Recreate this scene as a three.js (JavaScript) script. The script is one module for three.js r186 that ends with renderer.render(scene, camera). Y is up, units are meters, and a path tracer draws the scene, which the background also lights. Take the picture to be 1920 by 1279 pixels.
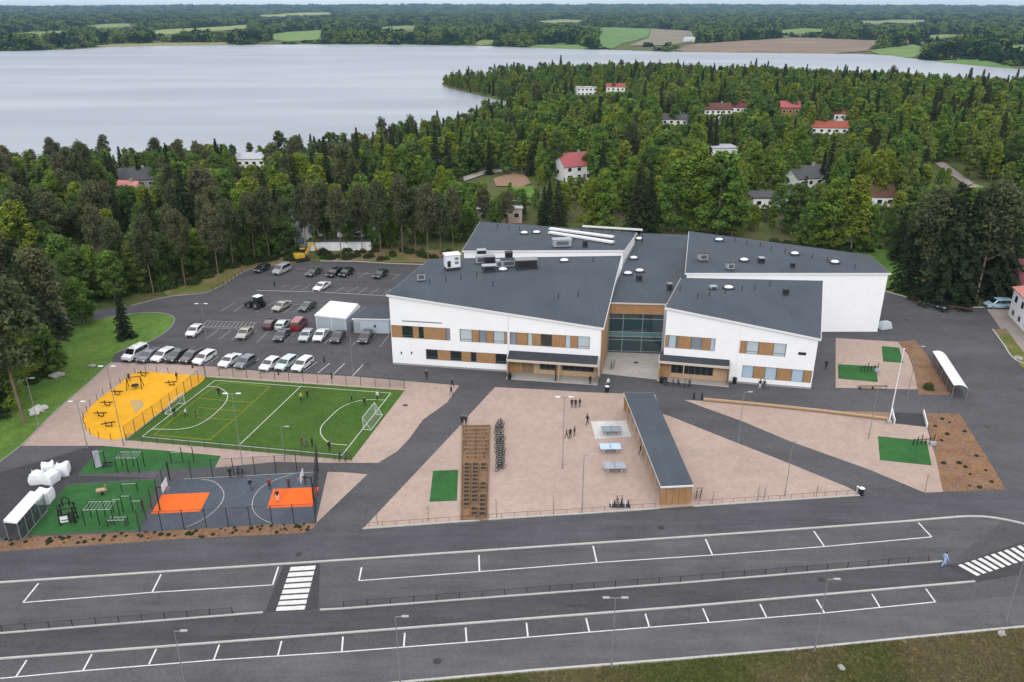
import * as THREE from 'three';
import { mergeGeometries } from 'three/addons/utils/BufferGeometryUtils.js';
import { RoundedBoxGeometry } from 'three/addons/geometries/RoundedBoxGeometry.js';
import { MarchingCubes } from 'three/addons/objects/MarchingCubes.js';

// ---------------------------------------------------------------- camera, sky, sun, exposure
const F = 1500, CX = 960, CY = 639.5, EYE = 54, HORIZON = 15;            // photograph's lens in photo pixels, drone height
const PITCH = Math.atan((CY - HORIZON) / F), PC = Math.cos(PITCH), PS = Math.sin(PITCH);
const scene = new THREE.Scene();
const camera = new THREE.PerspectiveCamera(2 * Math.atan(CY / F) * 180 / Math.PI, 1920 / 1279, 1, 40000);
camera.position.set(0, EYE, 0);
camera.rotation.set(-PITCH, 0, 0);
const renderer = new THREE.WebGLRenderer({ antialias: true });
renderer.toneMapping = THREE.LinearToneMapping;
renderer.toneMappingExposure = 1.0;
renderer.shadowMap.enabled = true;
renderer.setSize(1024, 682);

const rng = (s) => () => { s |= 0; s = s + 0x6D2B79F5 | 0; let t = Math.imul(s ^ s >>> 15, 1 | s); t = t + Math.imul(t ^ t >>> 7, 61 | t) ^ t; return ((t ^ t >>> 14) >>> 0) / 4294967296; };
function lattice(n, seed) { const r = rng(seed), a = new Float32Array(n * n); for (let i = 0; i < n * n; i++) a[i] = r(); return a; }
// periodic value noise on [0,1)^2 with nx by ny cells
function pnoise(nx, ny, seed) {
  const r = rng(seed), a = new Float32Array(nx * ny); for (let i = 0; i < a.length; i++) a[i] = r();
  return (u, v) => {
    let x = u * nx, y = v * ny; const xf = Math.floor(x), yf = Math.floor(y); x -= xf; y -= yf;
    const i = ((xf % nx) + nx) % nx, j = ((yf % ny) + ny) % ny, i1 = (i + 1) % nx, j1 = (j + 1) % ny;
    x = x * x * (3 - 2 * x); y = y * y * (3 - 2 * y);
    const p = a[j * nx + i], q = a[j * nx + i1], s = a[j1 * nx + i], t = a[j1 * nx + i1];
    return p + (q - p) * x + (s - p) * y + (p - q - s + t) * x * y;
  };
}

{ // overcast sky: brightest overhead, a little paler and bluer at the horizon, faint cloud texture
  const w = 512, h = 256, d = new Float32Array(w * h * 4);
  const n1 = pnoise(10, 10, 11), n2 = pnoise(23, 23, 12), n3 = pnoise(51, 47, 13);
  for (let j = 0; j < h; j++) for (let i = 0; i < w; i++) {
    const el = (j + 0.5) / h * Math.PI - Math.PI / 2, s = Math.sin(Math.max(el, 0)), u = i / w, v = j / h * 1.0;
    const c = n1(u, v) * 0.5 + n2(u, v) * 0.3 + n3(u, v) * 0.2 - 0.5;
    let L = (1.16 + 0.42 * s) * (1 + c * 0.26);
    const k = Math.min(1, s * 3);
    let rgb = [L * (0.88 + 0.10 * k), L * 0.975, L * (1.06 - 0.03 * k)];
    if (el < -0.01) rgb = [0.10, 0.12, 0.10];
    d.set([...rgb, 1], (j * w + i) * 4);
  }
  const sky = new THREE.DataTexture(d, w, h, THREE.RGBAFormat, THREE.FloatType);
  sky.mapping = THREE.EquirectangularReflectionMapping; sky.magFilter = THREE.LinearFilter; sky.minFilter = THREE.LinearFilter; sky.needsUpdate = true;
  scene.background = sky; scene.environment = sky;
}
const sun = new THREE.DirectionalLight(new THREE.Color(1, 0.97, 0.92), 1.25);
sun.position.set(-45, 150, 95); sun.target.position.set(0, 0, -110);
sun.castShadow = true; sun.shadow.radius = 26; sun.shadow.mapSize.set(4096, 4096);
Object.assign(sun.shadow.camera, { left: -260, right: 260, top: 260, bottom: -260, near: 1, far: 900 });
scene.add(sun, sun.target);
scene.fog = new THREE.FogExp2(new THREE.Color(0.46, 0.74, 1.0), 0.000048);

// ---------------------------------------------------------------- pixel -> place
const ray = (px, py) => { const a = (px - CX) / F, b = (CY - py) / F; return new THREE.Vector3(a, b * PC - PS, -b * PS - PC); };
const G = (px, py, h = 0) => { const d = ray(px, py), t = (h - EYE) / d.y; return new THREE.Vector3(d.x * t, h, d.z * t); };      // point of the level h seen at a photo pixel
const topOf = (p, py) => { const k = (CY - py) / F; return EYE + p.z * (PS - k * PC) / (PC + k * PS); };                           // height above plan point p that shows at photo row py
const seen = (p) => { const u = (p.y - EYE) * PC - p.z * PS, d = -(p.y - EYE) * PS - p.z * PC; return [CX + F * p.x / d, CY - F * u / d, d]; };
const V = (x, y, z) => new THREE.Vector3(x, y, z);
const lerp = (a, b, t) => a + (b - a) * t, clamp = (x, a, b) => Math.min(b, Math.max(a, x)), smooth = (a, b, x) => { x = clamp((x - a) / (b - a), 0, 1); return x * x * (3 - 2 * x); };
const crop = (ox, oy, s) => (a, b) => [ox + a * s, oy + b * s];

// ---------------------------------------------------------------- objects
const taken = {};
function numbered(n) { const k = taken[n] = (taken[n] ?? -1) + 1; return k ? `${n}_${String(k).padStart(3, '0')}` : n; }
function tag(o, label, category, group, kind) {
  o.userData = {}; if (label) o.userData.label = label; if (category) o.userData.category = category;
  if (group) o.userData.group = group; if (kind) o.userData.kind = kind; return o;
}
function thing(name, label, category, pos = [0, 0, 0], turn = 0, group) {
  const o = new THREE.Group(); o.name = numbered(name); o.position.set(...(pos.isVector3 ? pos.toArray() : pos)); o.rotation.y = turn;
  scene.add(o); return tag(o, label, category, group);
}
function copyOf(root, name, label, group) { const c = root.clone(); c.name = numbered(name); c.userData = { ...root.userData }; if (label) c.userData.label = label; if (group) c.userData.group = group; scene.add(c); return c; }
function shade(m) { m.castShadow = m.receiveShadow = true; return m; }
// texture coordinates in metres from the side each face looks to
function boxUV(g) {
  g = g.index ? g.toNonIndexed() : g; g.computeVertexNormals();
  const p = g.attributes.position, n = g.attributes.normal, uv = new Float32Array(p.count * 2), a = V(), b = V(), c = V();
  for (let i = 0; i < p.count; i += 3) {
    a.fromBufferAttribute(p, i); b.fromBufferAttribute(p, i + 1).sub(a); c.fromBufferAttribute(p, i + 2).sub(a); b.cross(c);
    const x = Math.abs(b.x), y = Math.abs(b.y), z = Math.abs(b.z);
    for (let k = i; k < i + 3; k++) {
      const X = p.getX(k), Y = p.getY(k), Z = p.getZ(k);
      if (y >= x && y >= z) { uv[2 * k] = X; uv[2 * k + 1] = Z; } else if (x >= z) { uv[2 * k] = Z; uv[2 * k + 1] = Y; } else { uv[2 * k] = X; uv[2 * k + 1] = Y; }
    }
  }
  g.setAttribute('uv', new THREE.BufferAttribute(uv, 2)); return g;
}
const bare = (g) => { for (const k of Object.keys(g.attributes)) if (!['position', 'normal', 'uv'].includes(k)) g.deleteAttribute(k); return g.index ? g.toNonIndexed() : g; };
class MB {                                                                 // collects pieces of one part
  constructor() { this.g = []; }
  add(g, m) { g = bare(g); if (m) g.applyMatrix4(m); this.g.push(g); return this; }
  box(x, y, z, sx, sy, sz, ry = 0, rx = 0, rz = 0) { return this.add(new THREE.BoxGeometry(sx, sy, sz), new THREE.Matrix4().makeRotationFromEuler(new THREE.Euler(rx, ry, rz, 'YXZ')).setPosition(x, y, z)); }
  rbox(x, y, z, sx, sy, sz, r = 0.03, ry = 0) { return this.add(new RoundedBoxGeometry(sx, sy, sz, 2, r), new THREE.Matrix4().makeRotationY(ry).setPosition(x, y, z)); }
  bar(a, b, w, h = w) { // square bar between two points
    a = a.isVector3 ? a : V(...a); b = b.isVector3 ? b : V(...b); const d = b.clone().sub(a), L = d.length();
    const m = new THREE.Matrix4().lookAt(a, b, Math.abs(d.y) > 0.99 * L ? V(1, 0, 0) : V(0, 1, 0)); m.setPosition(a.clone().add(b).multiplyScalar(0.5));
    return this.add(new THREE.BoxGeometry(w, h, L), m);
  }
  tube(a, b, r0, r1 = r0, seg = 8) {
    a = a.isVector3 ? a : V(...a); b = b.isVector3 ? b : V(...b); const d = b.clone().sub(a), L = d.length();
    const m = new THREE.Matrix4().compose(a.clone().add(b).multiplyScalar(0.5), new THREE.Quaternion().setFromUnitVectors(V(0, 1, 0), d.clone().normalize()), V(1, 1, 1));
    return this.add(new THREE.CylinderGeometry(r1, r0, L, seg), m);
  }
  path(pts, r, seg = 6, closed = false, n) { return this.add(new THREE.TubeGeometry(new THREE.CatmullRomCurve3(pts.map((p) => p.isVector3 ? p : V(...p)), closed, 'catmullrom', 0.3), n || pts.length * 5, r, seg, closed)); }
  quad(a, b, c, d) { const g = new THREE.BufferGeometry(); g.setAttribute('position', new THREE.Float32BufferAttribute([a, b, c, a, c, d].flatMap((p) => p.isVector3 ? p.toArray() : p), 3)); g.computeVertexNormals(); g.setAttribute('uv', new THREE.Float32BufferAttribute(new Float32Array(12), 2)); return this.add(g); }
  // closed block: lower ring and upper ring of points, same count
  block(lo, hi) {
    const n = lo.length, P = []; const L = lo.map((p) => p.toArray()), H = hi.map((p) => p.toArray());
    const tri = THREE.ShapeUtils.triangulateShape(lo.map((p) => new THREE.Vector2(p.x, p.z)), []);
    for (let i = 0; i < n; i++) { const j = (i + 1) % n; P.push(...L[i], ...L[j], ...H[j], ...L[i], ...H[j], ...H[i]); }
    for (const [a, b, c] of tri) { P.push(...H[a], ...H[b], ...H[c], ...L[a], ...L[c], ...L[b]); }
    const g = new THREE.BufferGeometry(); g.setAttribute('position', new THREE.Float32BufferAttribute(P, 3)); g.computeVertexNormals(); g.setAttribute('uv', new THREE.Float32BufferAttribute(new Float32Array(P.length / 3 * 2), 2)); return this.add(g);
  }
  geometry(uv = true) { let g = this.g.length > 1 ? mergeGeometries(this.g) : this.g[0]; return uv ? boxUVkeep(g) : g; }
  build(name, mat, parent, world = false) {
    const g = this.geometry();
    if (world && parent !== scene) { parent.updateWorldMatrix(true, false); g.applyMatrix4(parent.matrixWorld.clone().invert()); }
    const m = shade(new THREE.Mesh(g, mat)); m.name = parent === scene ? numbered(name) : name; parent.add(m); return m;
  }
}
function boxUVkeep(g) { const n = g.attributes.normal.clone(); g = boxUV(g); g.setAttribute('normal', n); return g; }
const part = (name, geo, mat, parent) => { const m = shade(new THREE.Mesh(geo, mat)); m.name = name; parent.add(m); return m; };

// ---------------------------------------------------------------- textures and materials
let texCount = 0;
function tex(n, metres, fn, srgb = true) {
  const d = new Uint8Array(n * n * 4);
  for (let j = 0; j < n; j++) for (let i = 0; i < n; i++) { const c = fn(i / n, j / n), k = (j * n + i) * 4; for (let q = 0; q < 3; q++) d[k + q] = clamp(Math.round((srgb ? enc(c[q]) : c[q]) * 255), 0, 255); d[k + 3] = 255; }
  const t = new THREE.DataTexture(d, n, n); t.wrapS = t.wrapT = THREE.RepeatWrapping; t.magFilter = THREE.LinearFilter; t.minFilter = THREE.LinearMipmapLinearFilter; t.generateMipmaps = true;
  if (srgb) t.colorSpace = THREE.SRGBColorSpace; t.repeat.set(1 / metres, 1 / metres); t.needsUpdate = true; texCount++; return t;
}
const enc = (x) => x <= 0.0031308 ? x * 12.92 : 1.055 * Math.pow(Math.min(x, 1), 1 / 2.4) - 0.055;
const white = (seed) => { const r = rng(seed); return () => r(); };
function grainy(base, seed, { n = 512, m = 24, fine = 0.12, mid = 0.1, coarse = 0.12, tint = [0, 0, 0], stretch = 1 } = {}) {
  const a = pnoise(5, 5 * stretch, seed), b = pnoise(17, 17 * stretch, seed + 1), c = pnoise(71, 71 * stretch, seed + 2), e = pnoise(263, 263, seed + 3), w = white(seed + 4), h = pnoise(9, 8, seed + 5);
  return tex(n, m, (u, v) => {
    const k = 1 + coarse * (a(u, v) + b(u, v) - 1) + mid * (c(u, v) - 0.5) * 2 + fine * ((w() - 0.5) + (e(u, v) - 0.5)) * 2 * 0.7, q = (h(u, v) - 0.5) * 2;
    return [base[0] * k * (1 + tint[0] * q), base[1] * k * (1 + tint[1] * q), base[2] * k * (1 + tint[2] * q)];
  });
}
const std = (o) => new THREE.MeshPhysicalMaterial({ specularIntensity: o.map ? 0.3 : 0.8, roughness: 0.9, metalness: 0, side: THREE.DoubleSide, ...o });
const phys = (o) => new THREE.MeshPhysicalMaterial({ roughness: 0.4, metalness: 0, side: THREE.DoubleSide, ...o });
const lin = (r, g, b) => new THREE.Color().setRGB(r, g, b);
const M = {};
{
  // asphalt: speckle, wheel-worn streaks, paler and darker laying lanes
  const a = pnoise(6, 7, 21), b = pnoise(19, 60, 22), c = pnoise(90, 110, 23), e = pnoise(500, 500, 24), w = white(25), q = pnoise(4, 30, 26), cr = pnoise(40, 36, 27), cr2 = pnoise(13, 11, 28);
  M.asphalt = std({ roughness: 0.82, map: tex(2048, 80, (u, v) => {
    let k = 1 + 0.24 * (a(u, v) - 0.5) + 0.2 * (q(u, v) - 0.5) + 0.16 * (b(u, v) - 0.5) + 0.14 * (c(u, v) - 0.5) + 0.26 * (e(u, v) - 0.5) + 0.3 * (w() - 0.5);
    const x = Math.abs(cr(u, v) - 0.5), y = cr2(u, v); if (x < 0.012 && y > 0.6) k *= 0.82;
    return [0.079 * k, 0.079 * k, 0.084 * k];
  }) });
  M.asphaltDark = std({ roughness: 0.85, map: grainy([0.05, 0.05, 0.054], 31, { m: 20, fine: 0.18 }) });
  M.sand = std({ roughness: 0.95, map: grainy([0.365, 0.28, 0.236], 41, { n: 1024, m: 40, fine: 0.1, mid: 0.07, coarse: 0.1, tint: [0.01, 0, -0.02] }) });
  M.paving = std({ map: grainy([0.27, 0.235, 0.21], 45, { m: 20 }) });
  M.concrete = std({ map: grainy([0.36, 0.345, 0.32], 51, { m: 12, fine: 0.07 }) });
  M.concretePale = std({ map: grainy([0.5, 0.49, 0.47], 52, { m: 12, fine: 0.06 }) });
  M.kerb = std({ map: grainy([0.42, 0.41, 0.39], 55, { n: 512, m: 6 }) });
  M.turf = std({ roughness: 1, map: grainy([0.052, 0.105, 0.018], 61, { m: 26, fine: 0.25, mid: 0.12, coarse: 0.16, tint: [0.1, 0.02, 0.1] }) });
  M.turfDark = std({ roughness: 1, map: grainy([0.022, 0.055, 0.014], 62, { m: 26, fine: 0.25, coarse: 0.15 }) });
  M.mat = std({ roughness: 1, map: grainy([0.032, 0.112, 0.032], 63, { m: 14, fine: 0.2, mid: 0.12, coarse: 0.2 }) });
  M.yellow = std({ roughness: 0.95, map: grainy([0.66, 0.335, 0.02], 64, { m: 18, fine: 0.06, mid: 0.05, coarse: 0.12 }) });
  M.yellowWorn = std({ roughness: 0.95, map: grainy([0.42, 0.3, 0.14], 68, { m: 18, fine: 0.06, mid: 0.05, coarse: 0.12 }) });
  M.orange = std({ roughness: 0.95, map: grainy([0.72, 0.135, 0.026], 65, { m: 14, fine: 0.05, mid: 0.04, coarse: 0.08 }) });
  M.court = std({ roughness: 0.85, map: grainy([0.078, 0.093, 0.115], 66, { m: 20, fine: 0.09, coarse: 0.15 }) });
  M.paint = std({ roughness: 0.8, map: grainy([0.6, 0.6, 0.57], 71, { n: 512, m: 5, fine: 0.25, mid: 0.2 }) });
  M.paintWorn = std({ roughness: 0.85, map: grainy([0.34, 0.335, 0.31], 72, { n: 512, m: 5, fine: 0.35, mid: 0.3 }) });
  M.paintYellow = std({ map: grainy([0.36, 0.28, 0.03], 73, { n: 512, m: 5, fine: 0.25 }) });
  M.mulch = std({ roughness: 1, map: grainy([0.2, 0.118, 0.07], 74, { m: 9, fine: 0.6, mid: 0.3, coarse: 0.18, tint: [0.05, 0, -0.15] }) });
  M.mulchPale = std({ roughness: 1, map: grainy([0.26, 0.17, 0.115], 75, { m: 9, fine: 0.5, mid: 0.25 }) });
  { // felt laid in metre-wide strips
    const r = rng(181), tone = Array.from({ length: 24 }, () => r()), a = pnoise(4, 4, 182), b = pnoise(13, 11, 183), c = pnoise(90, 90, 184), w = white(185), st = pnoise(7, 6, 186);
    M.roof = std({ roughness: 0.85, map: tex(1024, 24, (u, v) => { const x = u * 24, f = x % 1, k = 1 + 0.06 * (tone[Math.floor(x)] - 0.5) + 0.1 * (a(u, v) - 0.5) + 0.08 * (b(u, v) - 0.5) + 0.07 * (c(u, v) - 0.5) + 0.08 * (w() - 0.5) - (f < 0.05 ? 0.1 : 0) - (st(u, v) > 0.72 ? 0.07 : 0); return [0.066 * k, 0.08 * k, 0.096 * k]; }) });
  }
  M.roofDark = std({ roughness: 0.8, map: grainy([0.044, 0.051, 0.06], 82, { n: 512, m: 12, fine: 0.1 }) });
  M.render = std({ roughness: 0.88, map: grainy([0.80, 0.81, 0.82], 83, { n: 512, m: 16, fine: 0.025, mid: 0.015, coarse: 0.03 }) });
  const wd = (c, s) => { const g1 = pnoise(110, 5, s), g2 = pnoise(28, 3, s + 1), w2 = white(s + 2); return tex(512, 3, (u, v) => { const k = 0.8 + 0.28 * g1(u, v) + 0.2 * g2(u, v) + 0.08 * (w2() - 0.5) - ((u * 24) % 1 < 0.07 ? 0.3 : 0); return c.map((x) => x * k); }); };
  M.wood = std({ roughness: 0.75, map: wd([0.315, 0.182, 0.09], 84) });
  M.woodPale = std({ roughness: 0.75, map: wd([0.44, 0.30, 0.185], 85) });
  M.woodGrey = std({ roughness: 0.85, map: wd([0.21, 0.15, 0.095], 86) });
  M.frame = std({ color: lin(0.09, 0.095, 0.1), roughness: 0.45 });
  M.trim = std({ color: lin(0.66, 0.67, 0.68), roughness: 0.5 });
  M.trimBeige = std({ color: lin(0.5, 0.44, 0.37), roughness: 0.6 });
  M.galv = std({ color: lin(0.36, 0.37, 0.38), roughness: 0.45, metalness: 0.6 });
  M.steelDark = std({ color: lin(0.022, 0.023, 0.025), roughness: 0.55 });
  M.steelBlack = std({ color: lin(0.010, 0.010, 0.011), roughness: 0.6 });
  M.lampGrey = std({ color: lin(0.20, 0.21, 0.21), roughness: 0.5 });
  M.lampHeadGrey = std({ color: lin(0.33, 0.34, 0.34), roughness: 0.5 }); M.lampHead = std({ color: lin(0.72, 0.73, 0.7), roughness: 0.4 });
  M.whiteMetal = std({ color: lin(0.72, 0.74, 0.76), roughness: 0.45 });
  M.greyMetal = std({ color: lin(0.30, 0.33, 0.36), roughness: 0.5 });
  M.glassDark = phys({ color: lin(0.012, 0.02, 0.022), roughness: 0.06, clearcoat: 1 });
  M.glassTeal = phys({ color: lin(0.02, 0.045, 0.048), roughness: 0.05, clearcoat: 1, clearcoatRoughness: 0.02 });
  M.glassTealPale = phys({ color: lin(0.075, 0.155, 0.15), roughness: 0.08, clearcoat: 1 });
  M.glassPale = phys({ color: lin(0.42, 0.5, 0.54), roughness: 0.12, clearcoat: 1 });
  M.glassBlue = phys({ color: lin(0.37, 0.49, 0.58), roughness: 0.12, clearcoat: 1 });
  M.glassGrey = phys({ color: lin(0.19, 0.22, 0.26), roughness: 0.12, clearcoat: 1 });
  M.pane = phys({ color: lin(0.82, 0.87, 0.88), roughness: 0.05, transmission: 1, thickness: 0 });
  M.paneSmoke = phys({ color: lin(0.34, 0.38, 0.4), roughness: 0.06, transmission: 0.9, thickness: 0 });
  M.bark = std({ roughness: 1, map: grainy([0.11, 0.075, 0.05], 91, { n: 256, m: 2, fine: 0.5 }) });
  M.barkPine = std({ roughness: 1, map: grainy([0.17, 0.125, 0.092], 92, { n: 256, m: 2, fine: 0.4 }) });
  M.barkBirch = std({ roughness: 0.9, map: grainy([0.26, 0.25, 0.22], 93, { n: 256, m: 2, fine: 0.5, mid: 0.5 }) });
  M.leaf = phys({ specularIntensity: 0.12, vertexColors: true, roughness: 0.95, transmission: 0.42, thickness: 0 });
  M.lane = [[0.088, 0.087, 0.091], [0.066, 0.066, 0.071], [0.098, 0.097, 0.1], [0.074, 0.075, 0.08]].map((c, i) => { // lanes laid at different times, worn lengthwise
    const a = pnoise(6, 40, 140 + i), b = pnoise(14, 130, 150 + i), d = pnoise(40, 40, 160 + i), e = pnoise(300, 300, 170 + i), g = pnoise(9, 7, 180 + i), w = white(190 + i), cr = pnoise(22, 34, 195 + i), cr2 = pnoise(7, 9, 199 + i);
    return std({ roughness: 0.85, map: tex(1024, 40, (u, v) => { let k = 1 + 0.2 * (a(u, v) - 0.5) + 0.16 * (b(u, v) - 0.5) + 0.12 * (d(u, v) - 0.5) + 0.22 * (e(u, v) - 0.5) + 0.18 * (g(u, v) - 0.5) + 0.26 * (w() - 0.5); if (Math.abs(cr(u, v) - 0.5) < 0.008 && cr2(u, v) > 0.62) k *= 0.78; return c.map((x) => x * k); }) });
  });
  M.stone = std({ map: grainy([0.3, 0.29, 0.28], 94, { n: 256, m: 3 }) });
  M.rubber = std({ color: lin(0.018, 0.018, 0.019), roughness: 0.9 });
  M.bag = std({ roughness: 0.85, map: grainy([0.72, 0.74, 0.75], 95, { n: 256, m: 2, fine: 0.08 }) });
  // wire weave too fine to show its holes at this distance: a thin even screen
  M.mesh = std({ color: lin(0.07, 0.075, 0.08), roughness: 0.7, opacity: 0.2, transparent: true });
  M.net = std({ color: lin(0.5, 0.52, 0.52), roughness: 0.9, opacity: 0.14, transparent: true });
}
// ---------------------------------------------------------------- land, lake and the far shore
const LAKE = -10;
const lakeEdge = [[-420, 352], [-100, 336], [0, 330], [200, 322], [400, 312], [560, 302], [660, 288], [760, 268], [860, 243], [930, 224], [985, 211], [978, 201], [960, 193], [925, 186], [880, 175], [842, 166], [826, 159], [832, 152], [870, 148], [1000, 146], [1150, 146], [1300, 150], [1500, 159], [1700, 169], [1920, 184], [2150, 198], [2700, 232],
  [2700, 178], [2150, 146], [1920, 130], [1830, 122], [1725, 112], [1680, 104], [1600, 101], [1420, 99], [1250, 97], [1150, 94], [1080, 92], [990, 89], [890, 86], [760, 84], [640, 83], [540, 83.5], [420, 84.5], [300, 86], [200, 88], [150, 92], [60, 95], [0, 96], [-300, 99], [-900, 104], [-1600, 180]]
  .map(([x, y]) => { const p = G(x, y, LAKE); return [p.x, p.z]; });
function edgeDistance(poly, x, z) { // > 0 outside
  let d = Infinity, inside = false;
  for (let i = 0, j = poly.length - 1; i < poly.length; j = i++) {
    const [ax, az] = poly[j], [bx, bz] = poly[i], ex = bx - ax, ez = bz - az;
    const t = clamp(((x - ax) * ex + (z - az) * ez) / (ex * ex + ez * ez), 0, 1), px = ax + ex * t - x, pz = az + ez * t - z; d = Math.min(d, px * px + pz * pz);
    if ((az > z) !== (bz > z) && x < (bx - ax) * (z - az) / (bz - az) + ax) inside = !inside;
  }
  return (inside ? -1 : 1) * Math.sqrt(d);
}
const hn1 = pnoise(64, 64, 301), hn2 = pnoise(64, 64, 302);
const land = (x, z) => {
  const flat = smooth(-225, -192, z);
  if (flat >= 1) return -0.03;
  const d = edgeDistance(lakeEdge, x, z), r = Math.hypot(x, z);
  if (d < 0) return LAKE - Math.min(4, -d * 0.12) - 0.02;
  const n = hn1(x / 6000, z / 6000), far = smooth(980, 1250, r);
  let h = LAKE + 0.5 * smooth(0, 6, d) + lerp(9.4, 2, far) * smooth(4, 150, d);
  const w = Math.max(0, 1 - Math.pow(Math.abs(x + 0.02 * z) / (0.75 * r + 1), 2));
  h += far * (16 * smooth(2600, 5000, r) + 74 * smooth(5200, 11500, r) * (0.45 + 0.55 * w)) * (0.8 + 0.4 * n);
  return lerp(h, -0.03, flat);
};
const onLand = (px, py) => { // march a photo pixel's ray down to the land
  const d = ray(px, py).normalize(); let t = 30, lo = 30;
  for (let k = 0; k < 4000; k++) { const y = EYE + d.y * t; if (y <= land(d.x * t, d.z * t)) break; lo = t; t *= 1.01; if (t > 20000) break; }
  for (let k = 0; k < 14; k++) { const m = (lo + t) / 2; if (EYE + d.y * m <= land(d.x * m, d.z * m)) t = m; else lo = m; }
  const p = V(d.x * t, 0, d.z * t); p.y = land(p.x, p.z); return p;
};
M.ground = std({ roughness: 1, vertexColors: true, map: grainy([0.9, 0.9, 0.9], 311, { m: 20, fine: 0.35, mid: 0.25, coarse: 0.25, tint: [0.12, 0.02, 0] }) });
{
  const rows = 430, cols = 250, P = [], C = [], U = [], I = [];
  const g1 = pnoise(64, 64, 313), g2 = pnoise(64, 64, 314);
  const grass = [0.08, 0.11, 0.028], olive = [0.095, 0.09, 0.04];
  for (let j = 0; j <= rows; j++) {
    const r = 60 * (Math.exp(j / rows * Math.log(12500 / 60 + 1)) - 1), z = 60 - r;
    for (let i = 0; i <= cols; i++) {
      const x = (i / cols * 2 - 1) * (190 + 0.95 * r), y = land(x, z);
      P.push(x, y, z); U.push(x, z);
      const q = smooth(0.35, 0.65, g1(x / 900, z / 900) * 0.5 + g2(x / 260, z / 260) * 0.5);
      for (let k = 0; k < 3; k++) C.push(lerp(grass[k], olive[k], q) / 0.9);
      if (i && j) { const n = cols + 1, q0 = j * n + i; I.push(q0 - n - 1, q0 - n, q0, q0 - n - 1, q0, q0 - 1); }
    }
  }
  const g = new THREE.BufferGeometry(); g.setAttribute('position', new THREE.Float32BufferAttribute(P, 3)); g.setAttribute('color', new THREE.Float32BufferAttribute(C, 3)); g.setAttribute('uv', new THREE.Float32BufferAttribute(U, 2)); g.setIndex(I); g.computeVertexNormals();
  const m = shade(new THREE.Mesh(g, M.ground)); m.name = 'ground'; scene.add(tag(m, 'grassy land sloping from the schoolyard to the lake and the hills beyond', 'ground', null, 'structure'));
}
{
  const wa = pnoise(5, 30, 325), wb = pnoise(17, 60, 326), wc = pnoise(3, 5, 327);
  M.water = phys({ roughnessMap: tex(512, 1500, (u, v) => { const k = clamp(0.35 + 0.4 * wa(u, v) + 0.2 * wb(u, v) + 0.35 * wc(u, v), 0, 1); return [k, k, k]; }, false),  color: lin(0.205, 0.24, 0.275), roughness: 0.42, ior: 1.33, bumpMap: grainy([0.5, 0.5, 0.5], 321, { n: 512, m: 60, fine: 0.2, mid: 0.5, coarse: 0.5 }), bumpScale: 0.03 });
  const g = new THREE.PlaneGeometry(9000, 3200, 90, 32); g.rotateX(-Math.PI / 2); g.translate(0, LAKE, -1750);
  const uv = g.attributes.uv, p = g.attributes.position; for (let i = 0; i < p.count; i++) uv.setXY(i, p.getX(i), p.getZ(i));
  const m = shade(new THREE.Mesh(g, M.water)); m.name = 'lake'; scene.add(tag(m, 'wide calm pale grey lake behind the wooded shore', 'lake', null, 'structure'));
}
function sheet(name, pts, mat, level, label, category, kind = 'structure', parent = scene, uvs) { // flat polygon on the ground; pts are plan points [x, z]
  const sh = new THREE.Shape(pts.map(([x, z]) => new THREE.Vector2(x, -z))), g = new THREE.ShapeGeometry(sh); g.rotateX(-Math.PI / 2); g.translate(0, level, 0);
  const uv = g.attributes.uv, p = g.attributes.position; for (let i = 0; i < p.count; i++) uv.setXY(i, p.getX(i), p.getZ(i));
  const m = shade(new THREE.Mesh(g, mat)); m.name = parent === scene ? numbered(name) : name; parent.add(m);
  if (parent === scene) tag(m, label, category, null, kind); return m;
}
const px = (list, h = 0) => list.map(([x, y]) => { const p = G(x, y, h); return [p.x, p.z]; });
const rounded = (pts, n = 6) => new THREE.CatmullRomCurve3(pts.map(([x, z]) => V(x, 0, z)), true, 'centripetal').getPoints(pts.length * n).slice(0, -1).map((p) => [p.x, p.z]);
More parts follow.
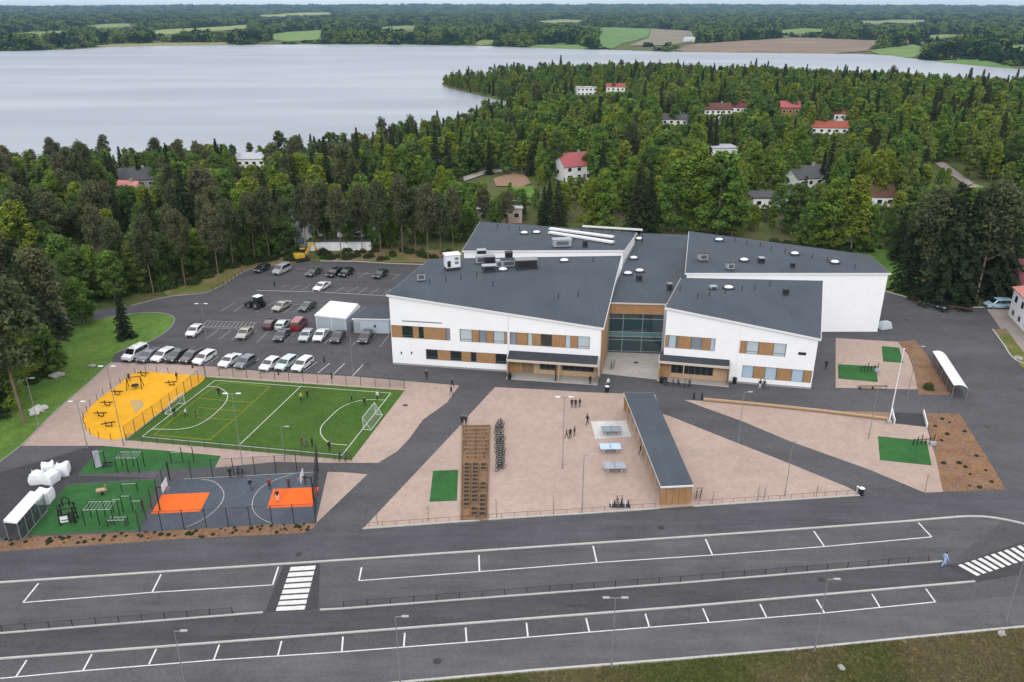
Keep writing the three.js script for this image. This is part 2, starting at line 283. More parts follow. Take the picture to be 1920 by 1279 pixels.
// fields on the far shore
const farFields = [
  ['far_field', [[268, 62], [300, 56], [360, 54], [475, 46], [465, 54], [365, 61], [300, 66]], [0.2, 0.25, 0.085], 'pale green meadow between woods on the far shore'],
  ['far_field', [[500, 68], [530, 61], [612, 56], [607, 65], [595, 75], [540, 78], [502, 74]], [0.13, 0.21, 0.06], 'bright green field sloping to the far lake shore'],
  ['far_field', [[1125, 52], [1220, 54], [1215, 70], [1170, 82], [1145, 91], [1110, 80]], [0.105, 0.185, 0.055], 'green crop field beside the grey ploughed field across the lake'],
  ['far_field', [[1221, 54], [1305, 59], [1310, 76], [1260, 85], [1180, 86], [1217, 71]], [0.185, 0.17, 0.12], 'grey ploughed field next to the green crop field across the lake'],
  ['far_field', [[1310, 82], [1490, 71], [1660, 77], [1625, 95], [1560, 98], [1290, 96], [1266, 92]], [0.19, 0.145, 0.105], 'large brown ploughed field along the far shore'],
  ['far_field', [[1630, 95], [1712, 84], [1740, 92], [1712, 106], [1650, 100]], [0.13, 0.2, 0.06], 'green meadow at the end of the brown ploughed field'],
  ['far_field', [[1742, 112], [1840, 110], [1915, 127], [1880, 126], [1800, 119]], [0.105, 0.19, 0.05], 'green strip of meadow at the far shore below a dark wood'],
  ['far_field', [[985, 90], [1000, 83], [1090, 84], [1110, 91], [1050, 91]], [0.12, 0.19, 0.06], 'green reedy shore meadow across the lake'],
  ['far_field', [[0, 66], [60, 60], [130, 58], [160, 62], [90, 68], [0, 72]], [0.15, 0.2, 0.06], 'green meadow behind the left end of the far shore wood'],
  ['far_field', [[140, 50], [200, 45], [270, 44], [250, 50], [180, 54]], [0.16, 0.2, 0.07], 'pale meadow on the far left hillside'],
  ['far_field', [[470, 30], [540, 25], [610, 23], [640, 25], [570, 30], [500, 34]], [0.22, 0.25, 0.07], 'lime green clearing high in the hills'],
  ['far_field', [[700, 52], [760, 48], [810, 50], [780, 56], [715, 58]], [0.14, 0.19, 0.06], 'green meadow in the middle of the far woods'],
  ['far_field', [[880, 80], [910, 75], [935, 76], [930, 81], [900, 84]], [0.16, 0.2, 0.07], 'small pale meadow at the far shore bend'],
  ['far_field', [[1440, 60], [1500, 54], [1560, 55], [1540, 61], [1470, 65]], [0.14, 0.2, 0.06], 'green meadow above the brown ploughed field'],
  ['far_field', [[1700, 70], [1770, 65], [1850, 67], [1830, 73], [1740, 77]], [0.15, 0.2, 0.065], 'green meadow in the right part of the far woods'],
  ['far_field', [[1600, 40], [1680, 37], [1760, 39], [1700, 44], [1620, 45]], [0.17, 0.2, 0.08], 'pale clearing on the right far hillside'],
  ['far_field', [[1860, 88], [1920, 84], [1990, 88], [1960, 97], [1890, 98]], [0.13, 0.19, 0.06], 'green meadow at the right end of the far shore'],
  ['far_field', [[1000, 40], [1060, 36], [1110, 38], [1080, 43], [1020, 45]], [0.18, 0.21, 0.075], 'pale clearing on the middle far hillside'],
  ['far_field', [[180, 84], [300, 80], [420, 79], [430, 83], [300, 85], [190, 88]], [0.2, 0.2, 0.1], 'sandy reed bed along the far shore'],
];
for (const f of farFields) { // draped on the land
  const [n, pts, c, label] = f, P = pts.map(([x, y]) => y < 52 ? onLand(x, y) : G(x, y, LAKE + 2.5)); f.plan = P.map((p) => [p.x, p.z]);
  const A = [], U = [], sub = (a, b, c, k) => { if (!k) { for (const q of [a, b, c]) { A.push(q.x, land(q.x, q.z) + 0.9, q.z); U.push(q.x, q.z); } return; } const m = a.clone().lerp(b, 0.5), o = b.clone().lerp(c, 0.5), e = c.clone().lerp(a, 0.5); sub(a, m, e, k - 1); sub(m, b, o, k - 1); sub(e, o, c, k - 1); sub(m, o, e, k - 1); };
  for (const t of THREE.ShapeUtils.triangulateShape(P.map((p) => new THREE.Vector2(p.x, p.z)), [])) sub(P[t[0]], P[t[1]], P[t[2]], 4);
  const g = new THREE.BufferGeometry(); g.setAttribute('position', new THREE.Float32BufferAttribute(A, 3)); g.setAttribute('uv', new THREE.Float32BufferAttribute(U, 2)); g.computeVertexNormals();
  const m = shade(new THREE.Mesh(g, std({ roughness: 1, map: grainy(c, 330 + pts[0][0], { n: 128, m: 400, fine: 0.1, mid: 0.2, coarse: 0.25, stretch: 3 }) }))); m.name = numbered(n); scene.add(tag(m, label, 'field', null, 'structure'));
}

function leafTri(P, C, c, out, size, col, R) { // one leaf-clump face, turned outwards and up with much scatter
  const a = R() * 6.283, z = R() * 2 - 1, s = Math.sqrt(1 - z * z); let nx = s * Math.cos(a), ny = z, nz = s * Math.sin(a); if (out) { nx = nx * 0.75 + out[0]; ny = ny * 0.75 + out[1] + 0.55; nz = nz * 0.75 + out[2]; const m = Math.hypot(nx, ny, nz) || 1; nx /= m; ny /= m; nz /= m; }
  let ux = -nz, uz = nx, l = Math.hypot(ux, uz) || 1; ux /= l; uz /= l; const vx = ny * uz, vy = nz * ux - nx * uz, vz = -ny * ux, t = R() * 6.283;
  for (let k = 0; k < 3; k++) { const q = t + k * 2.094 + (R() - 0.5) * 0.7, e = size * (0.7 + 0.6 * R()), A = Math.cos(q) * e, B = Math.sin(q) * e; P.push(c[0] + ux * A + vx * B, c[1] + vy * B, c[2] + uz * A + vz * B); C.push(col[0], col[1], col[2]); }
}
const leafGeometry = (P, C) => { const g = new THREE.BufferGeometry(); g.setAttribute('position', new THREE.Float32BufferAttribute(P, 3)); g.setAttribute('color', new THREE.Float32BufferAttribute(C, 3)); g.computeVertexNormals(); return g; };
{ // far woods: clumps of crowns, as wide as they are far
  const R = rng(77), fm = std({ specularIntensity: 0.12, roughness: 1, vertexColors: true });
  const clump = (spiky) => { const P = [], C = []; for (let t = 0; t < 7; t++) { const cx = (R() - 0.5) * 0.9, cz = (R() - 0.5) * 0.9, h = 0.7 + 0.5 * R(); for (let k = 0; k < 26; k++) { const y = R(), w = (spiky ? 0.3 * (1 - y) + 0.03 : 0.28 * Math.sqrt(Math.max(0.03, 1 - Math.pow(y * 2 - 1, 2)))), a = R() * 6.283, s = 0.75 + 0.5 * R(); leafTri(P, C, [cx + Math.cos(a) * w, y * h, cz + Math.sin(a) * w], [Math.cos(a) * 0.6, 0.3, Math.sin(a) * 0.6], 0.17, [s, s, s], R); } } return leafGeometry(P, C); };
  const kinds = [clump(true), clump(false)], lists = [[], []], dummy = new THREE.Object3D(), m1 = pnoise(64, 64, 341), m2 = pnoise(64, 64, 342), m3 = pnoise(64, 64, 343);
  const nearShore = (x, z) => edgeDistance(lakeEdge, x, z);
  for (let i = 0; i < 64000; i++) {
    const r = Math.exp(lerp(Math.log(1000), Math.log(10500), Math.pow(R(), 0.9))), a = (R() - 0.5) * 1.36, x = Math.sin(a) * r, z = -Math.cos(a) * r;
    if (z > -820) continue; const d = nearShore(x, z); if (d < 8) continue;
    const zz = z < -1000 || (x > 0 && z < -1000); if (!zz) continue;
    if (farFields.some((f) => edgeDistance(f.plan, x, z) < 2)) continue;
    const open = m1(x / 9000 * 5, z / 26000 * 5) * 0.6 + m2(x / 2600 * 5, z / 9000 * 5) * 0.4; if (r < 6500 && open > 0.59) continue;
    const w = 13 * (0.55 + 0.45 * r / 1500) * (0.8 + 0.6 * R()), birch = m3(x / 4000 * 4, z / 9000 * 4) + (R() - 0.5) * 0.5 > 0.56 ? 1 : 0;
    let hh = (11 + 9 * R()) * (d < 40 ? 0.5 : 1); const gy = land(x, z), s0 = seen(V(x, gy, z)), s1 = seen(V(x, gy + hh * 1.1, z)), inView = farFields.find((f) => { const o = edgeDistance(f[1], s0[0], (s0[1] + s1[1]) / 2); return Math.min(o, edgeDistance(f[1], s0[0], s1[1])) < 0.6; }); if (inView) { if (R() < (inView[1][0][1] < 50 ? 0.72 : 0.9)) continue; hh *= 0.4; }
    dummy.position.set(x, gy - 0.6, z); dummy.rotation.y = R() * 6.283; dummy.scale.set(w, hh, w); dummy.updateMatrix();
    const b = 0.75 + 0.5 * R(), c = birch ? [0.085 * b, 0.125 * b, 0.03 * b] : [0.022 * b, 0.042 * b, 0.021 * b];
    lists[birch].push([dummy.matrix.clone(), lin(...c)]);
  }
  lists.forEach((l, k) => {
    const im = new THREE.InstancedMesh(kinds[k], fm, l.length); l.forEach(([m, c], i) => { im.setMatrixAt(i, m); im.setColorAt(i, c); });
    im.name = k ? 'far_birch_wood' : 'far_spruce_wood'; shade(im);
    scene.add(tag(im, k ? 'light green deciduous woods spread over the land across the lake' : 'dark conifer woods spread over the land and hills across the lake', 'forest', null, 'stuff'));
  });
}
// ---------------------------------------------------------------- the school site: surfaces, markings, kerbs
M.lawn = std({ roughness: 1, map: grainy([0.095, 0.17, 0.032], 401, { n: 512, m: 30, fine: 0.22, mid: 0.15, coarse: 0.25, tint: [0.14, 0.03, 0] }) });
M.verge = std({ roughness: 1, map: (() => { const a = pnoise(4, 5, 405), b = pnoise(15, 13, 406), c = pnoise(130, 60, 407), w = white(408); return tex(1024, 36, (u, v) => { const q = smooth(0.3, 0.6, a(u, v) * 0.6 + b(u, v) * 0.4), k = 0.75 + 0.5 * w() * 0.6 + 0.3 * c(u, v); return [lerp(0.1, 0.18, q) * k, lerp(0.12, 0.14, q) * k, lerp(0.028, 0.07, q) * k]; }); })() });
const lawnLeft = [[-320, 640], [0, 622], [110, 611], [180, 599], [247, 588], [290, 586], [315, 589], [327, 597], [324, 608], [308, 624], [273, 643], [238, 653], [216, 662], [208, 679], [193, 692], [167, 716], [132, 746], [106, 769], [69, 805], [38, 837], [0, 866], [-220, 1040], [-600, 1040], [-600, 800]];
sheet('lawn', px(lawnLeft, -0.015), M.lawn, -0.015, 'mown green lawn beside the tan path and yellow play area', 'lawn');
sheet('lawn', px([[1600, 470], [1700, 462], [1712, 500], [1757, 571], [1657, 543], [1640, 520]], -0.015), M.lawn, -0.015, 'bright green lawn behind the right end of the white hall', 'lawn');
sheet('lawn', px([[380, 548], [411, 538], [453, 512], [481, 501], [520, 496], [600, 489], [700, 490], [870, 494], [870, 470], [600, 465], [420, 490], [300, 540], [316, 556]], -0.015), M.verge, -0.015, 'rough grass bank behind the upper car park', 'grass');
sheet('verge', px([[-200, 1390], [600, 1297], [767, 1280], [1000, 1259], [1280, 1237], [1513, 1217], [1720, 1196], [1920, 1177], [2300, 1135], [2300, 1700], [-200, 1700]], -0.012), M.verge, -0.012, 'patchy grass verge with bare brown soil below the road kerb', 'grass');
const asphaltEdge = [[-260, 1400], [600, 1296], [767, 1279], [1000, 1258], [1280, 1236], [1513, 1216], [1720, 1195], [1920, 1176], [2300, 1134], [2300, 560], [1920, 572], [1848, 577], [1800, 577], [1757, 575], [1700, 558], [1657, 546], [1600, 540], [1300, 560], [1000, 500], [870, 497], [735, 495], [670, 491], [600, 490], [518, 497], [481, 502], [453, 513], [411, 539], [383, 550], [316, 557], [245, 574], [100, 592], [-100, 604], [-320, 616], [-320, 640], [0, 622.5], [110, 611.5], [180, 599.5], [247, 588.5], [290, 586.5], [315, 589.5], [327, 597.5], [324, 608.5], [308, 624.5], [273, 643.5], [238, 653.5], [217, 663], [209, 679], [194, 692], [168, 716], [133, 746], [107, 769], [70, 805], [39, 837], [1, 866], [-219, 1040]];
const asphalt = sheet('asphalt', px(asphaltEdge), M.asphalt, 0, 'grey asphalt of the roads, paths and car parks around the school', 'asphalt');

function bandGeometry(pts, w, level) {
  const P = [], U = [], n = pts.length, L = [], Rr = [];
  for (let i = 0; i < n; i++) {
    const a = pts[Math.max(0, i - 1)], b = pts[Math.min(n - 1, i + 1)], c = pts[i];
    let dx = b[0] - a[0], dz = b[1] - a[1]; const l = Math.hypot(dx, dz) || 1; dx /= l; dz /= l;
    let m = 1; if (i && i < n - 1) { const e = pts[i - 1], q = Math.hypot(c[0] - e[0], c[1] - e[1]) || 1; m = 1 / Math.max(0.4, ((c[0] - e[0]) * dx + (c[1] - e[1]) * dz) / q); }
    L.push([c[0] - dz * w / 2 * m, c[1] + dx * w / 2 * m]); Rr.push([c[0] + dz * w / 2 * m, c[1] - dx * w / 2 * m]);
  }
  for (let i = 0; i + 1 < n; i++) for (const q of [L[i], L[i + 1], Rr[i + 1], L[i], Rr[i + 1], Rr[i]]) { P.push(q[0], level, q[1]); U.push(q[0], q[1]); }
  const g = new THREE.BufferGeometry(); g.setAttribute('position', new THREE.Float32BufferAttribute(P, 3)); g.setAttribute('uv', new THREE.Float32BufferAttribute(U, 2)); g.computeVertexNormals(); return g;
}
const line = (name, pts, w, mat, level, parent) => part(name, bandGeometry(px(pts), w, level), mat, parent);
function kerb(pts, w, h, mat, label, smoothN = 0) { // raised stone edge as a real step
  let q = px(pts); if (smoothN) q = new THREE.CatmullRomCurve3(q.map(([x, z]) => V(x, 0, z)), false, 'centripetal').getPoints(q.length * smoothN).map((p) => [p.x, p.z]);
  const mb = new MB(); const up = bandGeometry(q, w, h); mb.add(up);
  const p = up.attributes.position.array;
  for (let i = 0; i < p.length; i += 18) { // sides
    const A = [p[i], h, p[i + 2]], B = [p[i + 3], h, p[i + 5]], C = [p[i + 6], h, p[i + 8]], D = [p[i + 15], h, p[i + 17]], lo = (v) => [v[0], -0.02, v[2]];
    mb.quad(A, B, lo(B), lo(A)); mb.quad(C, D, lo(D), lo(C)); if (i === 0) mb.quad(A, D, lo(D), lo(A)); if (i + 18 >= p.length) mb.quad(B, C, lo(C), lo(B));
  }
  const m = mb.build('kerb', mat, scene); return tag(m, label, 'kerb', null, 'structure');
}
// tan stone-dust yards
const sandPlaza = sheet('sand_yard', px([[928, 726], [1010, 730], [1100, 735.5], [1164, 738], [1228, 739], [1239, 775], [1260, 782], [1310, 802], [1363, 823], [1480, 869], [1590, 914], [1617, 928], [1449, 939], [1300, 949], [1235, 954], [1090, 964], [971, 971], [861, 979], [680, 992], [861, 800], [877, 781]]), M.sand, 0.006, 'tan stone dust yard with the long shelter and ping pong tables', 'yard');
sheet('sand_yard', px([[1283, 750], [1320, 752], [1420, 760], [1540, 773], [1664, 788], [1676, 794], [1738, 801], [1755, 860], [1768, 922.5], [1734, 924], [1631, 881], [1483, 828], [1387, 788], [1320, 764]]), M.sand, 0.006, 'tan stone dust yard with the flagpole beside the brown mulch bed', 'yard');
sheet('sand_yard', px([[1567, 634], [1684, 641], [1692, 652], [1703, 665], [1712, 690], [1721, 730], [1640, 729], [1567, 727]]), M.sand, 0.006, 'small tan play yard with two green mats right of the school', 'yard');
sheet('sand_yard', px([[209, 679.5], [300, 682], [386, 686], [487, 696], [664, 706], [760, 714.5], [861, 723], [850, 738], [838, 755], [793, 787], [767, 823], [745, 846], [709, 868], [614, 868], [520, 866], [403, 877], [414, 855], [193, 836], [39, 836], [69, 806], [106, 770], [132, 747], [167, 717], [193, 693]]), M.sand, 0.006, 'tan stone dust ground around the football pitch and yellow play area', 'yard');
sheet('sand_yard', px([[614, 885], [650, 886], [689, 889.5], [640, 936], [592, 982]]), M.sand, 0.006, 'tan stone dust triangle beside the basketball court', 'yard');
sheet('concrete_forecourt', px([[1137, 660], [1242, 664], [1233, 712], [1122, 700]]), M.concrete, 0.012, 'pale concrete forecourt before the glass entrance', 'paving');
sheet('concrete_pavement', px([[1850, 579], [1892, 578], [1892, 592], [1930, 630], [1990, 690], [1930, 676], [1886, 616], [1877, 617]]), M.paving, 0.006, 'grey pavement beside the pink roofed building', 'paving');
sheet('verge', px([[1861, 619], [1885, 617.5], [1925, 668], [1990, 740], [1950, 735], [1904, 674]]), M.verge, 0.08, 'olive grass strip inside a pale kerb by the pink roofed building', 'grass');
kerb([[1861, 618], [1880, 644], [1903, 674.5], [1926, 686], [1960, 720]], 0.2, 0.14, M.kerb, 'pale kerb round the olive grass strip', 5);
// mulch beds
sheet('mulch_bed', px([[1734, 775], [1800, 776], [1832, 828], [1865, 881], [1886, 918], [1768, 922.5], [1755, 860]]), M.mulch, 0.012, 'large brown mulch planting bed beside the flagpole yard', 'planting bed');
sheet('mulch_bed', px([[1685, 641], [1716, 638], [1738, 665], [1752, 689], [1783, 741], [1722, 740], [1713, 690], [1704, 665]]), M.mulch, 0.012, 'brown mulch planting bed beside the curved white bicycle shelter', 'planting bed');
sheet('mulch_bed', px([[-10, 1019], [38, 1007], [260, 998.5], [510, 984], [593, 982], [588, 990], [567, 1000], [333, 1011], [100, 1027], [-10, 1035]]), M.mulch, 0.012, 'brown mulch strip with small shrubs below the basketball court', 'planting bed');
sheet('mulch_bed', px([[1515, 769], [1560, 771], [1674, 773], [1668, 787], [1540, 772]]), M.mulchPale, 0.012, 'narrow mulch wedge above the long wooden edging', 'planting bed');
// ball-game surfaces
const turf = sheet('football_pitch', px([[386, 707], [759, 732], [659, 863], [236, 825]]), M.turf, 0.010, 'green artificial turf football pitch with white and yellow lines', 'sports pitch');
const q5 = crop(240, 680, 0.28125), q3 = crop(0, 640, 0.3127);
const playYellow = sheet('play_surface', rounded(px([[158, 779], [166, 767], [188, 746], [216, 726], [249, 701], [262, 697], [300, 699], [350, 703], [382, 705], [381, 713], [340, 742], [290, 780], [231, 822], [200, 824], [178, 818], [163, 806], [156, 792]])), M.yellow, 0.012, 'yellow rubber play surface with rounded outline beside the football pitch', 'play surface');
sheet('play_surface', px([[243, 752], [264, 749], [271, 760], [254, 776]]), M.yellowWorn, 0.016, 'grey worn patch on the yellow rubber play surface', 'play surface');
const court = sheet('basketball_court', px([[319, 901], [596, 884], [591.5, 980], [262, 996.5]]), M.court, 0.010, 'blue grey basketball court with two orange key areas', 'sports court');
sheet('key_area', px([q5(228, 880), q5(545, 866), q5(480, 993), q5(152, 1010)]), M.orange, 0.014, '', '', '', court);
sheet('key_area', px([q5(968, 843), q5(1272, 830), q5(1228, 960), q5(928, 970)]), M.orange, 0.014, '', '', '', court);
const arc = (list) => new THREE.CatmullRomCurve3(px(list).map(([x, z]) => V(x, 0, z)), false, 'centripetal').getPoints(40).map((p) => [p.x, p.z]);
const arcLine = (name, list, w, mat, lv, parent) => part(name, bandGeometry(arc(list), w, lv), mat, parent);
arcLine('arc_line', [[490, 778], [560, 790], [612, 825], [639, 875], [625, 930], [580, 985], [500, 1045], [385, 1100]].map((p) => q5(...p)), 0.11, M.paintWorn, 0.017, court);
arcLine('arc_line', [[1105, 740], [1000, 775], [905, 820], [848, 880], [828, 940], [838, 990], [880, 1035], [955, 1073]].map((p) => q5(...p)), 0.11, M.paintWorn, 0.017, court);
line('side_line', [q5(372, 776), q5(1265, 730)], 0.1, M.paintWorn, 0.018, court);
const tm = (n, l, w = 0.1, m = M.paint) => line(n, l.map((p) => q5(...p)), w, m, 0.015, turf);
tm('touch_line', [[580, 118], [1752, 203]]); tm('goal_line', [[1752, 203], [1425, 620]]); tm('touch_line', [[1425, 617], [92, 494]]); tm('goal_line', [[92, 494], [580, 118]]); tm('half_way_line', [[1150, 160], [738, 553]]);
arcLine('goal_area_line', [[525, 160], [590, 163], [640, 185], [664, 220], [650, 265], [590, 330], [520, 385], [440, 425], [350, 443], [160, 443]].map((p) => q5(...p)), 0.1, M.paint, 0.0165, turf);
arcLine('goal_area_line', [[1712, 250], [1600, 248], [1510, 262], [1420, 300], [1340, 370], [1290, 425], [1283, 465], [1300, 500], [1350, 538], [1460, 550]].map((p) => q5(...p)), 0.1, M.paint, 0.0165, turf);
const ym = (l) => line('court_line', l.map((p) => q5(...p)), 0.07, M.paintYellow, 0.018, turf);
ym([[610, 140], [700, 135], [948, 160]]); ym([[948, 160], [700, 385], [545, 515]]); ym([[545, 515], [172, 483]]); ym([[172, 483], [460, 245], [610, 140]]); ym([[485, 240], [820, 266]]); ym([[470, 300], [752, 325]]); ym([[430, 365], [690, 382]]);
// small mats
for (const [q, l] of [[[[1571, 683], [1644, 687], [1646, 717], [1572, 710]], 'green rubber play mat carrying dark play equipment in the small yard'], [[[1653, 649], [1686, 652], [1694, 681], [1656, 678]], 'smaller green rubber mat near the mulch bed in the small yard'], [[[1646, 818], [1738, 827], [1747, 873], [1650, 863]], 'green rubber mat beside the large brown mulch bed'], [[[812, 883], [859, 881], [857, 939], [805, 941.5]], 'green rubber mat beside the garden bed'], [[[193, 837], [300, 844], [414, 855], [402, 876], [300, 882], [145, 890]], 'green rubber exercise area above the asphalt path'], [[[127, 910], [210, 904], [297, 899], [262, 994], [150, 999], [42, 1004]], 'green rubber exercise area beside the white roofed shelter']])
  sheet('rubber_mat', px(q), M.mat, 0.012, l, 'rubber mat');
sheet('table_pad', px([[1108, 790], [1174, 789], [1184, 819], [1116, 823]]), M.concretePale, 0.014, 'pale concrete pad under a ping pong table', 'paving');
const garden = sheet('garden_bed', px([[867, 800], [919, 799], [914, 977], [864, 975]]), M.mulch, 0.014, 'long brown woodchip garden bed with planter boxes and posts', 'planting bed');
// lanes laid at different times
sheet('road_lane', px([[-60, 1098], [300, 1074], [612, 1054], [1280, 1009], [1523, 992], [1700, 979], [1815, 972], [1880, 978], [1800, 1040], [1767, 1051], [1280, 1091], [640, 1139], [493, 1147], [-60, 1190]]), M.lane[0], 0.003, 'paler asphalt lane of the bus bays', 'asphalt');
sheet('road_lane', px([[-60, 1194], [493, 1151], [640, 1144], [1280, 1096], [1767, 1056], [1826, 1089], [1280, 1136], [640, 1185], [-60, 1238]]), M.lane[1], 0.003, 'darker asphalt lane between the wire fence and the parallel bays', 'asphalt');
sheet('road_lane', px([[-60, 1280], [155, 1259], [641, 1223.5], [1105, 1186.5], [1546, 1150.5], [1754, 1130.5], [1920, 1116], [2080, 1100], [2080, 1156], [1720, 1193], [1280, 1234], [767, 1277], [-60, 1360]]), M.lane[2], 0.003, 'pale worn asphalt lane beside the grass verge', 'asphalt');
sheet('road_lane', px([[-60, 1040], [333, 1014], [570, 1003], [680, 996], [1090, 967], [1617, 932], [1890, 921], [1990, 916], [1990, 975], [1860, 968], [1815, 966], [1523, 988], [612, 1050], [-60, 1094]]), M.lane[3], 0.003, 'grey asphalt road between the yards and the bus bays', 'asphalt');
// drain covers
for (const [x, y, l] of [[330, 1183, 'round iron drain cover left of the zebra crossing'], [1540, 1087, 'round iron drain cover in the dark lane near the long fence'], [560, 1040, 'round iron drain cover above the zebra crossing'], [1240, 990, 'round iron drain cover above the bus bays'], [820, 1240, 'round iron drain cover in the pale lane'], [760, 760, 'round iron drain cover beside the path to the school'], [700, 660, 'round iron drain cover before the left wing'], [420, 600, 'round iron drain cover in the car park aisle'], [1700, 600, 'round iron drain cover right of the hall'], [1850, 800, 'round iron drain cover beside the large mulch bed'], [1193, 680, 'round iron drain cover in the forecourt']]) { const m = new MB().tube([0, 0, 0], [0, 0.018, 0], 0.38, 0.37, 18).build('drain_cover', M.steelDark, scene); m.position.copy(G(x, y)); tag(m, l, 'drain cover', 'iron drain covers'); }
// darker asphalt patches
sheet('asphalt_patch', px([[531, 1061], [600, 1057], [597, 1143], [496, 1149]]), M.asphaltDark, 0.004, 'dark new asphalt under the zebra crossing', 'asphalt');
sheet('asphalt_patch', px([[1767, 1058], [1796, 1057], [1920, 1015], [2010, 985], [2010, 1060], [1920, 1076], [1830, 1092]]), M.asphaltDark, 0.004, 'dark new asphalt under the slanting zebra crossing', 'asphalt');
sheet('asphalt_patch', px([[-60, 900], [60, 870], [165, 838], [240, 830], [194, 838], [145, 892], [297, 896], [127, 908], [40, 1004], [-60, 1018]]), M.asphaltDark, 0.004, 'dark asphalt around the white bags and shelter', 'asphalt');
sheet('asphalt_patch', px([[1674, 773], [1733, 776], [1738, 801], [1676, 794]]), M.asphaltDark, 0.009, 'dark asphalt notch between two white boards', 'asphalt');
// kerbs and painted lines along the bus lanes
kerb([[-60, 1097], [300, 1073], [612, 1053], [1280, 1008], [1523, 991], [1700, 978]], 0.22, 0.12, M.kerb, 'long pale kerb above the bus bays');
kerb([[1700, 978], [1770, 972], [1815, 969], [1860, 971], [1920, 983], [1990, 1004]], 0.25, 0.12, M.kerb, 'pale kerb curving round the end of the bus bays', 6);
kerb([[-60, 1192], [0, 1188], [493, 1149]], 0.18, 0.1, M.kerb, 'pale kerb below the short wire fence');
kerb([[600, 1144], [640, 1142], [1280, 1093.5], [1767, 1053]], 0.18, 0.1, M.kerb, 'pale kerb below the long wire fence');
kerb([[-60, 1240.5], [0, 1236], [640, 1188], [1280, 1138.5], [1828, 1091]], 0.2, 0.12, M.kerb, 'pale kerb above the parallel parking bays');
kerb([[420, 1315], [600, 1296], [767, 1279], [1000, 1258], [1280, 1236], [1513, 1216], [1720, 1195], [1920, 1176], [2100, 1157]], 0.22, 0.12, M.kerb, 'pale kerb between the road and the grass verge');
for (const l of [[[-220, 1039], [0, 866], [38, 837], [70, 805], [106, 769], [133, 746], [168, 716], [194, 692], [209, 679]], [[216, 663], [238, 653.5], [273, 643.5], [308, 624.5], [324, 608.5], [327, 597.5], [315, 589.5], [290, 586.5], [247, 588.5], [110, 611.5]]]) kerb(l, 0.12, 0.08, M.stone, l[0][0] < 0 ? 'low pale kerb between the lawn and the tan path' : 'low pale kerb round the lawn tip at the car park', 3);
kerb([[245, 573.5], [316, 556.5], [383, 549.5], [411, 538.5], [453, 512.5], [481, 501.5], [518, 496.5]], 0.15, 0.1, M.stone, 'pale kerb along the wooded side of the car park', 3);
kerb([[600, 489.5], [670, 490.5], [735, 494.5], [800, 496.5]], 0.2, 0.12, M.kerb, 'pale kerb at the back of the upper car park');
kerb([[1657, 545.5], [1700, 557.5], [1757, 574.5], [1800, 576.5], [1848, 576.5]], 0.25, 0.12, M.kerb, 'pale kerb under the dark spruces right of the hall', 3);
kerb([[480, 545], [600, 548], [735, 556]], 0.16, 0.1, M.stone, 'grey kerb across the upper car park');
kerb([[680, 992], [861, 979], [971, 971], [1090, 964], [1235, 954]], 0.16, 0.12, M.kerb, 'pale kerb along the road side of the plaza');
kerb([[1300, 950], [1449, 940], [1617, 929]], 0.16, 0.12, M.kerb, 'pale kerb along the road side of the yard right of the shelter');
const pl = (l, w = 0.12, m = M.paint) => line('parking_line', l, w, m, 0.010, asphalt);
for (const l of [[[72, 1094], [43, 1130]], [[302, 1077], [285, 1111]], [[522, 1063], [511, 1097]], [[678, 1064], [673, 1089]], [[898, 1041], [899, 1072]], [[1112, 1024], [1119, 1055]], [[1323, 1011], [1336, 1041]], [[1526, 996], [1546, 1025]], [[1722, 980], [1747, 1007]]]) pl(l, 0.16);
pl([[43, 1130], [285, 1111], [511, 1097]]); pl([[673, 1089], [899, 1072], [1119, 1055], [1336, 1041], [1546, 1025], [1747, 1007]]);
for (const l of [[[50, 1238], [30, 1269]], [[172, 1227], [156, 1257]], [[293, 1217], [279, 1246]], [[411, 1209], [401, 1237]], [[528, 1202], [521, 1229]], [[643, 1194], [641, 1222]], [[759, 1187], [757, 1214]], [[873, 1177], [875, 1204]], [[987, 1168], [990, 1195]], [[1099, 1159], [1105, 1185]], [[1210, 1151], [1218, 1177]], [[1318, 1141], [1329, 1167]], [[1425, 1133], [1438, 1159]], [[1531, 1124], [1546, 1149]], [[1635, 1114], [1650, 1139]], [[1736, 1104], [1754, 1129]]]) pl(l, 0.15);
pl([[-40, 1276], [155, 1258], [401, 1238], [641, 1222.5], [875, 1204.5], [1105, 1185.5], [1329, 1167.5], [1546, 1149.5], [1754, 1129]], 0.12);
{ // zebra crossings
  const Q = (a, b, t) => [lerp(a[0], b[0], t), lerp(a[1], b[1], t)], TL = [545, 1063.5], TR = [592, 1060.5], BR = [571, 1143], BL = [517, 1146];
  for (let i = 0; i < 8; i++) { const t0 = (i + 0.0) / 7.72, t1 = (i + 0.72) / 7.72; sheet('zebra_stripe', px([Q(TL, BL, t0), Q(TR, BR, t0), Q(TR, BR, t1), Q(TL, BL, t1)]), M.paint, 0.011, '', '', '', asphalt); }
  for (let i = 0; i < 13; i++) { const x = 1796 + i * 12.3, y = 1060 - i * 3.9, d = [36 - i * 0.6, 20 + i * 0.05], w = 7; sheet('zebra_stripe', px([[x, y], [x + w, y - 2.2], [x + w + d[0], y - 2.2 + d[1]], [x + d[0], y + d[1]]]), M.paint, 0.011, '', '', '', asphalt); }
}
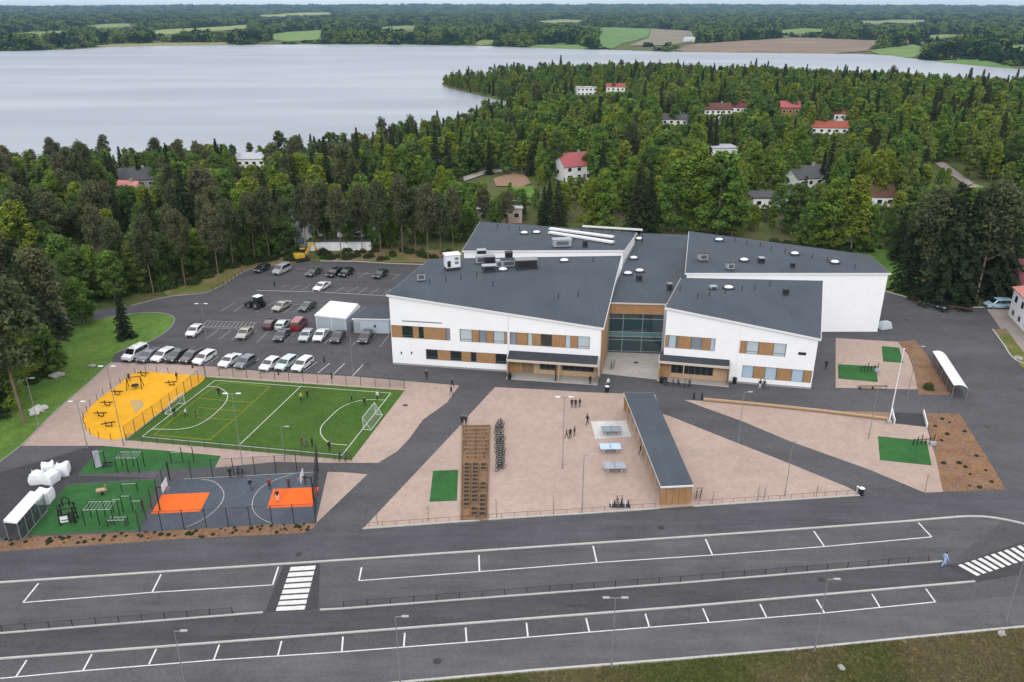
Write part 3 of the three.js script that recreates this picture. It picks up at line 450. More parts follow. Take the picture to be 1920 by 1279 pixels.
{ // car park bays
  const q4 = crop(220, 460, 0.28125), l = (a, b, m) => pl([q4(...a), q4(...b)], 0.11, m || M.paintWorn);
  for (const [a, b] of [[[578, 802], [672, 742]], [[850, 822], [946, 756]], [[1240, 843], [1330, 778]], [[1335, 852], [1416, 786]], [[1437, 862], [1516, 787]], [[1565, 874], [1640, 794]]]) l(a, b, M.paint);
  for (const [a, b] of [[[508, 615], [588, 560]], [[586, 626], [676, 563]], [[676, 630], [756, 567]], [[762, 632], [800, 596]], [[835, 636], [930, 568]], [[927, 650], [1010, 570]], [[1112, 644], [1190, 575]], [[1382, 654], [1420, 620]], [[1470, 656], [1540, 588]], [[1567, 664], [1610, 626]], [[1650, 671], [1722, 596]], [[1752, 676], [1812, 598]]]) l(a, b);
  l([575, 548], [930, 566]); l([1100, 575], [1330, 580]);
  for (let i = 0; i < 13; i++) { const x = 588 + i * 27; l([x - 22, 540 + i * 0.9], [x + 8, 508 + i * 0.7]); }
  l([560, 540], [930, 552]); l([590, 503], [930, 514]);
  for (const [a, b] of [[[690, 440], [788, 378]], [[775, 446], [838, 397]], [[920, 447], [1060, 372]], [[1020, 450], [1080, 412]], [[1110, 452], [1180, 396]], [[1184, 442], [1220, 415]], [[1160, 392], [1220, 392]], [[1320, 400], [1418, 402]], [[1095, 278], [1142, 262]], [[1160, 292], [1222, 262]], [[1228, 298], [1285, 266]], [[1450, 312], [1516, 276]], [[1525, 318], [1610, 276]], [[1605, 321], [1668, 282]], [[1683, 326], [1746, 288]], [[1770, 326], [1824, 292]], [[1606, 217], [1670, 180]], [[1832, 228], [1882, 196]], [[1340, 180], [1450, 152]], [[1570, 186], [1720, 190]], [[1800, 192], [1900, 197]], [[1140, 160], [1260, 155]]]) l(a, b);
}
// ---------------------------------------------------------------- the school
const P3 = (p, h) => V(p.x ?? p[0], h, p.z ?? p[1]);
function planeHit(x, y, A, B, C) { const n = B.clone().sub(A).cross(C.clone().sub(A)), d = ray(x, y), o = V(0, EYE, 0), t = A.clone().sub(o).dot(n) / d.dot(n); return o.add(d.multiplyScalar(t)); }
const grow = (ring, d) => { const c = ring.reduce((s, p) => s.add(p), V()).divideScalar(ring.length); return ring.map((p) => { const v = p.clone().sub(c); v.y = 0; const l = v.length(); return p.clone().add(v.multiplyScalar(d / l)); }); };
function foldedSlab(ring, t, flip) { // four-cornered roof folded along corners 0-2 (or 1-3)
  const hi = ring, lo = ring.map((p) => p.clone().setY(p.y - t)), mb = new MB(), [a, b, c, d] = hi, [e, f, g, h] = lo;
  const tri = (x, y, z) => mb.quad(x, y, z, z);
  if (flip) { tri(b, c, d); tri(b, d, a); tri(f, h, g); tri(f, e, h); } else { tri(a, b, c); tri(a, c, d); tri(e, g, f); tri(e, h, g); }
  for (let i = 0; i < 4; i++) { const j = (i + 1) % 4; mb.quad(lo[i], lo[j], hi[j], hi[i]); } return mb;
}
const UV = (p0, p1, x, y) => { const q = planeHit(x, y, V(p0.x, 0, p0.z), V(p1.x, 0, p1.z), V(p0.x, 5, p0.z)); return [Math.hypot(q.x - p0.x, q.z - p0.z) * Math.sign((q.x - p0.x) * (p1.x - p0.x)), q.y]; };
function wallFrame(p0, p1) { // local axes of a wall seen from outside: u along, v up, w outwards
  const u = V(p1.x - p0.x, 0, p1.z - p0.z).normalize(), w = V(-u.z, 0, u.x); if (w.z < 0) w.negate(); return new THREE.Matrix4().makeBasis(u, V(0, 1, 0), w).setPosition(p0.x, 0, p0.z);
}
const school = thing('school_building', 'white two storey school with dark sloping roofs and timber window panels', 'building', G(1180, 661));
const toSchool = (g, name, mat, parent = school) => { const m = shade(new THREE.Mesh(boxUVkeep(bare(g)), mat)); m.geometry.applyMatrix4(new THREE.Matrix4().makeTranslation(-school.position.x, -school.position.y, -school.position.z)); m.name = name; parent.add(m); return m; };
const GL = { d: M.glassDark, p: M.glassPale, b: M.glassBlue, g: M.glassGrey };
function facade(p0, p1, h0, h1, bands, ct) { // front wall with real openings; bands: { x: [pixel stops], k: kinds, v: [sill, head] }
  const m = wallFrame(p0, p1), L = Math.hypot(p1.x - p0.x, p1.z - p0.z), sh = new THREE.Shape([[0, 0], [L, 0], [L, h1], [0, h0]].map((q) => new THREE.Vector2(...q)));
  const put = (mb, name, mat, parent) => { const g = mb.geometry(); g.applyMatrix4(m); return toSchool(g, name, mat, parent); };
  for (const b of bands) {
    const us = b.x.map((x, i) => clamp(UV(p0, p1, x, lerp(b.y0, b.y1, i / (b.x.length - 1)))[0], 0.06, L - 0.06)), [v0, v1] = b.v;
    sh.holes.push(new THREE.Path([[us[0], v0], [us.at(-1), v0], [us.at(-1), v1], [us[0], v1]].map((q) => new THREE.Vector2(...q))));
    for (let i = 0; i + 1 < us.length; i++) {
      const k = b.k[i], a = us[i], c = us[i + 1], w = c - a, cu = (a + c) / 2, cv = (v0 + v1) / 2, hh = v1 - v0; if (w < 0.05) continue;
      if (k === 'w' || k === 'W') { put(new MB().box(cu, cv, -0.17, w - 0.02, hh - 0.02, 0.16), 'wood_panel', k === 'w' ? M.wood : M.woodGrey); continue; }
      const f = new MB(), t = 0.07; f.box(cu, v0 + t / 2 + 0.01, -0.21, w - 0.02, t, 0.1).box(cu, v1 - t / 2 - 0.01, -0.21, w - 0.02, t, 0.1).box(a + t / 2 + 0.01, cv, -0.21, t, hh - 2 * t - 0.02, 0.1).box(c - t / 2 - 0.01, cv, -0.21, t, hh - 2 * t - 0.02, 0.1);
      if (w > 1.8) f.box(cu, v0 + 0.42, -0.21, w - 2 * t - 0.02, 0.05, 0.08);
      const win = put(f, 'window', M.frame); put(new MB().box(cu, cv, -0.25, w - 2 * t, hh - 2 * t, 0.02), 'pane', GL[k], win);
      put(new MB().box(cu, v0 + 0.03, -0.07, w - 0.04, 0.03, 0.2), 'window_sill', M.trim, win);
    }
  }
  const g = new THREE.ExtrudeGeometry(sh, { depth: 0.3, bevelEnabled: false }); g.translate(0, 0, -0.3); g.applyMatrix4(m); toSchool(g, 'front_wall', M.render); return put;
}
const inner = (p, q, d) => { const m = wallFrame(p, q).elements; return [V(p.x - m[8] * d, 0, p.z - m[10] * d), V(q.x - m[8] * d, 0, q.z - m[10] * d)]; };
function wing(base, heights, flip, front) { // base: four plan corners (front-left, front-right, back-right, back-left)
  const b = base.map((p) => p.clone().setY(0)); let lo = b.map((p) => p.clone()); if (front) { const [i, j] = inner(b[0], b[1], 0.3); lo[0] = i; lo[1] = j; }
  const hi = lo.map((p, k) => p.clone().setY(heights[k] - 0.25)), t = V();
  const body = new MB(), [A, B, C, D] = lo, [a, bb, c, d] = hi; for (let i = 0; i < 4; i++) { const j = (i + 1) % 4; body.quad(lo[i], lo[j], hi[j], hi[i]); }
  toSchool(body.geometry(), 'wall', M.render);
  const ring = grow(b.map((p, k) => p.clone().setY(heights[k] + 0.06)), 0.45);
  toSchool(foldedSlab(ring, 0.34, flip).geometry(), 'fascia', M.trim);
  toSchool(foldedSlab(grow(ring.map((p) => p.clone().setY(p.y + 0.05)), -0.1), 0.07, flip).geometry(), 'roof', M.roof); return ring;
}
const c1 = crop(700, 380, 480 / 1705), c2 = crop(1120, 400, 560 / 1920), xs1 = (l) => l.map((a) => c1(a, 0)[0]), xs2 = (l) => l.map((a) => c2(a, 0)[0]);
// left front wing
const a1 = G(737, 683), a2 = G(1124, 709), a3 = G(1162, 481, 12.4), a4 = G(808, 487, 10), hA = [12.13, 8.55, 12.4, 10];
const ringA = wing([a1, a2, a3, a4], hA, false, true);
const vA = (x, y) => UV(a1, a2, ...c1(x, y))[1];
const v2A = [(vA(112, 897) + vA(1442, 978) + vA(575, 927)) / 3, (vA(150, 815) + vA(1442, 893) + vA(575, 843)) / 3], v1A = [(vA(350, 1048) + vA(890, 1078)) / 2, (vA(350, 975) + vA(890, 1010)) / 2];
const putA = facade(a1, a2, hA[0] - 0.25, hA[1] - 0.25, [
  { x: xs1([113, 190, 263, 300, 335, 480, 512]), y0: c1(0, 855)[1], y1: c1(0, 875)[1], k: 'wdwdwg', v: v2A },
  { x: xs1([575, 657, 702, 753, 798, 875, 893]), y0: c1(0, 885)[1], y1: c1(0, 905)[1], k: 'pwgwpw', v: v2A },
  { x: xs1([908, 955, 1027, 1060, 1115, 1190, 1277, 1315, 1360, 1442]), y0: c1(0, 905)[1], y1: c1(0, 935)[1], k: 'gwpwdwpwp', v: v2A },
  { x: xs1([350, 428, 513, 587, 648, 686, 813, 890]), y0: c1(0, 1010)[1], y1: c1(0, 1045)[1], k: 'dwdwdwd', v: v1A }]);
{
  const LA = Math.hypot(a2.x - a1.x, a2.z - a1.z), u = (x, y) => UV(a1, a2, ...c1(x, y));
  const [uj] = u(900, 850); putA(new MB().box(uj, 5.2, 0.05, 0.09, 9.6, 0.09), 'downpipe', M.trim);
  const [s0, sv] = u(192, 787), [s1] = u(458, 799); putA(new MB().box((s0 + s1) / 2, sv, 0.02, s1 - s0, 0.12, 0.05), 'vent_slot', M.steelDark);
  for (const [x, y] of [[187, 1000], [255, 1000]]) { const [a, v] = u(x, y); putA(new MB().box(a, v, 0.03, 0.2, 0.4, 0.08), 'wall_vent', M.steelDark); }
  putA(new MB().box(LA / 2, 0.15, 0.012, LA - 0.02, 0.3, 0.02), 'plinth', M.stone);
}
// right front wing
const e1 = G(1241, 706), e2 = G(1520, 730), e3 = G(1540, 528, 11.6), e4 = G(1280, 523, 10.6), hE = [11.71, 8.41, 11.6, 10.6];
const ringE = wing([e1, e2, e3, e4], hE, false, true);
const vE = (x, y) => UV(e1, e2, ...c2(x, y))[1];
const v2E = [(vE(410, 852) + vE(755, 885) + vE(912, 905) + vE(1208, 935)) / 4, (vE(410, 770) + vE(760, 802) + vE(915, 820) + vE(1212, 850)) / 4], v1E = [(vE(928, 1050) + vE(1372, 1100)) / 2, (vE(930, 970) + vE(1376, 1018)) / 2];
const putE = facade(e1, e2, hE[0] - 0.25, hE[1] - 0.25, [
  { x: xs2([412, 458, 508, 527, 603, 674, 725, 758]), y0: c2(0, 810)[1], y1: c2(0, 842)[1], k: 'wbWwgwp', v: v2E },
  { x: xs2([915, 957, 1037, 1130, 1212]), y0: c2(0, 862)[1], y1: c2(0, 892)[1], k: 'wpwp', v: v2E },
  { x: xs2([930, 1005, 1076, 1153, 1248, 1326, 1376]), y0: c2(0, 1014)[1], y1: c2(0, 1060)[1], k: 'bwbwbw', v: v1E }]);
{
  const u = (x, y) => UV(e1, e2, ...c2(x, y)), [uj] = u(918, 780), LE = Math.hypot(e2.x - e1.x, e2.z - e1.z); putE(new MB().box(uj, 5, 0.02, 0.05, 9, 0.03), 'joint_strip', M.trim);
  const [s0, sv] = u(1292, 900), [s1] = u(1342, 903); putE(new MB().box((s0 + s1) / 2, sv, 0.04, s1 - s0, 0.42, 0.08), 'wall_vent', M.steelBlack);
  putE(new MB().box(LE / 2, 0.15, 0.012, LE - 0.02, 0.3, 0.02), 'plinth', M.stone);
}
// hall on the right, rear left wing, middle block
const d1 = G(1288, 512, 11.1), d2 = G(1645, 622), d3 = G(1626, 479, 8.6), d4 = G(1295, 435, 12.4), hD = [11.1, 11.1, 8.6, 12.4];
const ringD = wing([d1, d2, d3, d4], hD, true, false);
const b1 = G(870, 470, 11.4), b2 = G(1168, 469, 11.4), b3 = G(1191, 437, 11), b4 = G(902, 417, 10.2), hB = [11.4, 11.4, 11, 10.2];
const ringB = wing([b1, b2, b3, b4], hB, false, false);
const cL = G(1138, 660), cR = G(1241, 663), cW = [V(cL.x + 0.15, 0, cL.z), V(cR.x - 0.1, 0, cR.z), V(31, 0, -132), V(38.2, 0, -167), V(27.9, 0, -168.5), V(20.5, 0, -143)];
{
  const h = 9; toSchool(new MB().block(cW.map((p) => p.clone().setY(0.0).add(V(0, 0, p.z > -126 ? -0.5 : 0))), cW.map((p) => p.clone().setY(h - 0.2).add(V(0, 0, p.z > -126 ? -0.5 : 0)))).geometry(), 'wall', M.render);
  const rr = cW.map((p) => p.clone().add(V(0, 0, p.z > -126 ? 0.35 : 0)));
  toSchool(new MB().block(rr.map((p) => p.clone().setY(h - 0.2)), rr.map((p) => p.clone().setY(h + 0.05))).geometry(), 'fascia', M.trimBeige);
  const r2 = rr.map((p) => p.clone().add(V(0, 0, p.z > -126 ? -0.12 : 0)));
  toSchool(new MB().block(r2.map((p) => p.clone().setY(h + 0.05)), r2.map((p) => p.clone().setY(h + 0.1))).geometry(), 'roof', M.roof);
  // glass entrance front
  const m = wallFrame(cL, cR), L = Math.hypot(cR.x - cL.x, cR.z - cL.z), put = (mb, n, mat, par) => { const g = mb.geometry(); g.applyMatrix4(m); return toSchool(g, n, mat, par); };
  const vv = (y) => UV(cL, cR, 1190, c2(0, y)[1])[1], uu = (x) => UV(cL, cR, c2(x, 0)[0], 625)[0], top = vv(648);
  put(new MB().box(L / 2, (top + h - 0.2) / 2, -0.08, L - 0.3, h - 0.22 - top, 0.2), 'wood_fascia', M.wood);
  const us = [0.12, uu(163), uu(288), L - 0.12], vs = [0.15, vv(818), vv(797), vv(768), vv(682), top - 0.05];
  for (let i = 0; i < 3; i++) for (let j = 0; j < 5; j++) put(new MB().box((us[i] + us[i + 1]) / 2, (vs[j] + vs[j + 1]) / 2, -0.3, us[i + 1] - us[i] - 0.08, vs[j + 1] - vs[j] - 0.06, 0.03), 'glass_pane', j === 2 ? M.glassTealPale : M.glassTeal);
  for (const x of us) put(new MB().box(x, top / 2, -0.24, 0.08, top, 0.14), 'mullion', M.greyMetal);
  for (const y of vs) put(new MB().box(L / 2, y, -0.24, L - 0.2, 0.06, 0.1), 'transom', M.greyMetal);
  // timber fins along the side of the left wing
  const ms = wallFrame(a2, a3), n = ms.elements; const sideDir = V(a3.x - a2.x, 0, a3.z - a2.z).normalize(), out = V(-sideDir.z, 0, sideDir.x); if (out.x < 0) out.negate();
  for (let i = 0; i < 7; i++) { const s = 0.5 + i * 1.45, p = a2.clone().add(sideDir.clone().multiplyScalar(s)).add(out.clone().multiplyScalar(0.08)); toSchool(new MB().box(p.x, 4.15, p.z, 0.14, 8.1, 1.3, Math.atan2(sideDir.x, sideDir.z)).geometry(), 'wood_cladding_board', i % 3 ? M.woodPale : M.wood); }
}
function canopy(p0, p1, f0, f1, hf, hb, put, bits) { // flat porch roof on posts in front of a wall
  const F0 = G(...f0), F1 = G(...f1), m = wallFrame(p0, p1), inv = m.clone().invert(), A = F0.clone().applyMatrix4(inv), B = F1.clone().applyMatrix4(inv), u0 = A.x, u1 = B.x, d = (A.z + B.z) / 2, W = u1 - u0, cu = (u0 + u1) / 2;
  const rf = (t0, t1, ex) => new MB().block([V(u0 - ex, hb - t0, 0.02), V(u0 - ex, hf - t0, d + ex), V(u1 + ex, hf - t0, d + ex), V(u1 + ex, hb - t0, 0.02)], [V(u0 - ex, hb + t1, 0.02), V(u0 - ex, hf + t1, d + ex), V(u1 + ex, hf + t1, d + ex), V(u1 + ex, hb + t1, 0.02)]);
  const c = put(rf(0.34, 0, 0.05), 'canopy', M.trimBeige); put(rf(-0.003, 0.05, -0.06), 'canopy_roof', M.roofDark, c);
  put(new MB().box(u0 + 0.08, hf / 2 - 0.17, d / 2, 0.14, hf - 0.36, d - 0.1), 'end_wall', M.woodPale, c); put(new MB().box(u1 - 0.08, hf / 2 - 0.17, d / 2, 0.14, hf - 0.36, d - 0.1), 'end_wall', M.woodGrey, c);
  put(new MB().box(cu, 0.05, d / 2 + 0.15, W + 0.2, 0.1, d + 0.3), 'porch_slab', M.concrete, c);
  for (const [t, w, mat] of bits.posts) put(new MB().box(lerp(u0, u1, t), hf / 2 - 0.15, d - 0.15, w, hf - 0.5, 0.2), 'post', mat, c);
  put(new MB().box(cu, 1.5, 0.07, W - 0.4, 2.75, 0.1), 'back_cladding', M.woodPale, c);
  for (const [t0, t1, y0, y1, mat, n] of bits.back) { const a = lerp(u0, u1, t0), b = lerp(u0, u1, t1); const f = put(new MB().box((a + b) / 2, (y0 + y1) / 2, 0.14, b - a, y1 - y0, 0.06), n, mat === M.glassDark ? M.frame : mat, c); if (mat === M.glassDark) { /* panes sit proud of their frame */ const k = Math.max(1, Math.round((b - a) / 0.95)); for (let i = 0; i < k; i++) { const w = (b - a) / k; const g = new MB().box(a + w * (i + 0.5), (y0 + y1) / 2, 0.185, w - 0.1, y1 - y0 - 0.12, 0.02).geometry(); g.applyMatrix4(m); toSchool(g, 'pane', M.glassDark, f); } } }
  return [m, u0, u1, d];
}
const canA = canopy(a1, a2, [950, 710], [1119, 721], 3.3, 3.75, putA, { posts: [[0.545, 0.22, M.steelDark], [0.58, 0.16, M.woodPale]], back: [[0.03, 0.13, 0.2, 2.6, M.wood, 'wood_panel'], [0.14, 0.28, 0.2, 2.5, M.woodGrey, 'door'], [0.35, 0.53, 0.9, 2.5, M.glassDark, 'window'], [0.6, 0.95, 1.0, 2.45, M.glassDark, 'window']] });
const canE = canopy(e1, e2, [1233, 711], [1365, 727], 3.3, 3.75, putE, { posts: [[0.36, 0.16, M.woodPale]], back: [[0.03, 0.17, 0.2, 2.6, M.wood, 'wood_panel'], [0.18, 0.78, 0.9, 2.5, M.glassDark, 'window'], [0.79, 0.94, 0.2, 2.6, M.woodPale, 'door']] });
// things standing on the roofs
const roofHit = (ring, flip) => (x, y) => { const [a, b, c, d] = ring.map((p) => p.clone().setY(p.y + 0.05)); const t = flip ? [[b, c, d], [b, d, a]] : [[a, b, c], [a, c, d]]; let best; for (const q of t) { const h = planeHit(x, y, ...q), T = new THREE.Triangle(...q); if (T.containsPoint(T.closestPointToPoint(h, V()))) { const e = T.closestPointToPoint(h, V()).distanceTo(h); if (!best || e < best[0]) best = [e, h]; } } return best[1]; };
const onA = roofHit(ringA, false), onB = roofHit(ringB, false), onD = roofHit(ringD, true), onE = roofHit(ringE, false), onC = (x, y) => G(x, y, 9.1);
function roofUnit(p, w, h, d, mat, label, top) {
  w *= 0.82; h *= 0.78; d *= 0.82; if (top === M.whiteMetal) top = M.lampGrey;
  const t = thing('rooftop_unit', label, 'ventilation unit', p, 0.15, 'ventilation units on the school roofs');
  new MB().box(0, 0.02, 0, w * 0.9, 0.5, d * 0.9).build('base', M.roofDark, t); new MB().rbox(0, 0.27 + h / 2, 0, w, h, d, 0.04).build('casing', mat, t);
  const lv = new MB(); for (let i = 0; i < 6; i++) lv.box(0, 0.27 + h * (0.25 + i * 0.1), d / 2 + 0.02, w * 0.7, h * 0.05, 0.04, 0, 0.4); lv.build('louvre', M.steelDark, t);
  new MB().box(0, 0.31 + h, 0, w * 1.08, 0.08, d * 1.08).build('lid', top || mat, t);
}
const U1 = 'ventilation unit with louvred side among the plant on the left wing roof';
for (const [x, y, w, h, d, m, top, l] of [[903, 484, 2, 1.7, 1.6, M.steelDark, M.greyMetal, 'dark ventilation unit at the back edge of the left wing roof'], [902, 494, 2.3, 1.5, 1.8, M.greyMetal, null, 'grey square ventilation unit in front of the dark one'], [918, 497, 2.2, 1.8, 1.8, M.steelDark, M.whiteMetal, 'dark ventilation unit with white lid on the left wing roof'], [917, 510, 2.8, 1.2, 1.6, M.roofDark, M.greyMetal, 'low dark ventilation unit before the plant row'], [954, 486, 1.6, 1.4, 1.4, M.steelDark, null, 'small dark ventilation unit behind the plant row'], [937, 502, 1.6, 1.4, 1.4, M.greyMetal, null, 'narrow grey ventilation unit in the plant row'], [953, 501, 3.2, 1.5, 1.4, M.greyMetal, M.roofDark, 'wide grey ventilation unit in the plant row'], [986, 504, 4.4, 1.9, 2.2, M.steelDark, M.whiteMetal, 'long dark ventilation unit with broad white lid'], [790, 527, 1.6, 1.5, 1.3, M.greyMetal, M.steelDark, 'grey ventilation unit alone on the tip of the left wing roof']]) roofUnit(onA(x, y), w, h, d, m, l, top);
for (const [x, y, w, h, d, m, top, l, on] of [[1317, 489, 1.9, 1.5, 1.5, M.greyMetal, M.steelDark, 'square ventilation unit with dark cowl on the hall roof', onD], [1368, 506, 1.5, 1.4, 1.3, M.greyMetal, M.steelDark, 'tall ventilation unit with dark cowl near the hall eave', onD], [1427, 493, 1.2, 0.9, 1.2, M.steelDark, M.greyMetal, 'low dark ventilation unit in the middle of the hall roof', onD], [1486, 502, 0.8, 0.7, 0.8, M.steelDark, null, 'small dark ventilation unit right of the low one on the hall roof', onD], [1473, 553, 0.9, 0.9, 0.9, M.steelDark, null, 'small dark ventilation unit on the right front wing', onE], [1337, 543, 1.3, 0.4, 1, M.greyMetal, null, 'flat grey ventilation unit on the right front wing', onE], [1198, 527, 1.2, 1.0, 1.0, M.roofDark, null, 'dark tapered ventilation unit on the middle flat roof', onC], [1255, 545, 1.0, 1.3, 1.0, M.roofDark, M.whiteMetal, 'dark ventilation unit with pale lid beside the right wing', onC], [1053, 463, 4.2, 1.7, 2, M.greyMetal, null, 'wide grey plant housing on the rear left roof', onB], [1097, 464, 1, 1.3, 1, M.steelDark, null, 'small dark ventilation unit on the rear left roof', onB]]) roofUnit(on(x, y), w, h, d, m, l, top);
{ // white air handler on the left wing
  const t = thing('air_handler', 'white boxy air handler on a dark frame on the left wing roof', 'ventilation unit', onA(848, 506), 0.35);
  new MB().rbox(0, 1.75, 0, 2.6, 2.3, 1.8, 0.12).build('casing', M.whiteMetal, t); new MB().box(0, 2.95, 0, 2.9, 0.12, 2).build('lid', M.whiteMetal, t);
  const f = new MB(); for (const sx of [-1, 1]) for (const sz of [-1, 1]) f.box(sx * 1.1, 0.25, sz * 0.75, 0.12, 0.75, 0.12); f.box(0, 0.58, 0, 2.7, 0.1, 1.9).build('frame', M.steelDark, t);
  for (const y of [1.5, 2.25]) new MB().box(0.6, y, 0.91, 0.7, 0.5, 0.05).build('hatch', M.glassGrey, t); new MB().box(-0.8, 1.4, 0.93, 0.6, 1.1, 0.1).build('grille', M.steelDark, t);
}
const domeG = new THREE.SphereGeometry(0.75, 14, 6, 0, 6.284, 0, Math.PI / 2); domeG.scale(1, 0.42, 0.8); domeG.translate(0, 0.32, 0);
const dome0 = (() => { const t = thing('roof_hatch', 'white domed roof hatch on the middle flat roof', 'roof hatch', onC(1188, 486), 0.1, 'domed roof hatches'); part('dome', domeG, M.whiteMetal, t); new MB().box(0, 0.11, 0, 1.6, 0.42, 1.3).build('upstand', M.roofDark, t); return t; })();
for (const [x, y, on, l] of [[1177, 515, onC], [1199, 510, onC], [1198, 450, onC], [1395, 490, onD, 'white domed roof hatch on the hall roof'], [1490, 478, onD, 'white domed roof hatch on the hall roof'], [1565, 494, onD, 'white domed roof hatch on the hall roof'], [1348, 452, onD, 'white domed roof hatch on the hall roof'], [983, 439, onB, 'white domed roof hatch on the rear left roof'], [1006, 438, onB, 'white domed roof hatch on the rear left roof'], [943, 508, onA, 'white domed roof hatch on the left wing roof'], [1058, 491, onA, 'white domed roof hatch on the left wing roof'], [1366, 542, onE, 'white domed roof hatch on the right front wing']]) { const c = copyOf(dome0, 'roof_hatch', l); c.position.copy(on(x, y)); }
const anchor0 = (() => { const t = thing('roof_anchor', 'black safety anchor post on the left wing roof', 'roof anchor', onA(864, 524), 0, 'safety anchor posts on the roofs'); new MB().tube([0, 0, 0], [0, 0.75, 0], 0.055).build('post', M.steelBlack, t); new MB().tube([0, 0.7, 0], [0, 0.8, 0], 0.1).build('eye', M.steelBlack, t); new MB().tube([0, -0.06, 0], [0, 0.05, 0], 0.16).build('foot', M.steelDark, t); return t; })();
for (const [x, y, on, l] of [[836, 529, onA], [806, 533, onA], [894, 519, onA], [1007, 506, onA], [1112, 490, onA], [1047, 559, onA], [1084, 555, onA], [924, 536, onA], ...[[1308, 560], [1330, 555], [1360, 550], [1391, 545], [1415, 542], [1443, 536], [1275, 545]].map((q) => [...q, onE, 'black safety anchor post on the right front wing']), ...[[1378, 452], [1400, 458], [1425, 463], [1446, 470], [1472, 474], [1523, 484], [1551, 490], [1603, 503]].map((q) => [...q, onD, 'black safety anchor post on the hall roof']), ...[[933, 427], [954, 430], [974, 432], [1076, 455], [1093, 460]].map((q) => [...q, onB, 'black safety anchor post on the rear left roof'])]) { const c = copyOf(anchor0, 'roof_anchor', l); c.position.copy(on(x, y)); }
for (const [a, b, l] of [[[1031, 432], [1150, 448], 'long white air duct lying across the rear left roof, the back one'], [[1030, 439], [1150, 458], 'long white air duct lying across the rear left roof, the front one']]) {
  const p = onB(...a), q = onB(...b), o = thing('roof_duct', l, 'duct', p), d = q.clone().sub(p), n = 6;
  for (let i = 0; i < n; i++) { const s = d.clone().multiplyScalar(i / n), e = d.clone().multiplyScalar((i + 0.985) / n); new MB().bar(V(s.x, s.y + 0.4, s.z), V(e.x, e.y + 0.4, e.z), 1.05, 0.34).build('duct_section', M.trim, o); }
  for (let i = 0; i <= 3; i++) { const s = d.clone().multiplyScalar(i / 3 * 0.98 + 0.01); new MB().box(s.x, s.y + 0.1, s.z, 0.2, 0.3, 1.3).build('support', M.steelDark, o); }
}
{ const o = thing('roof_railing', 'long pale railing along the back edge of the roof', 'railing', V(14, 9.0, -168)), p = G(1092, 424, 12), q = G(1205, 431, 12); const r = p.clone().sub(o.position), s = q.clone().sub(o.position); new MB().bar(r, s, 0.25, 0.35).build('rail', M.trim, o); for (let i = 0; i <= 6; i++) { const e = r.clone().lerp(s, i / 6); new MB().bar([e.x, -1.0, e.z], [e.x, e.y, e.z], 0.14).build('post', M.steelDark, o); } }
// ---------------------------------------------------------------- long shelter, tables, huts
const gxz = (x, y) => G(x, y);
{
  const f0 = G(1236, 947), f1 = G(1295, 944), h = 2.72, k0 = G(1171, 738, 2.75), k1 = G(1225, 738, 2.75), b0 = V(k0.x, 0, k0.z), b1s = V(k1.x, 0, k1.z), o = thing('yard_shelter', 'long open shelter with grey felt roof and timber end wall in the tan yard', 'shelter', f0);
  const W = (mb, n, m, p = o) => mb.build(n, m, p, true), ring = grow([f0, f1, b1s, b0], 0.35);
  W(new MB().block(ring.map((p) => p.clone().setY(h - 0.2)), ring.map((p) => p.clone().setY(h))), 'roof_edge', M.trim); W(new MB().block(grow(ring, -0.12).map((p) => p.clone().setY(h)), grow(ring, -0.12).map((p) => p.clone().setY(h + 0.05))), 'roof', M.roof);
  const wallBlock = (p, q, t, y0, y1) => { const u = q.clone().sub(p).normalize(), n = V(-u.z, 0, u.x).multiplyScalar(t / 2); return new MB().block([p.clone().add(n), q.clone().add(n), q.clone().sub(n), p.clone().sub(n)].map((v) => v.setY(y0)), [p.clone().add(n), q.clone().add(n), q.clone().sub(n), p.clone().sub(n)].map((v) => v.clone().setY(y1))); };
  for (let i = 0; i < 5; i++) W(wallBlock(f0.clone().lerp(f1, i / 5 + 0.004), f0.clone().lerp(f1, (i + 1) / 5 - 0.004), 0.14, 0, h - 0.2), 'end_board', M.wood);
  for (let i = 0; i < 9; i++) W(wallBlock(f1.clone().lerp(b1s, i / 9 + 0.012), f1.clone().lerp(b1s, (i + 1) / 9), 0.12, 0.05, h - 0.2), 'back_board', i % 2 ? M.wood : M.woodGrey);
  W(wallBlock(b0, b1s, 0.12, 0, h - 0.2), 'end_wall', M.wood);
  for (let i = 1; i < 9; i++) { const p = f0.clone().lerp(b0, i / 9); W(new MB().box(p.x, h / 2 - 0.1, p.z, 0.12, h - 0.2, 0.12), 'post', M.woodPale); }
  for (let i = 0; i < 4; i++) { const p = f1.clone().lerp(b1s, 0.15 + i * 0.22).add(V(-0.75, 0, 0)), q = p.clone().lerp(b1s.clone().add(V(-0.75, 0, 0)), 0.14); W(wallBlock(p, q, 0.42, 0.4, 0.46), 'bench', M.woodPale); W(wallBlock(p.clone().lerp(q, 0.1), p.clone().lerp(q, 0.16), 0.36, 0, 0.4), 'bench_leg', M.steelDark); W(wallBlock(p.clone().lerp(q, 0.84), p.clone().lerp(q, 0.9), 0.36, 0, 0.4), 'bench_leg', M.steelDark); }
}
function pingPong(x, y, mat, label, turn) {
  const t = thing('ping_pong_table', label, 'table', G(x, y), turn, 'ping pong tables in the yard');
  new MB().rbox(0, 0.73, 0, 2.74, 0.09, 1.52, 0.03).build('table_top', mat, t); for (const s of [-1, 1]) new MB().rbox(s * 0.85, 0.35, 0, 0.32, 0.68, 1.1, 0.03).build('leg', M.concrete, t);
  new MB().box(0, 0.85, 0, 0.03, 0.15, 1.6).build('net', M.galv, t); new MB().box(0, 0.776, 0, 2.7, 0.004, 0.03).build('centre_line', M.paint, t);
}
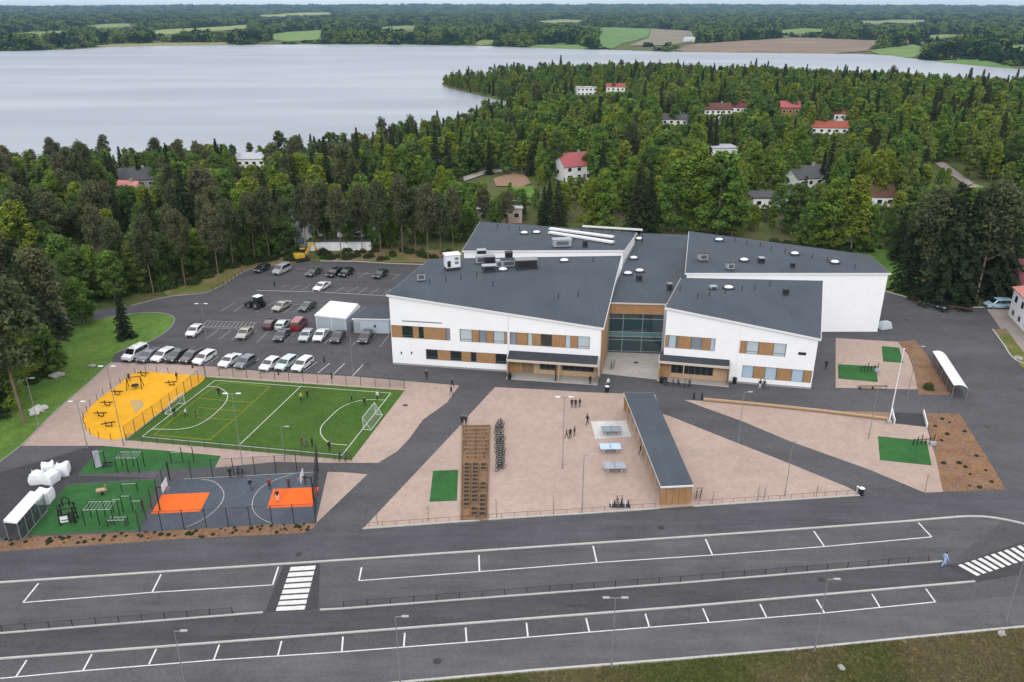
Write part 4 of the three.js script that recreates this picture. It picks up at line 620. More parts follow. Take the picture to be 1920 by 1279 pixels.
M.tableGrey = std({ map: grainy([0.21, 0.25, 0.28], 501, { n: 256, m: 4 }) }); M.tableBlue = std({ map: grainy([0.4, 0.53, 0.68], 502, { n: 256, m: 4 }), roughness: 0.5 }); M.tablePale = std({ map: grainy([0.3, 0.33, 0.38], 503, { n: 256, m: 4 }) });
pingPong(1146, 813, M.tableGrey, 'grey ping pong table standing on the pale concrete pad', 0.03); pingPong(1144, 846, M.tableBlue, 'light blue ping pong table between the two grey ones', 0.03); pingPong(1152, 882, M.tablePale, 'pale grey ping pong table without a pad under it', 0.03);

{ // white roofed glazed shelter at the road
  const R4 = [[7, 979], [31, 981], [80.5, 924.5], [57.5, 924]].map(([x, y]) => G(x, y, 2.5)), o = thing('bike_shelter', 'white roofed bicycle shelter with smoked glass sides beside the green exercise area', 'shelter', V(R4[0].x, 0, R4[0].z)), W = (mb, n, m) => mb.build(n, m, o, true);
  W(new MB().block(R4.map((p) => p.clone().setY(2.42)), R4.map((p, i) => p.clone().setY(i === 0 || i === 3 ? 2.75 : 2.5))), 'roof', M.whiteMetal);
  const [p0, p1, p2, p3] = R4.map((p) => p.clone().setY(0)), post = (p) => W(new MB().tube(p, p.clone().setY(2.42), 0.05), 'post', M.galv);
  for (let i = 0; i <= 4; i++) { post(p1.clone().lerp(p2, i / 4)); if (i % 2 === 0) post(p0.clone().lerp(p3, i / 4)); }
  const pane = (a, b) => W(new MB().quad(a.clone().setY(0.25), b.clone().setY(0.25), b.clone().setY(2.2), a.clone().setY(2.2)), 'glass_panel', M.paneSmoke);
  for (let i = 0; i < 4; i++) { pane(p1.clone().lerp(p2, i / 4 + 0.02), p1.clone().lerp(p2, (i + 1) / 4 - 0.02)); pane(p0.clone().lerp(p3, i / 4 + 0.02), p0.clone().lerp(p3, (i + 1) / 4 - 0.02)); } pane(p0.clone().lerp(p1, 0.05), p0.clone().lerp(p1, 0.95));
  W(new MB().bar(p1.clone().setY(0.15), p2.clone().setY(0.15), 0.08), 'rail', M.galv);
}
{ // curved white shelter
  const a = G(1749, 658, 2.3).setY(0), b = G(1789, 722, 2.3).setY(0), o = thing('bike_shelter', 'bicycle shelter with curved white roof beside the mulch bed', 'shelter', a, 0), d = b.clone().sub(a), L = d.length(), u = d.clone().normalize(), n = V(-u.z, 0, u.x); if (n.x < 0) n.negate();
  const P = (t, w, y) => u.clone().multiplyScalar(t).add(n.clone().multiplyScalar(w)).setY(y), q = (s) => [s * 2.3, 2.25 + 0.22 * Math.sin(s * 3.0) - 0.75 * s * s * s];
  const sec = (t0, t1) => { const mb = new MB(), N = 9; for (let i = 0; i < N; i++) { const [w0, y0] = q(i / N), [w1, y1] = q((i + 1) / N); for (const e of [0, 0.06]) mb.quad(P(t0, w0, y0 - e), P(t1, w0, y0 - e), P(t1, w1, y1 - e), P(t0, w1, y1 - e)); } const [w0, y0] = q(0), [w1, y1] = q(1); mb.quad(P(t0, w0, y0), P(t1, w0, y0), P(t1, w0, y0 - 0.06), P(t0, w0, y0 - 0.06)).quad(P(t0, w1, y1), P(t1, w1, y1), P(t1, w1, y1 - 0.06), P(t0, w1, y1 - 0.06)); return mb; };
  sec(0, L / 2 - 0.06).build('roof_section', M.whiteMetal, o); sec(L / 2 + 0.06, L).build('roof_section', M.whiteMetal, o);
  for (let i = 0; i <= 4; i++) { const t = L * (0.02 + i * 0.24); for (const s of [0.06, 0.92]) { const [w, y] = q(s); new MB().tube(P(t, w, 0), P(t, w, y - 0.05), 0.05).build('post', M.galv, o); } if (i < 4) { const e = t + L * 0.22; new MB().quad(P(t, 0.2, 0.3), P(e, 0.2, 0.3), P(e, 0.2, 2.0), P(t, 0.2, 2.0)).build('glass_panel', M.paneSmoke, o); new MB().path([P(t + 0.8, 0.8, 0), P(t + 0.8, 0.85, 0.75), P(t + 0.8, 1.5, 0.75), P(t + 0.8, 1.55, 0)], 0.03, 6).build('bike_hoop', M.galv, o); } }
}
{ // white tent hall and grey hut in the car park
  const q = crop(580, 480, 160 / 853), p0 = G(...q(72, 735)), p1 = G(...q(378, 768)), h = topOf(p0, q(0, 600)[1]), o = thing('storage_tent', 'white storage tent with pale grey side in the car park', 'tent', p0), u = p1.clone().sub(p0), v = V(0.22, 0, -1).normalize().multiplyScalar(6.5), W = (mb, n, m) => mb.build(n, m, o, true);
  const lo = [p0, p1, p1.clone().add(v), p0.clone().add(v)]; W(new MB().block(lo, lo.map((p) => p.clone().setY(h))), 'side_wall', std({ color: lin(0.34, 0.38, 0.42), roughness: 0.6 }));
  const ov = grow(lo.map((p) => p.clone().setY(h)), 0.15); W(new MB().block(ov, [ov[0].clone().add(V(0, 0.25, 0)), ov[1].clone().add(V(0, 0.25, 0)), ov[2].clone().add(V(-0.3, 0.9, 0.8)), ov[3].clone().add(V(0.3, 0.9, 0.8))]), 'roof', M.whiteMetal);
  for (const t of [0.03, 0.52, 0.97]) { const p = p0.clone().lerp(p1, t).add(V(0, 0, 0.06)); W(new MB().bar(p, p.clone().setY(h), 0.1), 'post', M.trim); }
  const r0 = G(...q(452, 768)), r1 = G(...q(800, 776)), hh = topOf(r0, q(0, 630)[1]), w2 = V(0.25, 0, -1).normalize().multiplyScalar(6), hut = thing('waste_hut', 'grey roofed waste hut with pale blue walls beside the white tent', 'hut', r0), X = (mb, n, m) => mb.build(n, m, hut, true), l2 = [r0, r1, r1.clone().add(w2), r0.clone().add(w2)];
  X(new MB().block(l2, l2.map((p) => p.clone().setY(hh))), 'wall', std({ color: lin(0.4, 0.46, 0.51), roughness: 0.6 })); const r3 = grow(l2.map((p) => p.clone().setY(hh)), 0.3); X(new MB().block(r3, r3.map((p) => p.clone().setY(hh + 0.18))), 'roof_edge', M.whiteMetal); X(new MB().block(grow(r3, -0.1).map((p) => p.clone().setY(hh + 0.18)), grow(r3, -0.1).map((p) => p.clone().setY(hh + 0.23))), 'roof', M.roof);
  const dp = r0.clone().lerp(r1, 0.08).add(V(0, 0, 0.05)); X(new MB().box(dp.x, 1.05, dp.z, 1.1, 2.1, 0.08, -0.06), 'door', M.greyMetal); const vp = r0.clone().lerp(r1, 0.6).add(V(0, 0, 0.06)); X(new MB().box(vp.x, 1.4, vp.z, 0.3, 0.5, 0.1, -0.06), 'wall_vent', M.steelDark);
}
// ---------------------------------------------------------------- cars
const paint = (r, g, b) => phys({ color: lin(r, g, b), roughness: 0.32, clearcoat: 1, clearcoatRoughness: 0.06, metalness: 0.1 });
const CP = { white: paint(0.72, 0.73, 0.74), silver: paint(0.4, 0.42, 0.43), grey: paint(0.12, 0.13, 0.14), dark: paint(0.03, 0.034, 0.038), black: paint(0.012, 0.012, 0.014), brown: paint(0.075, 0.06, 0.058), green: paint(0.045, 0.06, 0.05), mint: paint(0.5, 0.6, 0.57), red: paint(0.26, 0.02, 0.022), maroon: paint(0.09, 0.02, 0.022), beige: paint(0.34, 0.31, 0.27), blue: paint(0.34, 0.52, 0.62), navy: paint(0.025, 0.035, 0.05) };
const shapes = {
  hatch: { p: [[-2.02, 0.3], [-2.1, 0.72], [-2.02, 0.98], [-1.62, 1.4], [-0.4, 1.5], [0.3, 1.43], [1.12, 0.99], [1.9, 0.84], [2.1, 0.62], [2.08, 0.3]], side: [[[-1.72, 1.0], [-1.5, 1.32], [-0.42, 1.42], [-0.42, 1.0]], [[-0.34, 1.0], [-0.34, 1.42], [0.28, 1.35], [0.92, 1.0]]], ws: [[1.08, 1.01], [0.34, 1.41]], rw: [[-1.98, 1.02], [-1.66, 1.37]], w: 1.76 },
  sedan: { p: [[-2.22, 0.3], [-2.3, 0.75], [-2.24, 0.98], [-1.5, 1.03], [-0.9, 1.39], [-0.2, 1.45], [0.42, 1.38], [1.2, 0.97], [2.05, 0.82], [2.28, 0.6], [2.26, 0.3]], side: [[[-1.3, 1.02], [-0.85, 1.31], [-0.25, 1.37], [-0.25, 1.02]], [[-0.17, 1.02], [-0.17, 1.37], [0.4, 1.3], [0.98, 1.02]]], ws: [[1.16, 0.99], [0.46, 1.36]], rw: [[-1.46, 1.05], [-0.94, 1.37]], w: 1.8 },
  wagon: { p: [[-2.3, 0.3], [-2.37, 0.75], [-2.3, 1.0], [-1.98, 1.4], [-0.5, 1.5], [0.35, 1.42], [1.2, 0.98], [2.05, 0.83], [2.28, 0.6], [2.26, 0.3]], side: [[[-2.0, 1.02], [-1.86, 1.32], [-1.15, 1.38], [-1.15, 1.02]], [[-1.07, 1.02], [-1.07, 1.39], [-0.3, 1.42], [-0.3, 1.02]], [[-0.22, 1.02], [-0.22, 1.42], [0.33, 1.34], [0.98, 1.02]]], ws: [[1.16, 1.0], [0.4, 1.4]], rw: [[-2.28, 1.03], [-2.02, 1.37]], w: 1.82 },
  van: { p: [[-2.4, 0.32], [-2.45, 0.9], [-2.42, 1.2], [-2.28, 1.85], [-0.6, 1.95], [0.75, 1.88], [1.5, 1.15], [2.25, 0.98], [2.42, 0.7], [2.4, 0.32]], side: [[[-2.15, 1.2], [-2.08, 1.7], [-1.05, 1.76], [-1.05, 1.2]], [[-0.97, 1.2], [-0.97, 1.76], [0.1, 1.76], [0.1, 1.2]], [[0.18, 1.2], [0.18, 1.76], [0.7, 1.72], [1.25, 1.2]]], ws: [[1.47, 1.18], [0.8, 1.84]], rw: [[-2.42, 1.22], [-2.3, 1.78]], w: 1.92 },
};
const carGeo = {};
for (const [k, s] of Object.entries(shapes)) {
  const belt = k === 'van' ? 1.2 : 1.0, H = Math.max(...s.p.map((q) => q[1])), L = 2.35;
  const bend = (g) => { const p = g.attributes.position; for (let i = 0; i < p.count; i++) { const x = p.getX(i), y = p.getY(i); let z = p.getZ(i); z *= 1 - 0.17 * clamp((y - belt) / (H - belt), 0, 1) - 0.1 * Math.pow(Math.abs(x) / L, 5) - 0.05 * clamp((0.5 - y) / 0.3, 0, 1); p.setZ(i, z); } g.computeVertexNormals(); return g; };
  const ex = (pts, w, bevel, seg = 1) => { const sh = new THREE.Shape(pts.map((q) => new THREE.Vector2(...q))), g = new THREE.ExtrudeGeometry(sh, { depth: w - bevel * 2, bevelEnabled: bevel > 0, bevelSize: bevel * 0.6, bevelThickness: bevel, bevelSegments: 2, steps: seg, bevelOffset: -bevel * 0.6 }); g.translate(0, 0, -w / 2 + bevel); return g; };
  const dense = []; for (let i = 0; i < s.p.length; i++) { const a = s.p[i], b = s.p[(i + 1) % s.p.length]; dense.push(a); if (i === s.p.length - 1) for (let t = 1; t < 6; t++) dense.push([lerp(a[0], b[0], t / 6), lerp(a[1], b[1], t / 6)]); }
  const c = carGeo[k] = { body: bend(bare(ex(dense, s.w, 0.1))), side: [], w: s.w };
  for (const q of s.side) for (const sg of [-1, 1]) { const g = bare(ex(q, 0.02, 0)); g.translate(0, 0, sg * (s.w / 2 + 0.004)); c.side.push(bend(g)); }
  const strip = ([a, b], o) => { const hw = s.w / 2 * 0.86, hv = s.w / 2 * 0.76, nx = b[1] - a[1], ny = a[0] - b[0], l = Math.hypot(nx, ny), sx = nx / l * o, sy = ny / l * o; return new MB().quad([a[0] + sx, a[1] + sy, -hw], [a[0] + sx, a[1] + sy, hw], [b[0] + sx, b[1] + sy, hv], [b[0] + sx, b[1] + sy, -hv]).geometry(); };
  c.ws = strip(s.ws, 0.016); c.rw = strip([s.rw[1], s.rw[0]].reverse(), -0.016);
  const tyre = new THREE.CylinderGeometry(0.32, 0.32, 0.2, 18).rotateX(Math.PI / 2), rim = new THREE.CylinderGeometry(0.2, 0.2, 0.215, 12).rotateX(Math.PI / 2);
  c.tyre = tyre; c.rim = rim; c.front = s.p.at(-2)[0]; c.back = s.p[1][0]; c.fy = s.p.at(-2)[1];
}
M.carGlass = phys({ color: lin(0.012, 0.015, 0.017), roughness: 0.05, clearcoat: 1 }); M.headlight = phys({ color: lin(0.6, 0.62, 0.64), roughness: 0.15, clearcoat: 1 }); M.tail = phys({ color: lin(0.25, 0.01, 0.01), roughness: 0.2, clearcoat: 1 });
function car(kind, col, at, a, b, label, group = 'cars in the school car park') { // a -> b: photo pixels of a line the car is parallel to, nose towards b
  const A = G(...a), B = G(...b), t = thing(kind === 'van' ? 'parked_van' : 'parked_car', label, kind === 'van' ? 'van' : 'car', G(...at), Math.atan2(-(B.z - A.z), B.x - A.x), group), c = carGeo[kind];
  part('body', c.body, CP[col], t); for (const g of c.side) part('side_window', g, M.carGlass, t); part('windscreen', c.ws, M.carGlass, t); part('rear_window', c.rw, M.carGlass, t);
  for (const x of [1.38, -1.35]) for (const s of [-1, 1]) { const w = part('wheel', c.tyre, M.rubber, t); w.position.set(x, 0.32, s * (c.w / 2 - 0.1)); part('rim', c.rim, M.galv, w); }
  for (const s of [-1, 1]) { new MB().rbox(c.front - 0.09, c.fy + 0.05, s * c.w * 0.36, 0.2, 0.14, 0.34, 0.04).build('headlight', M.headlight, t); new MB().rbox(c.back + 0.06, 0.86, s * c.w * 0.39, 0.14, 0.2, 0.22, 0.03).build('tail_light', M.tail, t); }
  new MB().box(c.front + 0.0, 0.42, 0, 0.06, 0.16, 1.1).build('grille', M.steelBlack, t); return t;
}
const F1 = [[646, 681], [622, 701]], F2 = [[504, 620], [481, 643]], F3 = [[518, 565], [479, 586]], F4 = [[690, 511], [672, 521]], F5 = [[689, 539], [671, 550]];
for (const [k, c, x, y, l] of [['van', 'white', 255, 670, 'white minivan at the lawn end of the front car row'], ['wagon', 'grey', 281, 673, 'dark grey estate car between the white minivan and a white car'], ['wagon', 'white', 307, 672, 'white estate car between two dark cars in the front row'], ['hatch', 'dark', 333, 673, 'dark hatchback right of the white estate car'], ['wagon', 'brown', 360, 674, 'brown estate car beside the end white car of the front row group'], ['wagon', 'white', 384, 677, 'white estate car next to the brown one'], ['sedan', 'white', 432, 682, 'white saloon paired with a dark grey car in the front row'], ['hatch', 'grey', 461, 685, 'dark grey hatchback paired with the white saloon'], ['hatch', 'white', 507, 689, 'white hatchback beside the pale mint car'], ['wagon', 'mint', 537, 687, 'pale mint estate car between two white cars'], ['wagon', 'white', 568, 689, 'white estate car on the far side of the mint car']]) car(k, c, [x, y], ...F1, l, 'cars in the front row of the car park');
for (const [k, c, x, y, l] of [['hatch', 'white', 366, 626, 'white hatchback alone by the hatched strip'], ['sedan', 'beige', 460, 630, 'beige saloon alone in the middle row'], ['sedan', 'navy', 529, 634, 'dark navy saloon in front of the green car'], ['hatch', 'silver', 575, 635, 'grey hatchback left of the white coupe'], ['sedan', 'white', 602, 634, 'white coupe with black roof glass before the tent'], ['sedan', 'black', 634, 637, 'black saloon in front of the white tent'], ['wagon', 'black', 686, 638, 'black estate car in front of the waste hut']]) car(k, c, [x, y], ...F2, l, 'cars in the middle row of the car park');
for (const [k, c, x, y, l] of [['van', 'red', 561, 614, 'red van behind the middle row beside the tent'], ['hatch', 'mint', 531, 614, 'pale green car behind the middle row'], ['wagon', 'maroon', 509, 612, 'dark red estate car at the end of the hatched strip']]) car(k, c, [x, y], F2[1], F2[0], l, 'cars behind the middle row');
car('sedan', 'beige', [529, 579], ...F3, 'beige saloon in the short third row', 'cars in the third row'); car('hatch', 'green', [577, 580], ...F3, 'dark green hatchback in the short third row', 'cars in the third row');
for (const [k, c, x, y, l] of [['hatch', 'dark', 492, 508, 'dark hatchback at the grass end of the top row'], ['van', 'silver', 529, 511, 'silver van in the top row'], ['sedan', 'green', 589, 515, 'dark green saloon in the top row'], ['wagon', 'black', 628, 516, 'black estate car in the pair of black cars'], ['hatch', 'black', 650, 516, 'black hatchback in the pair of black cars'], ['hatch', 'dark', 714, 519, 'dark hatchback at the building end of the top row']]) car(k, c, [x, y], ...F4, l, 'cars in the top row of the car park');
car('sedan', 'white', [604, 542], ...F5, 'white saloon alone at the grey kerb of the upper car park', 'cars in the top row of the car park');
car('van', 'blue', [1870, 577], [1890, 577.5], [1850, 577.5], 'light blue van beside the pink roofed building', 'vehicles by the pink roofed building'); car('hatch', 'navy', [1768, 577], [1775, 570], [1765, 580], 'small dark blue car under the spruces at the kerb', 'vehicles by the pink roofed building');
{ // tractor and excavator
  const t = thing('tractor', 'black tractor with white cab roof in the third car row', 'tractor', G(482, 577), 2.6); new MB().rbox(0.9, 0.95, 0, 1.7, 0.6, 0.8, 0.08).build('bonnet', M.steelDark, t); new MB().rbox(-0.55, 1.6, 0, 1.3, 1.7, 1.35, 0.08).build('cab', M.carGlass, t); new MB().rbox(-0.55, 2.52, 0, 1.5, 0.14, 1.55, 0.06).build('cab_roof', M.whiteMetal, t);
  for (const [x, r] of [[-0.7, 0.75], [1.25, 0.5]]) for (const s of [-1, 1]) { const w = new MB().tube([x, r, s * 0.68], [x, r, s * 1.05], r, r, 18).build('wheel', M.rubber, t); new MB().tube([x, r, s * 0.72], [x, r, s * 1.06], r * 0.5, r * 0.5, 12).build('rim', M.galv, w); } new MB().box(2.2, 0.5, 0, 0.5, 0.7, 1.9).build('front_bucket', M.steelDark, t); for (const s of [-1, 1]) new MB().bar([0.4, 1.3, s * 0.55], [2.05, 0.6, s * 0.6], 0.12).build('loader_arm', M.steelDark, t);
  const e = thing('excavator', 'yellow excavator with folded boom at the grass bank', 'excavator', G(566, 489), 0.5), Y = std({ color: lin(0.5, 0.33, 0.03), roughness: 0.5 });
  for (const s of [-1, 1]) new MB().rbox(0, 0.38, s * 0.95, 3.2, 0.74, 0.5, 0.3).build('track', M.rubber, e); new MB().rbox(-0.5, 1.35, 0, 2.3, 0.95, 2, 0.1).build('body', Y, e); new MB().rbox(0.5, 1.85, -0.55, 1.1, 1.6, 0.9, 0.1).build('cab', M.carGlass, e); new MB().box(0.5, 2.7, -0.55, 1.15, 0.08, 0.95).build('cab_roof', Y, e);
  new MB().bar([0.9, 1.6, 0.3], [2.6, 4.1, 0.3], 0.36, 0.44).build('boom', Y, e); new MB().bar([2.6, 4.1, 0.3], [3.9, 2.1, 0.3], 0.28, 0.34).build('stick', Y, e); new MB().rbox(3.8, 1.75, 0.3, 0.7, 0.7, 0.9, 0.1).build('bucket', M.steelDark, e); new MB().tube([1.5, 1.4, 0.3], [2.4, 3.3, 0.3], 0.08).build('hydraulic_ram', M.galv, e);
}
// ---------------------------------------------------------------- fences, lamps, poles
function along(pts, n) { const P = pts.map((q) => Array.isArray(q) ? G(...q) : q), L = [0]; for (let i = 1; i < P.length; i++) L.push(L[i - 1] + P[i].distanceTo(P[i - 1])); const out = []; for (let k = 0; k <= n; k++) { const d = L.at(-1) * k / n; let i = 1; while (i < P.length - 1 && L[i] < d) i++; out.push(P[i - 1].clone().lerp(P[i], (d - L[i - 1]) / (L[i] - L[i - 1]))); } return out; }
function fence(name, label, pts, n, h, { r = 0.04, mat = M.steelDark, panel = true, rail = true, low = 0.06 } = {}) {
  const P = along(pts, n), o = thing(name, label, 'fence', P[0]), c = P[0], rel = P.map((p) => p.clone().sub(c));
  rel.forEach((p, i) => { new MB().tube([p.x, -0.01, p.z], [p.x, h, p.z], r, r, 6).build('post', mat, o); if (i) { const q = rel[i - 1]; if (panel) new MB().quad([q.x, low, q.z], [p.x, low, p.z], [p.x, h - 0.04, p.z], [q.x, h - 0.04, q.z]).build('mesh_panel', M.mesh, o); if (rail) new MB().tube([q.x, h - 0.05, q.z], [p.x, h - 0.05, p.z], 0.018, 0.018, 5).build('rail', mat, o); } }); return o;
}
fence('wire_fence', 'low wire fence on the kerb left of the zebra crossing', [[-40, 1189], [0, 1186], [436, 1152]], 11, 0.85); fence('wire_fence', 'long low wire fence on the kerb between the bus lane and the parking lane', [[645, 1140], [1280, 1092], [1740, 1054]], 27, 0.85);
fence('court_fence', 'tall dark mesh fence along the road side of the basketball court', [[262, 997], [592, 980]], 8, 2.6, { r: 0.05 }); fence('court_fence', 'tall dark mesh fence along the path side of the basketball court', [[319, 900], [596, 883]], 7, 2.6, { r: 0.05 }); fence('court_fence', 'tall dark mesh fence between the basketball court and the green exercise area', [[262, 996], [290, 948], [318, 901]], 5, 2.8, { r: 0.05 }); fence('court_fence', 'highest dark mesh fence at the tan triangle end of the basketball court', [[597, 884], [592, 979]], 6, 4, { r: 0.06 });
fence('pitch_fence', 'mesh fence between the car park and the football pitch', [[386, 704], [572, 717], [759, 729]], 14, 1.7); fence('pitch_fence', 'mesh fence between the yellow play area and the football pitch', [[236, 826], [312, 770], [385, 708]], 10, 2.2); fence('pitch_fence', 'low mesh fence along the tan strip below the football pitch', [[238, 827], [450, 846], [659, 865]], 14, 1.1, { r: 0.03 });
const qy = crop(140, 680, 260 / 1920); fence('play_fence', 'low post fence curving round the yellow play area', [qy(505, 1070), qy(308, 1040), qy(205, 990), qy(130, 880), qy(125, 770), qy(218, 600), qy(295, 535), qy(363, 465), qy(468, 380), qy(580, 318), qy(690, 262), qy(783, 200), qy(860, 130), qy(1022, 127), qy(1155, 137), qy(1297, 146)], 16, 1.0, { panel: false, rail: false });
fence('yard_fence', 'thin low wire fence along the road edge of the plaza', [[692, 988], [861, 976], [971, 968], [1090, 961], [1228, 951]], 22, 0.6, { r: 0.02, panel: false }); fence('yard_fence', 'thin low wire fence along the road edge right of the long shelter', [[1310, 946], [1449, 937], [1610, 926]], 14, 0.6, { r: 0.02, panel: false });
fence('guard_rail', 'black guard rail at the wooded corner of the car park', [[399, 545], [420, 535], [455, 512]], 7, 0.9, { panel: false, r: 0.05, mat: M.steelBlack });
function lamp(base, topY, label, { heads = 1, turn = 0, mat = M.lampGrey, h, pale = heads === 2 && base[1] < 900 } = {}) {
  const p = G(...base), H = h || topOf(p, topY), t = thing('street_lamp', label, 'street lamp', p, turn, 'tall grey street lamps'); new MB().tube([0, 0, 0], [0, H, 0], 0.055, 0.035, 8).build('pole', mat, t); new MB().tube([0, 0, 0], [0, 0.9, 0], 0.085, 0.08, 8).build('pole_base', mat, t);
  for (const s of heads === 2 ? [-1, 1] : [1]) { new MB().bar([0, H - 0.06, 0], [s * 0.55, H, 0], 0.06).build('arm', mat, t); new MB().rbox(s * 0.8, H + 0.02, 0, 0.6, 0.09, 0.24, 0.03).build('lamp_head', pale ? M.lampHead : M.lampHeadGrey, t); }
}
for (const [b, y, l, o] of [[[1146, 1252], 1121, 'street lamp with twin heads at the verge kerb', { heads: 2 }], [[751, 1292], 1156, 'street lamp at the verge kerb below the row of parallel bays', {}], [[1527, 1222], 1086, 'street lamp at the verge kerb near the end of the parallel bays', {}], [[1886, 1165], 1040, 'street lamp at the verge kerb beside the slanting zebra crossing', {}], [[351, 1303], 1183, 'street lamp below the parallel parking bays near the wire fence', {}], [[1054.6, 878.6], 744.6, 'street lamp with twin heads in the middle of the tan plaza', { heads: 2 }], [[1091, 962], 853, 'street lamp at the road edge of the plaza', {}], [[1384, 830], 735, 'street lamp at the diagonal path near the school', {}], [[1471.5, 930], 828, 'street lamp at the road edge right of the long shelter', {}], [[1628.5, 822], 728, 'street lamp in the yard near the flagpole', {}], [[662, 699], 600, 'street lamp in the car park before the waste hut', {}], [[388, 640], 577, 'street lamp with twin heads in the car park aisle', { heads: 2, h: 7 }], [[73, 802], 709, 'street lamp on the lawn beside the tan path', {}], [[232, 836], 687, 'tall twin lamp mast between the yellow play area and the pitch', { heads: 2 }], [[164, 840], 753, 'street lamp beside the rounded end of the yellow play area', { heads: 2 }], [[457, 888], 738, 'tall twin lamp mast behind the basketball court', { heads: 2 }], [[534, 863], 800, 'short lamp at the pitch edge', {}], [[1702, 740], 650, 'street lamp beside the small tan play yard', {}]]) lamp(b, y, l, o);
{ const p = G(1667, 793), t = thing('flagpole', 'tall white flagpole in the tan yard', 'flagpole', p), H = topOf(p, 656); new MB().tube([0, 0, 0], [0, H, 0], 0.09, 0.045, 10).build('pole', M.whiteMetal, t); new MB().add(new THREE.SphereGeometry(0.13, 10, 8).translate(0, H + 0.1, 0)).build('finial', M.whiteMetal, t); new MB().rbox(0, 0.2, 0, 0.6, 0.4, 0.6, 0.05).build('foot', M.concrete, t); }
{ // timber edging of the right-hand yard, white boards of the notch
  const P = along([[1319, 752], [1420, 761], [1540, 773.5], [1666, 789]], 9), o = thing('timber_edging', 'long low timber edging wall above the tan yard', 'retaining wall', P[0]); for (let i = 1; i < P.length; i++) { const a = P[i - 1].clone().sub(P[0]), b = P[i].clone().sub(P[0]); for (const y of [0.13, 0.38]) new MB().bar([a.x, y, a.z], [lerp(a.x, b.x, 0.995), y, lerp(a.z, b.z, 0.995)], 0.24, 0.24).build('timber', y > 0.3 ? M.woodPale : M.woodGrey, o); }
  for (const [a, b, l] of [[[1672, 772], [1677, 795], 'white board at the flagpole side of the asphalt notch'], [[1731, 775], [1738, 802], 'white board at the mulch side of the asphalt notch']]) { const p = G(...a), q = G(...b).sub(p), t = thing('white_board', l, 'board', p); new MB().bar([0, 0.3, 0], [q.x, 0.3, q.z], 0.12, 0.6).build('panel', M.whiteMetal, t); for (const k of [0.1, 0.9]) new MB().bar([q.x * k, 0, q.z * k], [q.x * k, 0.66, q.z * k], 0.15).build('post', M.trim, t); }
}
// ---------------------------------------------------------------- bags, planters, bicycles, sport gear
{
  const bag = (x, y, s, label, turn) => { const t = thing('bulk_bag', label, 'bulk bag', G(x, y), turn, 'white bulk bags'), g = new THREE.BoxGeometry(s, s, s, 5, 5, 5), p = g.attributes.position, R = rng(Math.round(x * 7)); for (let i = 0; i < p.count; i++) { const v = V().fromBufferAttribute(p, i).divideScalar(s), k = 1 + 0.09 * Math.cos(v.x * 9 + 1) * Math.cos(v.y * 8) * Math.cos(v.z * 9), b = 1 + 0.12 * (1 - 4 * v.y * v.y); p.setXYZ(i, v.x * s * b * k, (v.y + 0.5) * s * (0.95 + 0.1 * Math.sin(v.x * 6 + x)), v.z * s * b * k); } g.computeVertexNormals(); part('sack', g, M.bag, t); for (const a of [-1, 1]) for (const b of [-1, 1]) new MB().path([[a * s * 0.42, s * 0.92, b * s * 0.3], [a * s * 0.44, s * 1.12, b * s * 0.38], [a * s * 0.32, s * 0.95, b * s * 0.44]], 0.02, 5).build('lifting_strap', M.bag, t); };
  bag(71, 904, 1.35, 'white bulk bag at the lawn end of the bag pile', 0.2); bag(96, 904, 1.45, 'white bulk bag in the middle of the bag pile facing the road', -0.25); bag(92, 886, 1.3, 'white bulk bag at the back of the bag pile', 0.5); bag(119, 889, 1.4, 'white bulk bag at the play area end of the bag pile', 0.3); bag(86, 940, 1.5, 'white bulk bag alone beside the white roofed shelter', 0.1);
}
{ // garden bed: timber rim, planter boxes, low posts and beams
  const A = G(867, 800), B = G(919, 799), C = G(914, 977), D = G(864, 975), e = thing('bed_edging', 'timber rim round the long garden bed', 'edging', A); for (const [p, q] of [[A, B], [B, C], [C, D], [D, A]]) new MB().bar(p.clone().sub(A).setY(0.1), q.clone().sub(A).setY(0.1), 0.1, 0.2).build('board', M.woodGrey, e);
  const at = (u, v) => A.clone().lerp(B, u).lerp(D.clone().lerp(C, u), v), box0 = new MB(); box0.box(-0.36, 0.13, 0, 0.05, 0.26, 0.77).box(0.36, 0.13, 0, 0.05, 0.26, 0.77).box(0, 0.13, 0.36, 0.67, 0.26, 0.05).box(0, 0.13, -0.36, 0.67, 0.26, 0.05); const bg = box0.geometry(), sg = new MB().box(0, 0.08, 0, 0.67, 0.16, 0.67).geometry(); let first; const R = rng(91);
  M.soil = std({ map: grainy([0.045, 0.032, 0.022], 511, { n: 256, m: 2, fine: 0.5 }) });
  for (let j = 0; j < 13; j++) for (let i = 0; i < 3; i++) { if (R() < 0.12) continue; const p = at(0.2 + i * 0.3, 0.47 + j * 0.04); let t; if (!first) { t = first = thing('planter_box', 'small square timber planter box in the garden bed', 'planter box', p, 0.04, 'planter boxes in the garden bed'); part('frame', bg, M.woodGrey, t); part('soil', sg, M.soil, t); } else t = copyOf(first, 'planter_box'); t.position.copy(p); t.position.y = 0.014; t.rotation.y = 0.03 + (R() - 0.5) * 0.08; }
  for (let j = 0; j < 8; j++) { const p = at(0.5, 0.06 + j * 0.046), t = thing('balance_beam', 'low timber balance beam on short posts in the garden bed', 'balance beam', p, 0.02 + (R() - 0.5) * 0.12, 'balance beams in the garden bed'); const w = 1.3 + R() * 0.5; new MB().rbox(0, 0.36, 0, w * 2, 0.12, 0.16, 0.03).build('beam', M.woodGrey, t); for (const s of [-0.85, 0, 0.85]) new MB().tube([s * w, 0, 0], [s * w, 0.31 + (R() < 0.3 ? 0.4 : 0), 0], 0.06).build('post', M.bark, t); }
}
